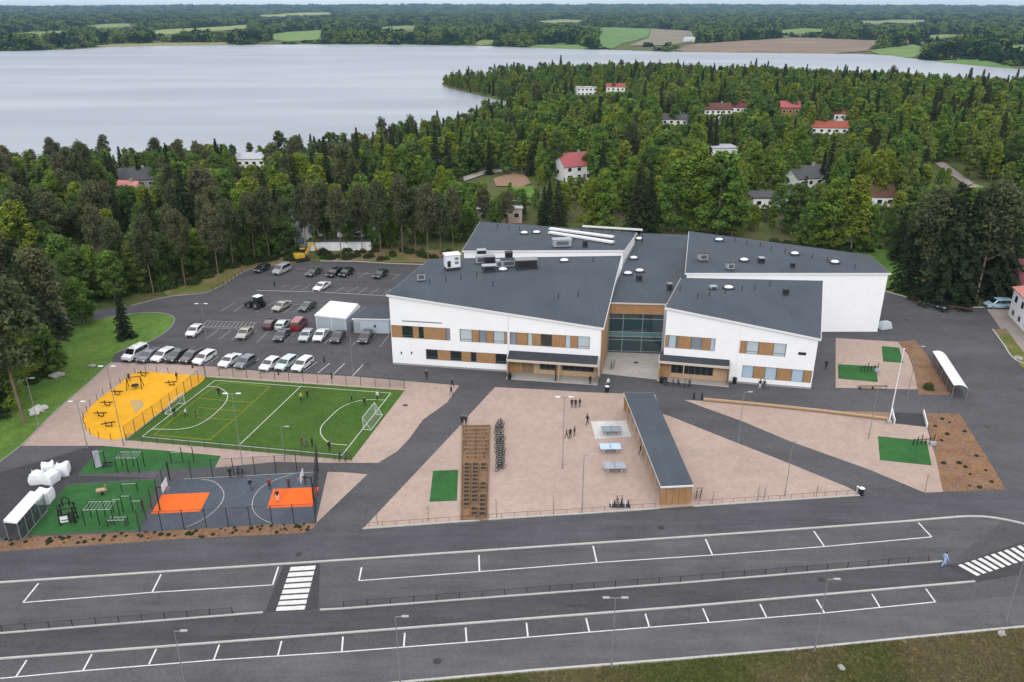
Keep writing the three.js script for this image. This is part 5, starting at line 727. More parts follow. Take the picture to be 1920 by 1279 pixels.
const bikeGeo = (() => { const w = new THREE.TorusGeometry(0.33, 0.034, 6, 20), sp = new MB(); for (let i = 0; i < 6; i++) { const a = i / 6 * Math.PI; sp.bar([Math.cos(a) * 0.32, Math.sin(a) * 0.32, 0], [-Math.cos(a) * 0.32, -Math.sin(a) * 0.32, 0], 0.008); } const f = new MB(); for (const [a, b] of [[[-0.5, 0.34, 0], [-0.08, 0.33, 0]], [[-0.5, 0.34, 0], [-0.2, 0.82, 0]], [[-0.08, 0.33, 0], [-0.22, 0.88, 0]], [[-0.2, 0.8, 0], [0.36, 0.82, 0]], [[-0.08, 0.33, 0], [0.38, 0.74, 0]], [[0.34, 0.95, 0], [0.52, 0.34, 0]]]) f.tube(a, b, 0.036, 0.036, 6); return { w, s: sp.geometry(), f: f.geometry(), h: new MB().path([[0.3, 0.98, -0.28], [0.36, 1.0, -0.12], [0.36, 1.0, 0.12], [0.3, 0.98, 0.28]], 0.018).geometry(), d: new MB().rbox(-0.24, 0.92, 0, 0.26, 0.06, 0.14, 0.03).geometry() }; })();
function bicycle(p, turn, mat, label, group) { const t = thing('bicycle', label, 'bicycle', p, turn, group); for (const x of [-0.5, 0.52]) { const w = part('wheel', bikeGeo.w, M.rubber, t); w.position.set(x, 0.355, 0); part('spokes', bikeGeo.s, M.galv, w); } part('frame', bikeGeo.f, mat, t); part('handlebar', bikeGeo.h, M.steelDark, t); part('saddle', bikeGeo.d, M.rubber, t); return t; }
{
  const R = rng(55), mats = [M.steelBlack, paint(0.02, 0.02, 0.024), paint(0.012, 0.02, 0.045), paint(0.05, 0.012, 0.012), M.steelBlack], P = along([[936, 797], [939, 882]], 20);
  P.forEach((p, i) => { if (i !== 5) bicycle(p.clone().add(V((R() - 0.5) * 0.3, 0.006, 0)), 0.85 + (R() - 0.5) * 0.4 + (R() < 0.4 ? Math.PI : 0), mats[i % 5], 'dark bicycle in the long row beside the garden bed', 'bicycles in the row beside the garden bed'); });
  const r = thing('bike_rack', 'low steel bicycle rack running beside the garden bed', 'bike rack', P[0].clone()), rel = P.map((p) => p.clone().sub(P[0])); new MB().bar(rel[0].clone().setY(0.05), rel.at(-1).clone().setY(0.05), 0.08).build('rail', M.galv, r); for (let i = 0; i + 1 < rel.length; i++) { const c = rel[i].clone().lerp(rel[i + 1], 0.5); new MB().path([[c.x - 0.28, 0.05, c.z], [c.x - 0.26, 0.75, c.z], [c.x + 0.26, 0.75, c.z], [c.x + 0.28, 0.05, c.z]], 0.022, 6).build('hoop', M.galv, r); }
  for (const [x, y, l, g] of [[1158, 947, 'bicycle at the striped rack on the plaza edge', 'bicycles at the plaza edge'], [1166, 946, 'bicycle at the striped rack on the plaza edge', 'bicycles at the plaza edge'], [1306, 932, 'bicycle leaning behind the long shelter end wall', 'bicycles behind the shelter end'], [1314, 931, 'bicycle leaning behind the long shelter end wall', 'bicycles behind the shelter end'], [637, 861, 'bicycle leaning at the pitch corner', 'bicycles at the pitch corner'], [648, 862, 'bicycle leaning at the pitch corner', 'bicycles at the pitch corner'], [1250, 720, 'bicycle at the right porch', 'bicycles at the right porch'], [1262, 722, 'bicycle at the right porch', 'bicycles at the right porch'], [1272, 723, 'bicycle at the right porch', 'bicycles at the right porch'], [1284, 724, 'bicycle at the right porch', 'bicycles at the right porch'], [1146, 690, 'bicycle at the forecourt wall', 'bicycles at the forecourt wall'], [1151, 689, 'bicycle at the forecourt wall', 'bicycles at the forecourt wall'], [447, 890, 'bicycle leaning at the court fence', 'bicycles at the court fence'], [455, 890, 'bicycle leaning at the court fence', 'bicycles at the court fence']]) bicycle(G(x, y).setY(0.012), 1.2 + R() * 0.6, mats[Math.floor(R() * 5)], l, g);
  const rk = thing('bike_rack', 'striped white and black bicycle rack at the plaza edge', 'bike rack', G(1162, 949)); for (let i = 0; i < 6; i++) new MB().path([[-1 + i * 0.4, 0, -0.3], [-1 + i * 0.4, 0.7, -0.2], [-1 + i * 0.4, 0.7, 0.2], [-1 + i * 0.4, 0, 0.3]], 0.04, 6).build('hoop', i % 2 ? M.steelBlack : M.whiteMetal, rk); new MB().box(0, 0.04, 0, 2.4, 0.08, 0.7).build('base', M.steelDark, rk);
}
function goal(base, turn, w, label, mat = M.trim) { const t = thing('football_goal', label, 'goal', base, turn), h = 1.9, d = 1.1; for (const s of [-1, 1]) { new MB().tube([s * w / 2, 0, 0], [s * w / 2, h, 0], 0.04).build('post', mat, t); new MB().bar([s * w / 2, 0.04, 0], [s * w / 2, 0.04, -d], 0.05).build('ground_bar', mat, t); new MB().tube([s * w / 2, h, 0], [s * w / 2, 0.04, -d], 0.025).build('stay', mat, t); new MB().quad([s * w / 2, 0.03, 0], [s * w / 2, h, 0], [s * w / 2, 0.03, -d], [s * w / 2, 0.03, -d]).build('side_net', M.net, t); } new MB().tube([-w / 2, h, 0], [w / 2, h, 0], 0.04).build('crossbar', mat, t); new MB().bar([-w / 2, 0.04, -d], [w / 2, 0.04, -d], 0.05).build('back_bar', mat, t); new MB().quad([-w / 2, h, 0], [w / 2, h, 0], [w / 2, 0.03, -d], [-w / 2, 0.03, -d]).build('net', M.net, t); }
{ const gl = (a, b) => { const A = G(...a), B = G(...b); return Math.atan2(-(B.z - A.z), B.x - A.x); }, ta = gl(q5(1752, 203), q5(1425, 620)); goal(G(...q5(1610, 395)).setY(0.01), ta, 4.6, 'white football goal with pale net at the plaza end of the pitch'); goal(G(...q5(335, 312)).setY(0.01), ta + Math.PI, 3.4, 'football goal at the yellow play area end of the pitch'); }
function hoop(at, turn, label) { const t = thing('basketball_hoop', label, 'basketball hoop', at, turn, 'basketball hoops'); new MB().tube([0, 0, 0], [0, 3.2, 0], 0.09, 0.08).build('pole', M.steelDark, t); new MB().bar([0, 3.1, 0], [1.0, 3.25, 0], 0.12).build('arm', M.steelDark, t); new MB().rbox(1.05, 3.4, 0, 0.05, 1.05, 1.7, 0.02).build('backboard', M.whiteMetal, t); new MB().add(new THREE.TorusGeometry(0.23, 0.02, 6, 18).rotateX(Math.PI / 2).translate(1.36, 3.05, 0)).build('rim', M.orange, t); new MB().add(new THREE.CylinderGeometry(0.22, 0.15, 0.4, 12, 1, true).translate(1.36, 2.84, 0)).build('net', M.net, t); }
hoop(G(300, 957), 0.06, 'basketball hoop at the exercise area end of the court'); hoop(G(588, 938), Math.PI + 0.06, 'basketball hoop at the tan triangle end of the court');
function bars(base, turn, label, { w = 1.8, h = [2.2], d = 0, mat = M.steelDark } = {}) { const t = thing('exercise_bars', label, 'exercise frame', base, turn, 'outdoor exercise frames'); for (let i = 0; i <= h.length; i++) { const hh = Math.max(h[Math.min(i, h.length - 1)], h[Math.max(0, i - 1)]); for (const z of d ? [0, d] : [0]) new MB().tube([i * w, 0, z], [i * w, hh + 0.1, z], 0.06).build('post', mat, t); } for (let i = 0; i < h.length; i++) for (const z of d ? [0, d] : [0]) new MB().tube([i * w, h[i], z], [(i + 1) * w, h[i], z], 0.035).build('bar', M.galv, t); if (d) for (let i = 0; i < h.length * 4; i++) new MB().tube([i * w / 4 + 0.2, h[0], 0], [i * w / 4 + 0.2, h[0], d], 0.025).build('rung', M.galv, t); }
const q8 = crop(0, 830, 300 / 1827);
bars(G(...q8(1045, 855)), 0.05, 'monkey bar frame on the green exercise area by the shelter', { w: 1.6, h: [2.1, 2.1], d: 1.6 }); bars(G(...q8(1300, 800)), 0.05, 'stepped pull up bars on the green exercise area by the shelter', { w: 1.1, h: [1.8, 2.2, 1.5] }); bars(G(...q8(1260, 930)), 0.05, 'parallel dip bars near the court fence', { w: 2, h: [0.9], d: 0.6 }); bars(G(...q8(1395, 565)), 0.1, 'single low bar at the back of the lower green area', { w: 1.8, h: [1.1] }); bars(G(...q8(1400, 270)), 0.0, 'monkey bar frame on the upper green exercise area', { w: 1.4, h: [2.1, 2.1], d: 1.5 }); bars(G(...q8(1085, 297)), 0.4, 'pull up bar at the corner of the upper green area', { w: 1.3, h: [2.3] }); bars(G(322, 869), 0.1, 'pull up bars near the tip of the upper green area', { w: 1.4, h: [1.6, 2.2] });
{ // climbing machine and step bench on the lower green area
  const t = thing('climbing_tower', 'black climbing tower with ring and white panel on the green exercise area', 'climbing frame', G(130, 978), 0.3); for (const [x, z] of [[-0.8, -0.5], [0.8, -0.5], [0.8, 0.6], [-0.8, 0.6]]) new MB().tube([x, 0, z], [x * 0.85, 2.2, z * 0.85], 0.09).build('post', M.steelBlack, t); for (const y of [0.7, 1.4, 2.1]) new MB().path([[-0.8, y, -0.5], [0.8, y, -0.5], [0.8, y, 0.6], [-0.8, y, 0.6]], 0.07, 6, true).build('rope_ring', M.steelBlack, t); new MB().path([[-0.2, 2.1, 0], [-0.3, 2.9, 0], [0.1, 3.3, 0], [0.5, 2.9, 0.1], [0.4, 2.1, 0.1]], 0.08, 7).build('top_hoop', M.steelBlack, t); new MB().rbox(-0.3, 0.8, 0.66, 0.8, 0.8, 0.06, 0.05).build('panel', M.whiteMetal, t); for (const x of [0.3, 0.62]) new MB().rbox(x, 0.9, 0.62, 0.22, 1.5, 0.2, 0.05).build('pad', M.rubber, t);
  const b = thing('spring_rider', 'brown spring rider seat at the back of the lower green area', 'play equipment', G(192, 928), 0.4); new MB().tube([0, 0, 0], [0, 0.5, 0], 0.18, 0.12).build('spring', M.steelDark, b); new MB().rbox(0, 0.7, 0, 1.2, 0.35, 0.5, 0.12).build('seat', M.woodPale, b); new MB().rbox(0.5, 1.05, 0, 0.2, 0.5, 0.4, 0.06).build('backrest', M.woodGrey, b);
  const s = thing('slide_board', 'grey leaning slide board on the upper green exercise area', 'play equipment', G(186, 876), 0.2); new MB().bar([0, 0.1, 0.2], [-0.25, 2.2, -0.4], 0.7, 0.08).build('board', M.greyMetal, s); new MB().add(new THREE.TorusGeometry(0.5, 0.09, 8, 22).rotateX(1.1).translate(1.1, 0.55, 0)).build('ring', M.steelBlack, s); new MB().tube([0.4, 0, 0.1], [0.8, 0.4, 0], 0.06).build('strut', M.steelBlack, s); new MB().box(0.6, 0.03, 0, 2.0, 0.06, 0.5).build('foot', M.steelDark, s);
  // balance pieces on the yellow surface
  const yb = (x, y, turn, label) => { const t = thing('balance_frame', label, 'play equipment', G(...qy(x, y)).setY(0.012), turn, 'black balance frames on the yellow surface'); new MB().bar([-0.9, 0.5, 0], [0.9, 0.5, 0], 0.12).build('beam', M.steelBlack, t); new MB().bar([-0.3, 0, 0], [-0.3, 0.85, 0], 0.1).build('post', M.steelBlack, t); new MB().bar([0.4, 0, 0], [0.4, 0.5, 0], 0.1).build('post', M.steelBlack, t); new MB().bar([-0.3, 0.12, 0], [0.5, 0.12, 0.5], 0.09).build('foot_bar', M.steelBlack, t); };
  yb(450, 590, 0.05, 'black balance frame on the yellow surface near the lamp mast'); yb(360, 740, 0.1, 'black balance frame on the yellow surface at the rounded end'); yb(470, 880, 0.45, 'black balance frame on the yellow surface nearest the tan strip'); yb(590, 440, 0, 'black balance frame on the yellow surface with table like top'); yb(950, 180, 0, 'black balance frame at the car park edge of the yellow surface'); yb(1340, 310, 0.3, 'black balance frame at the pitch fence corner of the yellow surface');
  const bn = thing('basket_swing', 'dark basket swing on the yellow play surface', 'swing', G(...qy(840, 355)).setY(0.012), 0.2); for (const s of [-1, 1]) for (const z of [-0.7, 0.7]) new MB().tube([s * 1.1, 0, z], [s * 0.95, 1.9, 0], 0.06).build('leg', M.steelBlack, bn); new MB().tube([-0.95, 1.9, 0], [0.95, 1.9, 0], 0.06).build('crossbar', M.steelBlack, bn); new MB().add(new THREE.TorusGeometry(0.5, 0.07, 8, 20).rotateX(Math.PI / 2).translate(0, 0.5, 0)).build('basket', M.navyCloth = std({ color: lin(0.015, 0.018, 0.035) }), bn); new MB().add(new THREE.CircleGeometry(0.48, 18).rotateX(-Math.PI / 2).translate(0, 0.48, 0)).build('basket_net', M.navyCloth, bn); for (const s of [-1, 1]) new MB().tube([s * 0.45, 0.5, 0], [s * 0.6, 1.9, 0], 0.02).build('chain', M.galv, bn);
}
for (const [x, y, l] of [[1592, 705, 'dark climbing rungs on the play mat of the small yard'], [1690, 842, 'dark spring platform on the mat beside the mulch bed']]) { const t = thing('climbing_rungs', l, 'play equipment', G(x + 22, y - 8), 0.05); for (let i = 0; i < 6; i++) new MB().tube([i * 0.55, 0, 0], [i * 0.55, 0.9 + (i % 3) * 0.3, 0], 0.06).build('post', M.steelBlack, t); new MB().tube([0, 0.75, 0], [2.75, 0.85, 0], 0.05).build('beam', M.steelBlack, t); new MB().rbox(2.5, 0.3, 0.3, 0.8, 0.5, 0.5, 0.06).build('step_block', M.greyMetal, t); }
for (const [x, y, l] of [[608, 679, 'black bollard at a bay in the front car row'], [622, 710, 'black bollard between the front row and the pitch fence'], [522, 703, 'black bollard before the mint car'], [361, 690, 'black bollard before the brown estate car'], [515, 537, 'black bollard in the upper car park'], [1301, 748, 'black bollard at the diagonal path start'], [1316, 749, 'black bollard at the end of the timber edging'], [1606, 926, 'grey bollard at the tip of the tan yard']]) { const t = thing('bollard', l, 'bollard', G(x, y)); new MB().tube([0, 0, 0], [0, 1, 0], 0.12, 0.11, 10).build('post', x > 1600 ? M.greyMetal : M.steelBlack, t); new MB().tube([0, 1, 0], [0, 1.06, 0], 0.15, 0.12, 10).build('cap', x > 1600 ? M.trim : M.steelDark, t); }
for (const [x, y, l] of [[1138, 735, 'round litter bin with pale lid before the forecourt'], [1377, 719, 'dark litter bin beside the right porch'], [955, 711, 'dark litter bin at the corner of the left porch'], [1240, 718, 'dark litter bin at the corner of the right porch'], [1614, 928, 'dark litter bin with white lid at the path end']]) { const t = thing('litter_bin', l, 'litter bin', G(x, y)); new MB().tube([0, 0, 0], [0, 0.95, 0], 0.28, 0.33, 12).build('drum', M.steelBlack, t); new MB().tube([0, 0.95, 0], [0, 1.05, 0], 0.35, 0.2, 12).build('lid', y > 900 || y === 735 ? M.whiteMetal : M.steelDark, t); }
{ const t = thing('yard_bench', 'long low brown bench at the edge of the small tan yard', 'bench', G(1612, 729), 0.02); for (let i = 0; i < 3; i++) new MB().box(2, 0.45, -0.18 + i * 0.17, 4.6, 0.05, 0.14).build('slat', M.woodGrey, t); for (const x of [0, 2, 4]) new MB().box(x, 0.21, 0, 0.1, 0.42, 0.45).build('leg', M.steelDark, t);
  const g = thing('barrier_boom', 'red barrier boom lying beside the dark blue car', 'barrier', G(1777, 581), -0.55); new MB().bar([0, 0.9, 0], [4, 0.9, 0], 0.1).build('boom', std({ color: lin(0.22, 0.05, 0.04) }), g); new MB().box(0, 0.5, 0, 0.3, 1, 0.3).build('post', M.steelDark, g); new MB().box(3.9, 0.45, 0, 0.08, 0.9, 0.08).build('rest_post', M.steelDark, g);
  const c = thing('covered_cart', 'pale tarpaulin covered cart at the hall corner', 'cart', G(1658, 617), 0.3); const cg = new THREE.BoxGeometry(2.2, 1.3, 1.3, 6, 4, 4), p = cg.attributes.position; for (let i = 0; i < p.count; i++) { const y = p.getY(i) + 0.65; p.setXYZ(i, p.getX(i) * (1.05 - 0.35 * y * y / 1.7) + 0.05 * Math.sin(y * 7), y + 0.15, p.getZ(i) * (1.05 - 0.3 * y * y / 1.7)); } cg.computeVertexNormals(); part('tarpaulin', cg, M.tableBlue.clone(), c).material = std({ color: lin(0.42, 0.48, 0.49), roughness: 0.5 }); for (const s of [-0.7, 0.7]) new MB().tube([s, 0.2, -0.6], [s, 0.2, 0.6], 0.2, 0.2, 12).build('wheel', M.rubber, c); }
{ const R = rng(19); let k = 0; for (const [x, y, s, l] of [[72, 770, 0.9, 'pale boulder beside the lamp on the lawn'], [66, 776, 0.6, 'pale boulder beside the lamp on the lawn'], [80, 767, 0.7, 'pale boulder beside the lamp on the lawn'], [172, 687, 0.5, 'small pale stone on the lawn near the tan path'], [104, 706, 0.8, 'grey boulder at the foot of the lawn trees'], [114, 704, 0.6, 'grey boulder at the foot of the lawn trees'], [1910, 673, 0.6, 'pale stone in the olive grass strip'], [1878, 1189, 0.35, 'small pale stone on the grass verge'], [1578, 1253, 0.3, 'small pale stone on the grass verge']]) { const g = new THREE.IcosahedronGeometry(s, 2), p = g.attributes.position; for (let i = 0; i < p.count; i++) { const v = V().fromBufferAttribute(p, i), n = 1 + 0.22 * Math.sin(v.x * 5 / s + k) * Math.cos(v.y * 4 / s + k) + 0.1 * Math.sin(v.z * 7 / s); p.setXYZ(i, v.x * n * 1.2, v.y * n * 0.55 + s * 0.2, v.z * n); } g.computeVertexNormals(); const m = shade(new THREE.Mesh(boxUV(bare(g)), y < 780 && s > 0.55 && x < 90 ? M.concretePale : M.stone)); m.name = numbered('boulder'); m.position.copy(G(x, y)); m.rotation.y = k++; scene.add(tag(m, l, 'boulder', 'boulders on the grass')); } }
// ---------------------------------------------------------------- people
const personGeo = (() => {
  const cache = {}, raw = {};
  return (pose, col) => {
    const key = pose + col.join(); if (cache[key]) return cache[key];
    const w = pose === 'walk', s = pose === 'sit', J = { pel: [0, 0.93, 0], chest: [0, 1.28, 0.02], neck: [0, 1.47, 0.02], head: [0, 1.6, 0.04] };
    const B = []; const b = (a, c, r0, r1, k) => B.push([a, c, r0, r1, k]);
    b([0, 0.94, 0], [0, 1.2, 0.01], 0.135, 0.13, 1); b([-0.1, 1.34, 0.01], [0.1, 1.34, 0.01], 0.1, 0.1, 1); b([0, 1.2, 0.01], [0, 1.36, 0.01], 0.13, 0.12, 1); b([0, 1.36, 0.01], [0, 1.52, 0.03], 0.055, 0.052, 2); b([0, 1.57, 0.035], [0, 1.66, 0.03], 0.082, 0.095, 2); b([0, 1.66, 0.01], [0, 1.68, 0.0], 0.098, 0.096, 3); b([0, 1.6, 0.11], [0, 1.585, 0.125], 0.02, 0.016, 2);
    const hands = [];
    for (const q of [-1, 1]) {
      const f = w ? q * 0.26 : s ? 0.05 : q * 0.03, kf = w ? q * 0.2 : 0.02, hip = [q * 0.09, 0.9, 0], knee = s ? [q * 0.11, 0.52, 0.36] : [q * 0.1, 0.49, f * 0.55 + 0.03], ank = s ? [q * 0.1, 0.09, 0.3] : [q * 0.105, 0.09, f * (q > 0 ? 1 : 1.1)];
      b(hip, knee, 0.095, 0.065, 0); b(knee, ank, 0.06, 0.043, 0); b(ank, [ank[0], 0.05, ank[2] + 0.15], 0.045, 0.04, 4);
      const sh = [q * 0.18, 1.37, 0.01], el = [q * 0.25, 1.12, w ? -q * 0.1 : 0.0], wr = pose === 'raise' && q > 0 ? [q * 0.3, 1.32, 0.22] : [q * 0.27, 0.88, w ? -q * 0.12 + 0.08 : 0.08];
      b(sh, el, 0.06, 0.046, 1); b(el, wr, 0.045, 0.032, 1); const d = V(...wr).sub(V(...el)).normalize(), hp = V(...wr).addScaledVector(d, 0.07); b(wr, hp.toArray(), 0.03, 0.03, 2); hands.push([hp, d, q]);
    }
    let base = raw[pose]; const S = 1.0, dist0 = 0;
    const n = 56, field = base ? null : new MarchingCubes(n, new THREE.MeshBasicMaterial(), false, false, 60000); if (field) field.isolation = 0;
    const smin = (a, c, k) => { const h = clamp(0.5 + 0.5 * (c - a) / k, 0, 1); return lerp(c, a, h) - k * h * (1 - h); };
    const dist = ([a, c, r0, r1], x, y, z) => { const ex = c[0] - a[0], ey = c[1] - a[1], ez = c[2] - a[2], t = clamp(((x - a[0]) * ex + (y - a[1]) * ey + (z - a[2]) * ez) / (ex * ex + ey * ey + ez * ez + 1e-9), 0, 1); return Math.hypot(x - a[0] - ex * t, y - a[1] - ey * t, z - a[2] - ez * t) - lerp(r0, r1, t); };
    if (!base) { for (let k = 0; k < n; k++) for (let j = 0; j < n; j++) for (let i = 0; i < n; i++) { const x = (i / n * 2 - 1) * S, y = (j / n * 2 - 1) * S + 0.93, z = (k / n * 2 - 1) * S; let d = 9; if (Math.abs(x) < 0.55 && Math.abs(z) < 0.6) for (const c of B) d = smin(d, dist(c, x, y, z), 0.03); field.field[k * n * n + j * n + i] = -d; }
    field.update(); const cn = field.count, P0 = Array.from(field.positionArray.subarray(0, cn * 3)); for (let i = 0; i < cn; i++) { P0[i * 3] *= S; P0[i * 3 + 1] = P0[i * 3 + 1] * S + 0.93; P0[i * 3 + 2] *= S; }
      const K = []; for (let i = 0; i < cn; i++) { let bd = 9, k = 0; for (const c of B) { const d = dist(c, P0[i * 3], P0[i * 3 + 1], P0[i * 3 + 2]); if (d < bd) { bd = d; k = c[4]; } } K.push(k); }
      base = raw[pose] = { P0, N0: Array.from(field.normalArray.subarray(0, cn * 3)), K }; }
    const cnt = base.K.length, P = base.P0.slice(), N = base.N0.slice();
    const pal = [col.slice(3, 6), col.slice(0, 3), [0.42, 0.25, 0.18], col.slice(6, 9), [0.03, 0.03, 0.032]], C = []; for (let i = 0; i < cnt; i++) C.push(...pal[base.K[i]]);
    for (const [hp, d, q] of hands) { const side = V(0, 0, 1).cross(d).normalize(), fw = d.clone().cross(side).normalize(); const fg = (off, dir, L, r) => { const g = new THREE.CylinderGeometry(r * 0.75, r, L, 5).toNonIndexed(); const m = new THREE.Matrix4().compose(hp.clone().add(off).addScaledVector(dir, L / 2), new THREE.Quaternion().setFromUnitVectors(V(0, 1, 0), dir), V(1, 1, 1)); g.applyMatrix4(m); P.push(...g.attributes.position.array); N.push(...g.attributes.normal.array); for (let i = 0; i < g.attributes.position.count; i++) C.push(...pal[2]); }; for (let i = 0; i < 4; i++) fg(fw.clone().multiplyScalar((i - 1.5) * 0.019), d.clone().addScaledVector(side, q * -0.25).normalize(), [0.07, 0.08, 0.075, 0.06][i], 0.009); fg(fw.clone().multiplyScalar(0.03).addScaledVector(d, -0.03), d.clone().addScaledVector(fw, 0.9).normalize(), 0.055, 0.01); }
    const g = new THREE.BufferGeometry(); g.setAttribute('position', new THREE.Float32BufferAttribute(P, 3)); g.setAttribute('normal', new THREE.Float32BufferAttribute(N, 3)); g.setAttribute('color', new THREE.Float32BufferAttribute(C, 3)); const hair = new THREE.SphereGeometry(0.112, 12, 8, 0, 6.284, 0, 1.75); hair.rotateX(-0.45); hair.translate(0, 1.655, 0.012); return cache[key] = { g, hair };
  };
})();
M.cloth = std({ vertexColors: true, roughness: 0.95 }); M.hair = std({ color: lin(0.035, 0.024, 0.016), roughness: 0.9 }); M.hairFair = std({ color: lin(0.22, 0.15, 0.08), roughness: 0.9 });
const clothes = { black: [0.015, 0.015, 0.017], navy: [0.015, 0.02, 0.04], grey: [0.08, 0.085, 0.09], red: [0.2, 0.02, 0.02], blue: [0.3, 0.45, 0.68], lime: [0.35, 0.42, 0.1], white: [0.6, 0.6, 0.6], brown: [0.09, 0.05, 0.03] };
function person(x, y, pose, top, low, size, turn, label, group) { const c = [...clothes[top], ...clothes[low], 0.03, 0.02, 0.015], G0 = personGeo(pose, c), t = thing('person', label, 'person', G(x, y).setY(0.012), turn, group); t.scale.setScalar(size); part('body', G0.g, M.cloth, t); part('hair', G0.hair, (x * 7 + y) % 3 < 1 ? M.hairFair : M.hair, t); }
const gA = 'people standing near the twin lamp on the plaza', gB = 'people on the football pitch', gC = 'people on the basketball court';
for (const a of [[1072, 764, 'raise', 'black', 'black', 0.86, 0.4, 'person in black raising one arm near the school side of the plaza', gA], [1079, 765, 'stand', 'navy', 'black', 0.9, -0.3, 'person in navy in the middle of the trio on the plaza', gA], [1087, 763, 'stand', 'black', 'grey', 0.85, -1, 'person in black top and grey trousers in the plaza trio', gA], [1062, 822, 'walk', 'grey', 'black', 0.84, 1.2, 'person in grey walking beside the twin lamp', gA], [1069, 821, 'stand', 'black', 'navy', 0.9, 0.2, 'person in black jacket and navy trousers beside the twin lamp', gA], [1077, 818, 'stand', 'navy', 'navy', 0.9, -1.4, 'person all in navy beside the twin lamp', gA], [1101, 796, 'walk', 'black', 'black', 0.95, 2, 'person in black walking alone towards the ping pong tables', gA], [1201, 853, 'walk', 'black', 'grey', 0.95, 0.8, 'person walking along the open side of the long shelter', null], [867, 798, 'stand', 'black', 'black', 1, 0.3, 'taller person in black at the corner of the garden bed', null], [874, 797, 'stand', 'navy', 'black', 0.92, 0.1, 'shorter person in navy at the corner of the garden bed', null],
  [565, 752, 'stand', 'lime', 'black', 0.85, 0, 'person in lime shirt on the half way line of the pitch', gB], [577, 747, 'stand', 'black', 'black', 0.85, 1, 'person in black beside the half way line', gB], [660, 756, 'walk', 'navy', 'black', 0.85, 1.5, 'person in navy outside the far goal area', gB], [684, 761, 'walk', 'black', 'navy', 0.85, 0.6, 'person in black top running towards the far goal', gB], [708, 750, 'stand', 'white', 'black', 0.9, -0.6, 'person in white shirt at the car park corner of the pitch', gB], [566, 836, 'raise', 'brown', 'grey', 0.85, 1.4, 'person in brown raising an arm near the path side of the pitch', gB], [575, 839, 'walk', 'grey', 'grey', 0.8, -1.4, 'person in grey between two others near the path side', gB], [586, 838, 'stand', 'black', 'black', 0.9, -1.6, 'person in black near the path side of the pitch', gB], [618, 846, 'stand', 'black', 'navy', 0.95, 0.9, 'person in black near the goal area corner by the path', gB], [411, 742, 'stand', 'black', 'black', 0.9, 0.5, 'person in black inside the white goal arc', gB], [328, 781, 'raise', 'black', 'grey', 0.9, 1.2, 'person in black raising an arm at the goal by the yellow area', gB], [349, 782, 'walk', 'white', 'black', 0.85, 1.8, 'person in white shirt at the goal by the yellow area', gB], [367, 783, 'stand', 'brown', 'brown', 0.85, -1, 'person in brown at the goal by the yellow area', gB],
  [506, 917, 'stand', 'red', 'black', 0.9, 0.4, 'person in dark red beside the orange key', gC], [542, 914, 'stand', 'brown', 'black', 0.85, 0, 'person in brown behind the orange key', gC], [573, 908, 'stand', 'black', 'brown', 0.9, -0.5, 'person in black top at the fence end of the court', gC], [521, 940, 'raise', 'navy', 'white', 0.95, 0.2, 'person in navy shooting on the orange key', gC], [470, 918, 'sit', 'black', 'grey', 0.9, 0.8, 'person in black crouching on the three point arc', gC], [432, 895, 'stand', 'black', 'black', 0.9, 0.2, 'person in black at the court fence', gC],
  [848, 727, 'walk', 'black', 'black', 0.95, 1, 'person in black on the path beside the pitch, ahead of a companion', null], [846, 741, 'walk', 'navy', 'grey', 0.9, 0.9, 'person in navy following on the path beside the pitch', null], [1246, 722, 'stand', 'black', 'grey', 0.95, 0.3, 'person in grey trousers among the bicycles at the right porch', null], [1292, 727, 'walk', 'grey', 'black', 0.95, -1.2, 'person in grey jacket walking out of the right porch', null], [1140, 727, 'walk', 'white', 'black', 1, 0.2, 'person in white shirt walking before the forecourt', null], [1106, 721, 'stand', 'black', 'navy', 0.95, 0.6, 'person in black at the open end of the left porch', null], [800, 712, 'stand', 'black', 'black', 1, 0.2, 'person in black before the left wing wall', null], [1424, 729, 'stand', 'black', 'white', 0.95, 0.3, 'person with pale trousers before the right wing windows', null], [1432, 730, 'walk', 'black', 'grey', 0.95, -0.6, 'person in black walking before the right wing windows', null], [1548, 693, 'walk', 'black', 'black', 1, 2.2, 'person in black walking round the right wing corner', null], [1769, 1062, 'walk', 'blue', 'blue', 1.05, 1.6, 'person in light blue at the end of the long wire fence', null], [243, 714, 'raise', 'navy', 'black', 0.8, 0.6, 'child in navy at the edge of the yellow surface', null], [332, 712, 'stand', 'black', 'brown', 0.8, 1, 'child in black at the fence corner of the yellow surface', null]]) person(...a);
// ---------------------------------------------------------------- houses among the trees
const roofMat = (c, s) => std({ roughness: 0.85, map: grainy(c, s, { n: 128, m: 3, fine: 0.15, mid: 0.1, stretch: 2 }) });
const RM = { red: roofMat([0.36, 0.105, 0.11], 601), brick: roofMat([0.30, 0.085, 0.06], 602), brown: roofMat([0.12, 0.06, 0.05], 603), grey: roofMat([0.085, 0.085, 0.09], 604), pale: roofMat([0.42, 0.44, 0.46], 605), pink: roofMat([0.52, 0.22, 0.19], 606), maroon: roofMat([0.14, 0.05, 0.055], 607), blue: roofMat([0.22, 0.29, 0.36], 608) };
const WM = { white: M.render, beige: std({ color: lin(0.5, 0.4, 0.31) }), wood: std({ color: lin(0.3, 0.15, 0.07) }), rose: std({ color: lin(0.55, 0.4, 0.36) }), red: std({ color: lin(0.25, 0.05, 0.045) }), grey: std({ color: lin(0.3, 0.31, 0.32) }) };
const clear = [];                                                        // views the photograph shows open: [x0, x1, y0, y1, z of what is seen]
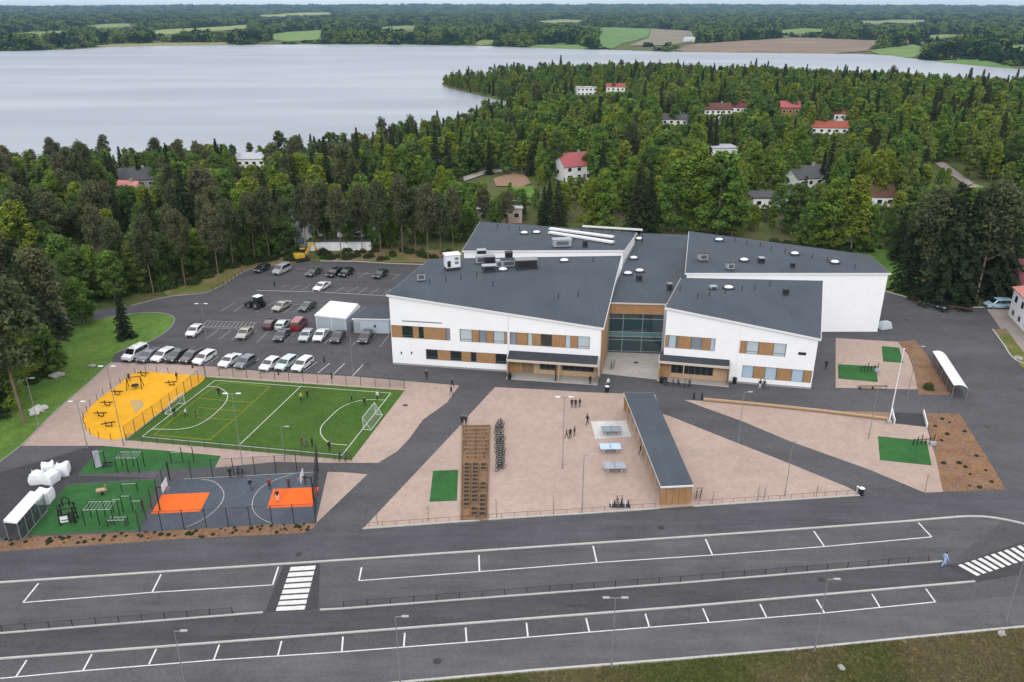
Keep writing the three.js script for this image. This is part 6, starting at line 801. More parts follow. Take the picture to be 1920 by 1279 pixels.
function house(cx, by, w, d, h, rh, turn, roof, wall, label, { flat = false, chimney = true, storeys = 1, keep = true } = {}) {
  const p = onLand(cx, by), t = thing('house', label, 'house', p, turn), B = (mb, n, m, par = t) => mb.build(n, m, par);
  p.z -= 0; const body = B(new MB().box(0, h / 2 - 0.5, 0, w, h + 1, d), 'wall', WM[wall]);
  if (!flat) { for (const s of [-1, 1]) { const a = Math.atan2(rh, d / 2), L = Math.hypot(rh, d / 2) + 0.5; const r = new MB().box(0, h + rh / 2 - 0.12 + 0.08, s * (d / 4 + 0.17), w + 0.9, 0.16, L, 0, s * a); B(r, 'roof', RM[roof]); } const g = new MB(); for (const s of [-1, 1]) g.quad([s * (w / 2 - 0.01), h, -d / 2], [s * (w / 2 - 0.01), h, d / 2], [s * (w / 2 - 0.01), h + rh, 0], [s * (w / 2 - 0.01), h + rh, 0]); B(g, 'gable', WM[wall]); if (chimney) B(new MB().box(w * 0.18, h + rh + 0.2, 0.3, 0.8, 1.3, 0.7), 'chimney', M.stone); }
  else { B(new MB().box(0, h + 0.15, 0, w + 0.6, 0.3, d + 0.6), 'roof', RM[roof]); }
  const n = Math.max(2, Math.round(w / 3.2)); for (let s = 0; s < storeys; s++) for (let i = 0; i < n; i++) { const x = (i + 0.5) / n * w - w / 2, y = h * (s + 0.55) / storeys; const f = B(new MB().box(x, y, d / 2 + 0.03, 1.5, 1.3, 0.08), 'window', M.trim); B(new MB().box(x, y, d / 2 + 0.08, 1.3, 1.1, 0.03), 'pane', M.glassDark, f); }
  for (const s of [-1, 1]) { const f = B(new MB().box(s * (w / 2 + 0.03), h * 0.55, 0, 0.08, 1.3, 1.4), 'window', M.trim); B(new MB().box(s * (w / 2 + 0.08), h * 0.55, 0, 0.03, 1.1, 1.2), 'pane', M.glassDark, f); }
  const dr = B(new MB().box(w * 0.03 + w / n * 0.5, 1.0, d / 2 + 0.04, 0.95, 2.05, 0.06), 'door', M.woodGrey);
  if (keep) { const [, , dep] = seen(p), s = F / dep; clear.push([cx - w * s * 0.5, cx + w * s * 0.5, by - (h + rh) * s, by - h * s * 0.15, p.z + d / 2, 1]); } return t;
}
for (const a of [
  [1073, 334, 11, 9, 5, 3.6, 0.45, 'red', 'white', 'white house with bright red roof among the birches behind the school', { storeys: 2 }], [1478, 216, 10, 8, 4.6, 2.8, -0.1, 'red', 'wood', 'timber house with red roof and pale gable near the lake', {}], [1550, 250, 17, 8, 3.2, 2.4, -0.12, 'brick', 'white', 'long white house with brick red roof', {}], [1572, 226, 9, 8, 4, 2.4, 0.1, 'brick', 'white', 'smaller brick red roofed house behind the long white house', {}], [1342, 214, 15, 9, 3, 3, 0.05, 'brown', 'white', 'wide house with brown red roof near the lake wood', {}], [1383, 210, 10, 9, 3, 3, -0.2, 'maroon', 'white', 'house with maroon roof beside the wide brown roofed house', {}], [1638, 384, 9, 8, 3.4, 2.6, -0.05, 'brown', 'white', 'white house with brown roof right of the birches', {}], [1508, 346, 13, 10, 3.2, 3, 0.35, 'grey', 'white', 'white house with dark grey roof in the middle of the gardens', {}], [1556, 279, 13, 9, 3.2, 2.4, -0.3, 'grey', 'white', 'grey roofed white house below the long brick roofed house', {}], [262, 350, 12, 9, 3.5, 3.5, 0.3, 'grey', 'grey', 'grey roofed house among the spruces at the lake', {}], [246, 366, 7, 6, 2.6, 2.2, -0.2, 'pink', 'white', 'small pink roofed house in the left wood', {}], [474, 312, 12, 8, 4, 2, 0.1, 'pale', 'white', 'white house with pale roof at the lake shore', {}],
  [802, 334, 11, 9, 3.4, 3, 0.5, 'grey', 'grey', 'grey house with dark roof behind the pines', { keep: false }], [935, 412, 12, 9, 4, 0.3, 0.1, 'pale', 'rose', 'rose coloured flat roofed house behind the rear roof', { flat: true, keep: false }], [1098, 179, 15, 9, 6, 0.3, 0.1, 'pale', 'white', 'white flat roofed house on the peninsula', { flat: true, storeys: 2 }], [1155, 172, 14, 9, 4, 2, -0.2, 'brick', 'white', 'white house with brick roof beside the flat roofed one on the peninsula', {}], [1345, 290, 13, 9, 3.2, 0.3, 0.1, 'pale', 'white', 'low white house with pale flat roof in the gardens', { flat: true }], [1350, 238, 17, 9, 3, 2, 0.1, 'pale', 'white', 'white house with pale pitched roof beside tall narrow spruces', {}], [1445, 384, 14, 9, 3, 0.3, 0.05, 'grey', 'white', 'low white garage with dark flat roof behind the hall', { flat: true }], [1265, 233, 13, 9, 3, 2.2, -0.2, 'grey', 'white', 'white house with grey roof hidden in the peninsula wood', {}], [60, 425, 9, 8, 3, 2.5, 0.4, 'grey', 'grey', 'small grey house in the wood at the left edge', { keep: false }],
]) house(...a);
{ // apartment block and garages behind the pines
  const p = onLand(632, 452), t = thing('apartment_block', 'white three storey apartment block with grey roof seen between the pine trunks', 'building', p, 0.04), w = 19, d = 11, h = 8.6; new MB().box(0, h / 2 - 0.5, 0, w, h + 1, d).build('wall', M.render, t); new MB().box(0, h + 0.2, 0, w + 0.8, 0.4, d + 0.8).build('roof', RM.grey, t); for (let s = 0; s < 3; s++) for (let i = 0; i < 6; i++) { const x = (i + 0.5) / 6 * w - w / 2, y = 1.7 + s * 2.8, f = new MB().box(x, y, d / 2 + 0.03, 1.8, 1.5, 0.08).build('window', M.frame, t); new MB().box(x, y, d / 2 + 0.08, 1.55, 1.25, 0.03).build('pane', M.glassBlue, f); if (s && i % 2) new MB().box(x + 1.6, y - 0.9, d / 2 + 0.6, 2.4, 0.9, 1.1).build('balcony', M.trim, t); } clear.push([590, 690, 385, 448, p.z + 4]);
  const q = onLand(640, 466), g = thing('garage_row', 'long low white garage row behind the grass bank', 'garage', q, 0.02); new MB().box(0, 1.0, 0, 15, 2.6, 4).build('wall', M.render, g); new MB().box(0, 2.4, 0, 15.5, 0.2, 4.6).build('roof', RM.grey, g); for (let i = 0; i < 5; i++) new MB().box(-6 + i * 3, 1.05, 2.04, 2.4, 2.0, 0.06).build('garage_door', M.whiteMetal, g); 
}
{ // buildings at the right edge
  house(1952, 556, 14, 9, 3.6, 4.2, 0.0, 'maroon', 'beige', 'beige house with maroon roof behind the light blue van', { keep: false });
  const c0 = G(1890, 590), c1b = G(1934, 637), u = c1b.clone().sub(c0).normalize(), n = V(u.z * -1, 0, u.x); if (n.x < 0) n.negate(); const h = topOf(c0, 541), L = 16, D = 10, t = thing('pink_roof_building', 'white building with pink roof at the grey pavement', 'building', c0), ring = [V(), u.clone().multiplyScalar(L), u.clone().multiplyScalar(L).add(n.clone().multiplyScalar(D)), n.clone().multiplyScalar(D)]; new MB().block(ring, ring.map((p) => p.clone().setY(h))).build('wall', M.render, t); const rr = grow(ring.map((p) => p.clone().setY(h)), 0.6); new MB().block(rr, rr.map((p, i) => p.clone().setY(h + (i > 1 ? 2.2 : 0.2)))).build('roof', RM.pink, t);
  for (let i = 0; i < 4; i++) for (const y of [1.2, h - 1.4]) { const p = u.clone().multiplyScalar(2.2 + i * 3.4).add(n.clone().multiplyScalar(-0.03)); const f = new MB().box(p.x, y, p.z, 1.1, y > 2 ? 1.2 : 0.9, 0.08, Math.atan2(-u.z, u.x)).build('window', M.frame, t); const q = p.clone().add(n.clone().multiplyScalar(-0.05)); new MB().box(q.x, y, q.z, 0.9, y > 2 ? 1.0 : 0.7, 0.04, Math.atan2(-u.z, u.x)).build('pane', M.glassDark, f); }
}
for (const [x, y, w, c, l] of [[258, 50, 16, 'pink', 'red farmhouse in a meadow on the far shore'], [372, 62, 18, 'grey', 'grey farmhouse near the green meadow across the lake'], [520, 57, 16, 'brown', 'brown farmhouse behind the bright green field across the lake'], [1292, 78, 20, 'pale', 'pale barn at the edge of the grey ploughed field'], [1690, 83, 22, 'brick', 'brick coloured farmhouse at the meadow across the lake'], [1640, 62, 18, 'pink', 'pink roofed farmhouse before the dark woods across the lake'], [1120, 50, 16, 'pale', 'pale farmhouse above the green crop field']]) house(x, y, w, 11, 4.5, 4, 0.2, c, 'white', l, { chimney: false });
// draped roads and the brown garden field
function draped(name, pts, mat, label, cat) { const P = pts.map(([x, y]) => onLand(x, y)), tri = THREE.ShapeUtils.triangulateShape(P.map((p) => new THREE.Vector2(p.x, p.z)), []), A = [], U = []; const sub = (a, b, c, k) => { if (!k) { for (const q of [a, b, c]) { A.push(q.x, land(q.x, q.z) + 0.28, q.z); U.push(q.x, q.z); } return; } const m = a.clone().lerp(b, 0.5), n = b.clone().lerp(c, 0.5), o = c.clone().lerp(a, 0.5); sub(a, m, o, k - 1); sub(m, b, n, k - 1); sub(o, n, c, k - 1); sub(m, n, o, k - 1); }; for (const t of tri) sub(P[t[0]], P[t[1]], P[t[2]], 3); const g = new THREE.BufferGeometry(); g.setAttribute('position', new THREE.Float32BufferAttribute(A, 3)); g.setAttribute('uv', new THREE.Float32BufferAttribute(U, 2)); g.computeVertexNormals(); const m = shade(new THREE.Mesh(g, mat)); m.name = numbered(name); scene.add(tag(m, label, cat, null, 'structure')); const xs = pts.map((q) => q[0]), ys = pts.map((q) => q[1]); return [Math.min(...xs), Math.max(...xs), Math.min(...ys), Math.max(...ys), P[0].z]; }
clear.push(draped('garden_field', [[925, 336], [958, 325], [985, 330], [996, 345], [978, 352], [930, 350]], M.mulchPale, 'bare brown garden plot in front of the birches', 'field'));
clear.push([...draped('side_road', [[868, 333], [900, 322], [968, 313], [972, 318], [905, 329], [870, 341]], M.concrete, 'pale side road beside the bare garden plot', 'road'), 1]);
for (const q of [[[1752, 307], [1768, 304], [1826, 345], [1812, 350]], [[1826, 346], [1842, 351], [1892, 388], [1880, 392], [1815, 352]]]) clear.push(draped('side_road', q, M.paving, q[0][0] < 1800 ? 'grey residential road climbing through the right wood, upper stretch' : 'grey residential road climbing through the right wood, lower stretch', 'road'));
clear.push(draped('garden_lawn', [[1410, 300], [1450, 298], [1455, 318], [1420, 325]], M.lawn, 'bright green garden lawn between the spruces', 'lawn'));
clear.push(draped('garden_lawn', [[955, 352], [1000, 350], [1005, 372], [960, 375]], M.lawn, 'bright green garden lawn below the brown plot', 'lawn'));
for (let k = 0; k < 9; k++) { const x = lerp(1758, 1880, k / 8), y = lerp(305, 388, k / 8), q = onLand(x, y + 4); clear.push([x - 9, x + 9, y - 4, y + 8, q.z, 1]); }
clear.push([760, 815, 335, 350, onLand(790, 350).z], [1400, 1475, 360, 385, onLand(1440, 384).z]);
// ---------------------------------------------------------------- trees
function limbs(H, r0, r1, tips, bendK = 0.4, R = rng(5)) { const mb = new MB(), c = [[0, -0.3, 0], [(R() - 0.5) * bendK, H * 0.4, (R() - 0.5) * bendK], [(R() - 0.5) * bendK, H * 0.75, (R() - 0.5) * bendK], [0, H * 0.96, 0]]; for (let i = 0; i < 3; i++) mb.tube(c[i], c[i + 1], lerp(r0, r1, i / 3), lerp(r0, r1, (i + 1) / 3), 7); for (const [a, b, r] of tips) mb.tube(a, b, r, r * 0.35, 4); return mb.geometry(); }
function blobTree(seed, H, n, size, { low = 0.22, rad = 0.2, col, vary = 0.35, shape = 1, clumps = 46, gap = 0.2 }) { // broad-leaved crown: clumps of small faces spread through an uneven volume
  const R = rng(seed), P = [], C = [], tips = [], Q = [];
  for (let k = 0; k < clumps; k++) { const t = Math.pow(R(), 0.85), y = lerp(low, 0.97, t), env = rad * Math.pow(Math.sin(Math.PI * clamp(lerp(0.16, 0.985, t), 0, 1)), shape) * (0.75 + 0.5 * R()), a = R() * 6.283, rr = env * Math.sqrt(0.15 + 0.85 * R()); Q.push([Math.cos(a) * rr * H, y * H, Math.sin(a) * rr * H, (0.05 + 0.045 * R()) * H, 0.78 + 0.44 * R()]); }
  for (const [x, y, z, r, b] of Q) if (R() < 0.4) tips.push([[0, Math.max(low * H, y - Math.hypot(x, z) * 1.1), 0], [x, y, z], 0.006 * H * (1.1 - y / H) + 0.012]);
  for (let i = 0; i < n; i++) { const q = Q[Math.floor(R() * Q.length)], a = R() * 6.283, z = R() * 2 - 1, s = Math.sqrt(1 - z * z), e = q[3] * Math.pow(R(), 0.4), b = q[4] * (1 - vary / 2 + vary * R()), w = R() < 0.12 ? 1.25 : 1; leafTri(P, C, [q[0] + Math.cos(a) * s * e, q[1] + z * e * 0.85, q[2] + Math.sin(a) * s * e], [Math.cos(a) * s * 0.7, z * 0.7, Math.sin(a) * s * 0.7], size * (0.7 + 0.6 * R()), [col[0] * b * w, col[1] * b * w, col[2] * b], R); }
  return { crown: leafGeometry(P, C), tips };
}
function spruceTree(seed, H, n, size, col, rad = 0.17, low = 0.06) { // tiers of drooping boughs
  const R = rng(seed), P = [], C = [], tiers = Math.round(H * 1.15), per = 8, boughs = [];
  for (let i = 0; i < tiers; i++) { const t = i / tiers, y = lerp(low, 0.985, t) * H, L = rad * H * Math.pow(1 - t, 0.8) * (0.85 + 0.3 * R()) + 0.12, off = R() * 6.283; for (let k = 0; k < per; k++) { if (R() < 0.1) continue; boughs.push([off + k / per * 6.283 + (R() - 0.5) * 0.5, y + (R() - 0.5) * 0.35, L * (0.7 + 0.45 * R()), 0.75 + 0.5 * R()]); } }
  const tot = boughs.reduce((s, b) => s + b[2], 0); for (const [a, y, L, b] of boughs) { const m = Math.max(3, Math.round(n * L / tot)); for (let i = 0; i < m; i++) { const s = Math.pow(R(), 0.75), w = (R() - 0.5) * 0.55 * L * (1.15 - s * 0.8), d = s * L, bb = b * (0.75 + 0.5 * R()); leafTri(P, C, [Math.cos(a) * d - Math.sin(a) * w, y - d * 0.32 + 0.14 * L * Math.sin(s * 3.1) - R() * 0.25, Math.sin(a) * d + Math.cos(a) * w], [Math.cos(a) * 0.45, 0.1, Math.sin(a) * 0.45], size * (0.65 + 0.5 * R()), [col[0] * bb, col[1] * bb, col[2] * bb], R); } }
  return { crown: leafGeometry(P, C), tips: [] };
}
const TK = { spruce_tree: [], pine_tree: [], birch_tree: [] }, LOW = { spruce_tree: [], pine_tree: [], birch_tree: [] };
const birchCols = [[0.150, 0.230, 0.034], [0.120, 0.205, 0.040], [0.205, 0.250, 0.034], [0.095, 0.160, 0.040], [0.165, 0.215, 0.050]], pineCols = [[0.112, 0.122, 0.060], [0.090, 0.112, 0.052], [0.124, 0.124, 0.066]], spruceCols = [[0.038, 0.060, 0.026], [0.054, 0.068, 0.028], [0.030, 0.052, 0.026]];
const mkTree = (v, list, H, big, small, bark, r0) => { TK[list].push({ H, crown: big.crown, trunk: limbs(H, r0, r0 * 0.22, big.tips, 0.5, rng(v + 40)), bark }); LOW[list].push({ H, crown: small.crown, trunk: limbs(H, r0, r0 * 0.25, [], 0.5, rng(v + 40)), bark }); };
for (let v = 0; v < 5; v++) {
  const bo = { low: [0.1, 0.07, 0.13, 0.08, 0.1][v], rad: [0.19, 0.235, 0.165, 0.27, 0.15][v], col: birchCols[v], shape: [0.72, 0.55, 0.85, 0.5, 0.9][v], clumps: [74, 84, 64, 90, 60][v] };
  mkTree(v, 'birch_tree', 15, blobTree(100 + v, 15, 7400, 0.29, bo), blobTree(100 + v, 15, 1200, 0.56, bo), M.barkBirch, 0.13);
  if (v > 2) continue;
  const po = { low: [0.4, 0.36, 0.45][v], rad: [0.15, 0.17, 0.14][v], col: pineCols[v], shape: 0.7, clumps: [62, 70, 56][v], vary: 0.5 };
  mkTree(v, 'pine_tree', 17, blobTree(200 + v, 17, 6000, 0.25, po), blobTree(200 + v, 17, 1100, 0.5, po), M.barkPine, 0.16);
  mkTree(v, 'spruce_tree', 17, spruceTree(300 + v, 17, 5600, 0.25, spruceCols[v], [0.17, 0.2, 0.145][v], [0.05, 0.09, 0.04][v]), spruceTree(300 + v, 17, 1300, 0.52, spruceCols[v], [0.17, 0.2, 0.145][v], 0.05), M.bark, 0.2);
}
const treeLook = { spruce_tree: ['dark green spruce', 'broad olive spruce', 'narrow blackish spruce'], pine_tree: ['olive crowned pine', 'greener bushy pine', 'pale brownish pine with high crown'], birch_tree: ['spring green birch', 'broad mid green birch', 'slim yellow green birch', 'wide deep green leafy tree', 'narrow grey green birch'] };
const stand = (p) => { const d = edgeDistance(lakeEdge, p.x, p.z); return d < 45 ? 'at the edge of the lake shore' : p.x < -95 ? 'deep in the wood beyond the lawn' : p.x < -25 ? 'in the wood beyond the upper car park' : p.x < 35 ? 'behind the rear left roof and red roofed house' : p.x < 85 ? 'among the gardens behind the hall' : 'around the residential road beyond the spruce stand'; };
const protoTree = {};
function plantTree(kind, v, p, h, wide, turn, label, group) {
  const k = kind + v, g = TK[kind][v]; let t;
  if (!protoTree[k]) { t = protoTree[k] = thing(kind, label, 'tree', p, turn, group); part('trunk', g.trunk, g.bark, t); part('crown', g.crown, M.leaf, t); }
  else { t = copyOf(protoTree[k], kind, label, group); if (!group) delete t.userData.group; }
  t.position.copy(p); t.rotation.y = turn; const s = h / g.H; t.scale.set(s * wide, s, s * wide); return t;
}
{ // trees the photograph shows singly
  const R = rng(606), one = (kind, v, x, by, ty, wide, label, group) => { const p = onLand(x, by); plantTree(kind, v, p, clamp(topOf(p, ty) - p.y, 2.5, 27), wide, R() * 6.283, label, group); };
  const gp = 'tall pines at the wooded edge of the car park', gr = 'dark spruces at the kerb right of the hall', gl = 'trees at the left edge of the lawn';
  for (const [x, b, t, v] of [[348, 537, 395, 0], [288, 550, 402, 1], [398, 503, 368, 0], [412, 534, 384, 2], [438, 502, 372, 1], [195, 520, 385, 2], [228, 545, 410, 1], [330, 505, 385, 2], [478, 490, 362, 0], [506, 486, 350, 1]]) one('pine_tree', v, x, b, t, 0.8, 'tall pine with pale bare trunk at the wooded edge of the car park', gp);
  for (const [x, b, t, v] of [[576, 474, 345, 1], [592, 476, 350, 2], [640, 486, 352, 0], [715, 484, 338, 1], [755, 480, 330, 0], [803, 489, 345, 2], [826, 486, 360, 1], [680, 474, 348, 0], [780, 476, 350, 1], [850, 474, 352, 2], [612, 470, 340, 1]]) one('pine_tree', v, x, b, t, 0.82, 'pine with slender bare trunk on the grass bank behind the upper car park', 'pines on the grass bank behind the upper car park');
  for (const [x, b, t, v, w] of [[1697, 546, 372, 0, 1.15], [1728, 560, 352, 1, 1.05], [1757, 570, 330, 0, 1.15], [1793, 571, 345, 2, 1.25], [1828, 569, 338, 1, 1.1], [1862, 560, 350, 0, 1.15], [1880, 552, 385, 2, 1.1], [1775, 545, 340, 2, 1.2], [1840, 545, 330, 0, 1.1]]) one(v === 1 ? 'pine_tree' : 'spruce_tree', v, x, b, t, w, v === 1 ? 'dark pine in the dense stand at the kerb right of the hall' : 'tall dark spruce in the dense stand at the kerb right of the hall', v === 1 ? 'pines right of the hall' : gr);
  for (const [k, x, b, t, v, w] of [['spruce_tree', 20, 700, 470, 0, 1.2], ['pine_tree', 46, 793, 520, 1, 1.1], ['spruce_tree', 78, 690, 480, 1, 1.2], ['pine_tree', 100, 668, 470, 0, 1.1], ['spruce_tree', -30, 780, 520, 2, 1.2], ['birch_tree', 10, 770, 600, 0, 1.1], ['spruce_tree', 60, 640, 440, 2, 1.25], ['pine_tree', 15, 640, 430, 2, 1.1], ['spruce_tree', 105, 630, 450, 0, 1.1], ['birch_tree', 35, 735, 590, 2, 1.2], ['birch_tree', 92, 700, 610, 1, 1.1]]) one(k, v, x, b, t, w, { spruce_tree: 'large spruce at the left edge of the lawn', pine_tree: 'pine with long bare trunk at the left edge of the lawn', birch_tree: 'low leafy birch at the left edge of the lawn' }[k], { spruce_tree: 'spruces at the left edge of the lawn', pine_tree: 'pines at the left edge of the lawn', birch_tree: 'birches at the left edge of the lawn' }[k]);
  for (const [x, b, t, v] of [[150, 566, 470, 3], [180, 556, 462, 0], [215, 560, 470, 1], [255, 545, 455, 4], [305, 530, 440, 3], [345, 518, 430, 1], [375, 512, 430, 0], [420, 498, 420, 3], [455, 488, 412, 4], [490, 482, 410, 1], [535, 478, 405, 3], [130, 545, 440, 1], [270, 515, 420, 0]]) one('birch_tree', v, x, b, t, 1.25, 'half grown leafy birch between the pine trunks at the wooded corner', 'half grown birches between the pines');
  for (const [k, x, b, t, v] of [['pine_tree', 906, 430, 352, 0], ['birch_tree', 930, 432, 372, 1], ['pine_tree', 952, 432, 358, 2], ['birch_tree', 885, 440, 380, 4]]) one(k, v, x, b, t, 1, k === 'pine_tree' ? 'pine before the rose coloured house behind the rear roof' : 'leafy birch before the rose coloured house behind the rear roof', k === 'pine_tree' ? 'pines before the rose coloured house' : 'birches before the rose coloured house');
  for (const [x, b, t, v] of [[602, 466, 385, 1], [625, 464, 398, 4], [655, 466, 380, 0], [672, 462, 395, 4], [700, 466, 378, 1], [735, 464, 385, 0]]) one('birch_tree', v, x, b, t, 0.85, 'leafy birch between the pines on the grass bank', 'birches between the pines on the grass bank');
  one('spruce_tree', 2, 236, 634, 540, 1.35, 'single slim young spruce on the lawn tip beside the car park'); one('birch_tree', 1, 156, 606, 522, 1.3, 'young pale green birch beside the road at the lawn');
  for (const [x, b, t, v, w] of [[1130, 436, 318, 0, 1.1], [1100, 434, 340, 2, 1.1], [1300, 436, 270, 0, 1.2], [1345, 440, 285, 1, 1.2], [1372, 442, 330, 0, 1.1], [1262, 434, 300, 1, 1.1], [1515, 462, 380, 1, 1.15], [1555, 466, 335, 0, 1.15], [1595, 470, 328, 2, 1.15], [1620, 472, 385, 1, 1.1]]) one('birch_tree', v, x, b, t, w, 'tall spring green birch close behind the school roofs', 'birches close behind the school roofs');
  for (const [x, b, t, v] of [[1195, 434, 300, 1], [1215, 436, 318, 0], [1045, 430, 335, 1], [1020, 426, 345, 0], [1500, 420, 325, 2]]) one('spruce_tree', v, x, b, t, 1.25, 'dark broad spruce close behind the school roofs', 'spruces close behind the school roofs');
}
{ // the wood between school and lake
  const R = rng(4242), bx = [[-900, 585], [0, 578], [110, 574], [240, 562], [300, 544], [390, 524], [440, 492], [520, 478], [860, 462], [875, 440], [1000, 416], [1200, 424], [1300, 428], [1500, 448], [1640, 462], [1700, 520], [1880, 528], [1960, 480], [2600, 440]], lim = (x) => { for (let i = 1; i < bx.length; i++) if (x < bx[i][0]) return lerp(bx[i - 1][1], bx[i][1], (x - bx[i - 1][0]) / (bx[i][0] - bx[i - 1][0])); return 440; };
  const cell = 5, grid = new Map(), k1 = pnoise(64, 64, 701), k2 = pnoise(64, 64, 702), k3 = pnoise(64, 64, 703), all = [];
  for (let i = 0; i < 60000 && all.length < 5200; i++) {
    const z = -lerp(170, 780, Math.pow(R(), 0.75)), x = (R() * 2 - 1) * (0.72 * -z + 30); const gx = Math.floor(x / cell), gz = Math.floor(z / cell); let near = false; for (let a = -1; a <= 1 && !near; a++) for (let b = -1; b <= 1; b++) { const q = grid.get((gx + a) * 10007 + gz + b); if (q && q.some((c) => Math.hypot(c[0] - x, c[1] - z) < 4.1)) { near = true; break; } } if (near) continue;
    const d = edgeDistance(lakeEdge, x, z); if (d < 2.5) continue; const y = land(x, z), [sx, sy, dep] = seen(V(x, y, z)); if (sy > lim(sx) - 2) continue; if (z > -215 && sx > 640 && sx < 1640 && sy > lim(sx) - 6) continue;
    const open = k3(x / 420, z / 420); if (sx > 1000 && open > 0.72) continue; if (sx > 760 && R() < 0.12) continue;
    const left = smooth(950, 500, sx), a = k1(x / 300, z / 300) + (R() - 0.5) * 0.7, kind = a + left * 0.2 > 0.92 ? (R() < 0.1 + 0.7 * left ? 'pine_tree' : 'spruce_tree') : a + left * 0.2 > 0.76 ? 'spruce_tree' : 'birch_tree', v = Math.floor(R() * (kind === 'birch_tree' ? 5 : 3));
    let h = (kind === 'birch_tree' ? 7.5 + 9 * Math.pow(R(), 1.2) : 10.5 + 10 * R() * (0.4 + k2(x / 200, z / 200))) * (d < 12 ? 0.8 : 1); if (dep > 520) h *= 0.88; if (x < -20 && d < 110) h *= 0.84;
    const ty = seen(V(x, y + h, z))[1], hw = 0.17 * h * F / dep; let bad = false; for (const [x0, x1, y0, y1, oz, sure] of clear) { if (z > oz - 2 && sx + hw > x0 && sx - hw < x1 && ty < y1 && sy > y0 + 0) { if (Math.abs(z - oz) < 11 && sx > x0 && sx < x1) { bad = true; break; } if (sure || R() < 0.9) { const fit = (sy - y1 - 1) / (sy - ty); if (fit > 0.3) { h *= fit; if (h < 4.5) bad = true; } else bad = true; break; } } } if (bad) continue;
    const q = grid.get(gx * 10007 + gz) || []; q.push([x, z]); grid.set(gx * 10007 + gz, q); all.push({ kind, v, p: V(x, y, z), h, s: h / dep * (Math.abs(sx - 960) < 1040 ? 1 : 0.1), w: kind === 'birch_tree' ? 0.8 + 0.6 * R() : 0.78 + 0.35 * R(), t: R() * 6.283 });
  }
  all.sort((a, b) => b.s - a.s); const cut = 330;
  all.slice(0, cut).forEach((o) => plantTree(o.kind, o.v, o.p, o.h, o.w, o.t, ...((l) => [l, l])(`${treeLook[o.kind][o.v]} ${stand(o.p)}`)));
  const rest = all.slice(cut), dm = new THREE.Object3D(), grp = new THREE.Group(); grp.name = 'lakeside_wood'; scene.add(tag(grp, 'mixed birch and conifer wood with gardens filling the land up to the lake', 'forest', null, 'stuff'));
  for (const k of Object.keys(LOW)) for (let v = 0; v < LOW[k].length; v++) { const l = rest.filter((o) => o.kind === k && o.v === v); if (!l.length) continue; for (const [n, g, m] of [['crowns', LOW[k][v].crown, M.leaf], ['trunks', LOW[k][v].trunk, LOW[k][v].bark]]) { const im = new THREE.InstancedMesh(g, m, l.length); l.forEach((o, i) => { const s = o.h / LOW[k][v].H; dm.position.copy(o.p); dm.rotation.y = o.t; dm.scale.set(s * o.w, s, s * o.w); dm.updateMatrix(); im.setMatrixAt(i, dm.matrix); }); im.name = `${k.split('_')[0]}_${n}`; shade(im); im.userData.kind = 'stuff'; grp.add(im); } }
}
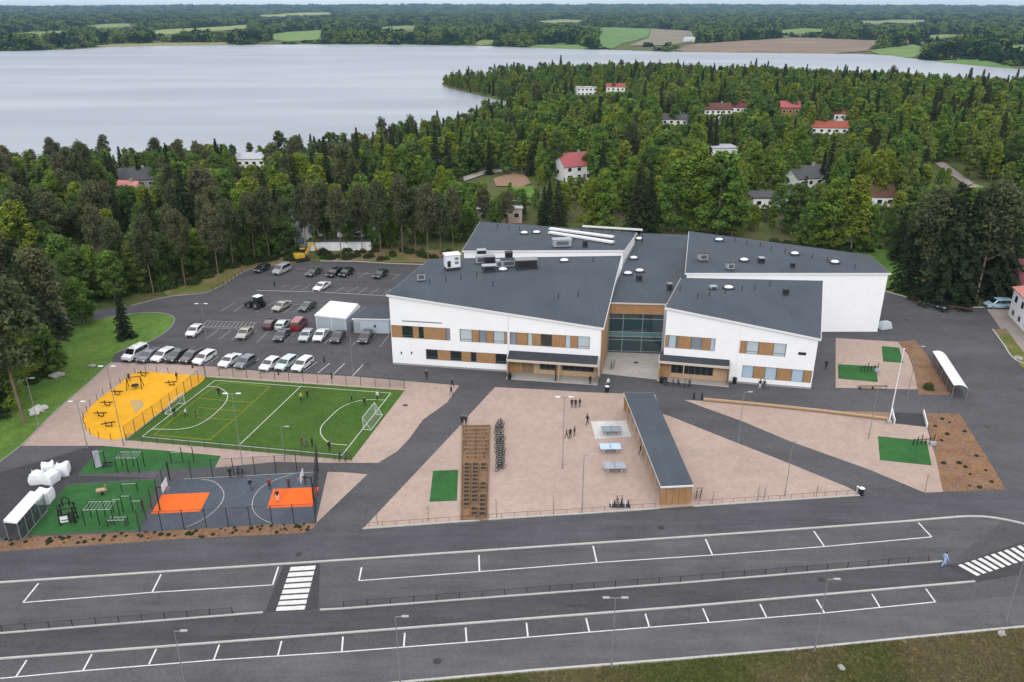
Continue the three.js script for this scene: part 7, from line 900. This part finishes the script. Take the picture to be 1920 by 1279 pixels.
// ---------------------------------------------------------------- shrubs, saplings, grass
{
  const R = rng(88), bushG = [0, 1, 2].map((v) => { const P = [], C = []; for (let i = 0; i < 420; i++) { const a = R() * 6.283, z = R(), s = Math.sqrt(1 - z * z), e = 0.6 + 0.4 * R(), b = 0.7 + 0.6 * R(), c = [[0.06, 0.1, 0.025], [0.05, 0.075, 0.03], [0.085, 0.085, 0.03]][v]; leafTri(P, C, [Math.cos(a) * s * e, z * e * 0.95, Math.sin(a) * s * e], [Math.cos(a) * s * 0.7, z * 0.7, Math.sin(a) * s * 0.7], 0.13, c.map((x) => x * b), R); } return leafGeometry(P, C); }), stemG = new MB().tube([0, -0.05, 0], [0, 0.5, 0], 0.05, 0.02, 5).geometry(), pr = [];
  const bush = (x, y, s, v, label, group, flat = 1) => { let t; if (!pr[v]) { t = pr[v] = thing('shrub', label, 'shrub', V(), 0, group); part('stem', stemG, M.bark, t); part('foliage', bushG[v], M.leaf, t); } else t = copyOf(pr[v], 'shrub', label, group); t.position.copy(onLand(x, y)); t.position.y = Math.max(t.position.y, 0.012); t.rotation.y = R() * 6.283; t.scale.set(s, s * flat, s); };
  for (let i = 0; i < 46; i++) bush(lerp(600, 862, R()), lerp(468, 488, R()), 0.6 + 0.9 * R(), i % 3, 'wild shrub on the grass bank behind the upper car park', 'shrubs on the grass bank'); for (let i = 0; i < 26; i++) bush(lerp(420, 560, R()), lerp(478, 492, R()), 0.6 + 0.8 * R(), i % 3, 'wild shrub under the pines at the car park edge', 'shrubs under the pines'); for (let i = 0; i < 30; i++) bush(lerp(-20, 85, R()), lerp(600, 720, R()), 0.7 + 0.9 * R(), i % 3, 'undergrowth shrub below the trees left of the lawn', 'undergrowth left of the lawn'); for (let i = 0; i < 24; i++) bush(lerp(1690, 1880, R()), lerp(550, 569, R()), 0.7 + 0.9 * R(), 1 + i % 2, 'dark shrub at the feet of the spruces right of the hall', 'shrubs under the spruces right of the hall'); for (let i = 0; i < 40; i++) bush(lerp(1300, 1660, R()), lerp(455, 472, R()), 0.8 + 1 * R(), i % 2, 'shrub behind the hall roof', 'shrubs behind the hall');
  for (let i = 0; i < 70; i++) { const x = lerp(4, 585, R()), mid = lerp(1019, 990, x / 585); bush(x, mid + (R() - 0.5) * 15, 0.12 + 0.16 * R(), 1, 'tiny dark shrub in the mulch strip below the basketball court', 'tiny shrubs in the mulch strip'); }
  for (let i = 0; i < 15; i++) { const v = R(), u = R(); const L = lerp(1737, 1770, v), Rr = lerp(1798, 1880, v); bush(lerp(L, Rr, u), lerp(780, 915, v), 0.16 + 0.22 * R(), 1, 'tiny shrub in the large brown mulch bed', 'tiny shrubs in the large mulch bed'); }
  bush(1741, 730, 0.85, 0, 'small rounded conifer in the mulch bed beside the curved shelter', null, 1.5);
  for (const [x, y, h, l] of [[803, 977, 2.0], [708, 983, 1.4], [931, 971, 2.6], [1038, 965, 2.6], [1335, 946, 1.9], [1421, 940, 2.2], [1432, 939, 2.2], [1531, 931, 1.6], [1734, 923, 2.6]]) { const t = thing('sapling', 'bare young sapling at the road edge of the tan yard', 'sapling', G(x, y), R() * 6, 'bare saplings along the road edge'); new MB().tube([0, 0, 0], [0.06, h, 0], 0.035, 0.015, 5).build('stem', M.bark, t); for (let i = 0; i < 6; i++) { const yy = h * (0.35 + 0.1 * i), a = R() * 6.28; new MB().tube([0.03, yy, 0], [0.03 + Math.cos(a) * 0.3, yy + 0.35, Math.sin(a) * 0.3], 0.014, 0.006, 4).build('twig', M.bark, t); } }
  for (let i = 0; i < 90; i++) { const u = R(), x = lerp(130, 500, u), e = x < 300 ? lerp(580, 552, (x - 130) / 170) : x < 390 ? lerp(552, 536, (x - 300) / 90) : lerp(530, 492, (x - 390) / 110); bush(x, e - 8 - 50 * R() * R(), 0.9 + 1.3 * R(), 0, 'tall undergrowth bush beneath the pines at the wooded corner', 'undergrowth beneath the corner pines'); }
  // grass blades on verge and lawns: nobody could count them
  const tg = (() => { const P = [], C = [], r = rng(3); for (let i = 0; i < 7; i++) { const a = r() * 6.283, x = (r() - 0.5) * 0.16, z = (r() - 0.5) * 0.16, h = 0.08 + 0.1 * r(), w = 0.018; P.push(x - Math.cos(a) * w, 0, z - Math.sin(a) * w, x + Math.cos(a) * w, 0, z + Math.sin(a) * w, x + Math.sin(a) * 0.07, h, z + Math.cos(a) * 0.07); for (let k = 0; k < 3; k++) { C.push(1, 1, 1); } } return leafGeometry(P, C); })();
  const put = (n, name, label, pick, cols) => { const im = new THREE.InstancedMesh(tg, std({ vertexColors: true, roughness: 1 }), n), d = new THREE.Object3D(), cn = pnoise(64, 64, 811); for (let i = 0; i < n; i++) { const p = pick(); d.position.copy(p); d.rotation.y = R() * 6.283; const s = 0.7 + 1.1 * R(); d.scale.set(s, s * 0.8, s); d.updateMatrix(); im.setMatrixAt(i, d.matrix); const q = smooth(0.35, 0.65, cn(p.x / 300, p.z / 300) * 0.7 + 0.3 * R()), b = 0.7 + 0.6 * R(); im.setColorAt(i, lin(...cols[0].map((c, k) => lerp(c, cols[1][k], q) * b))); } im.name = name; shade(im); scene.add(tag(im, label, 'grass', null, 'stuff')); };
  put(26000, 'verge_grass', 'short patchy grass growing on the verge below the road', () => { for (;;) { const x = lerp(690, 1990, R()), y = lerp(1175, 1300, R()); const e = x < 767 ? lerp(1287, 1279, (x - 690) / 77) : x < 1280 ? lerp(1279, 1236, (x - 767) / 513) : lerp(1236, 1168, (x - 1280) / 710); if (y > e + 3) return G(x, y, -0.012); } }, [[0.09, 0.11, 0.028], [0.17, 0.14, 0.07]]);
}
renderer.render(scene, camera);
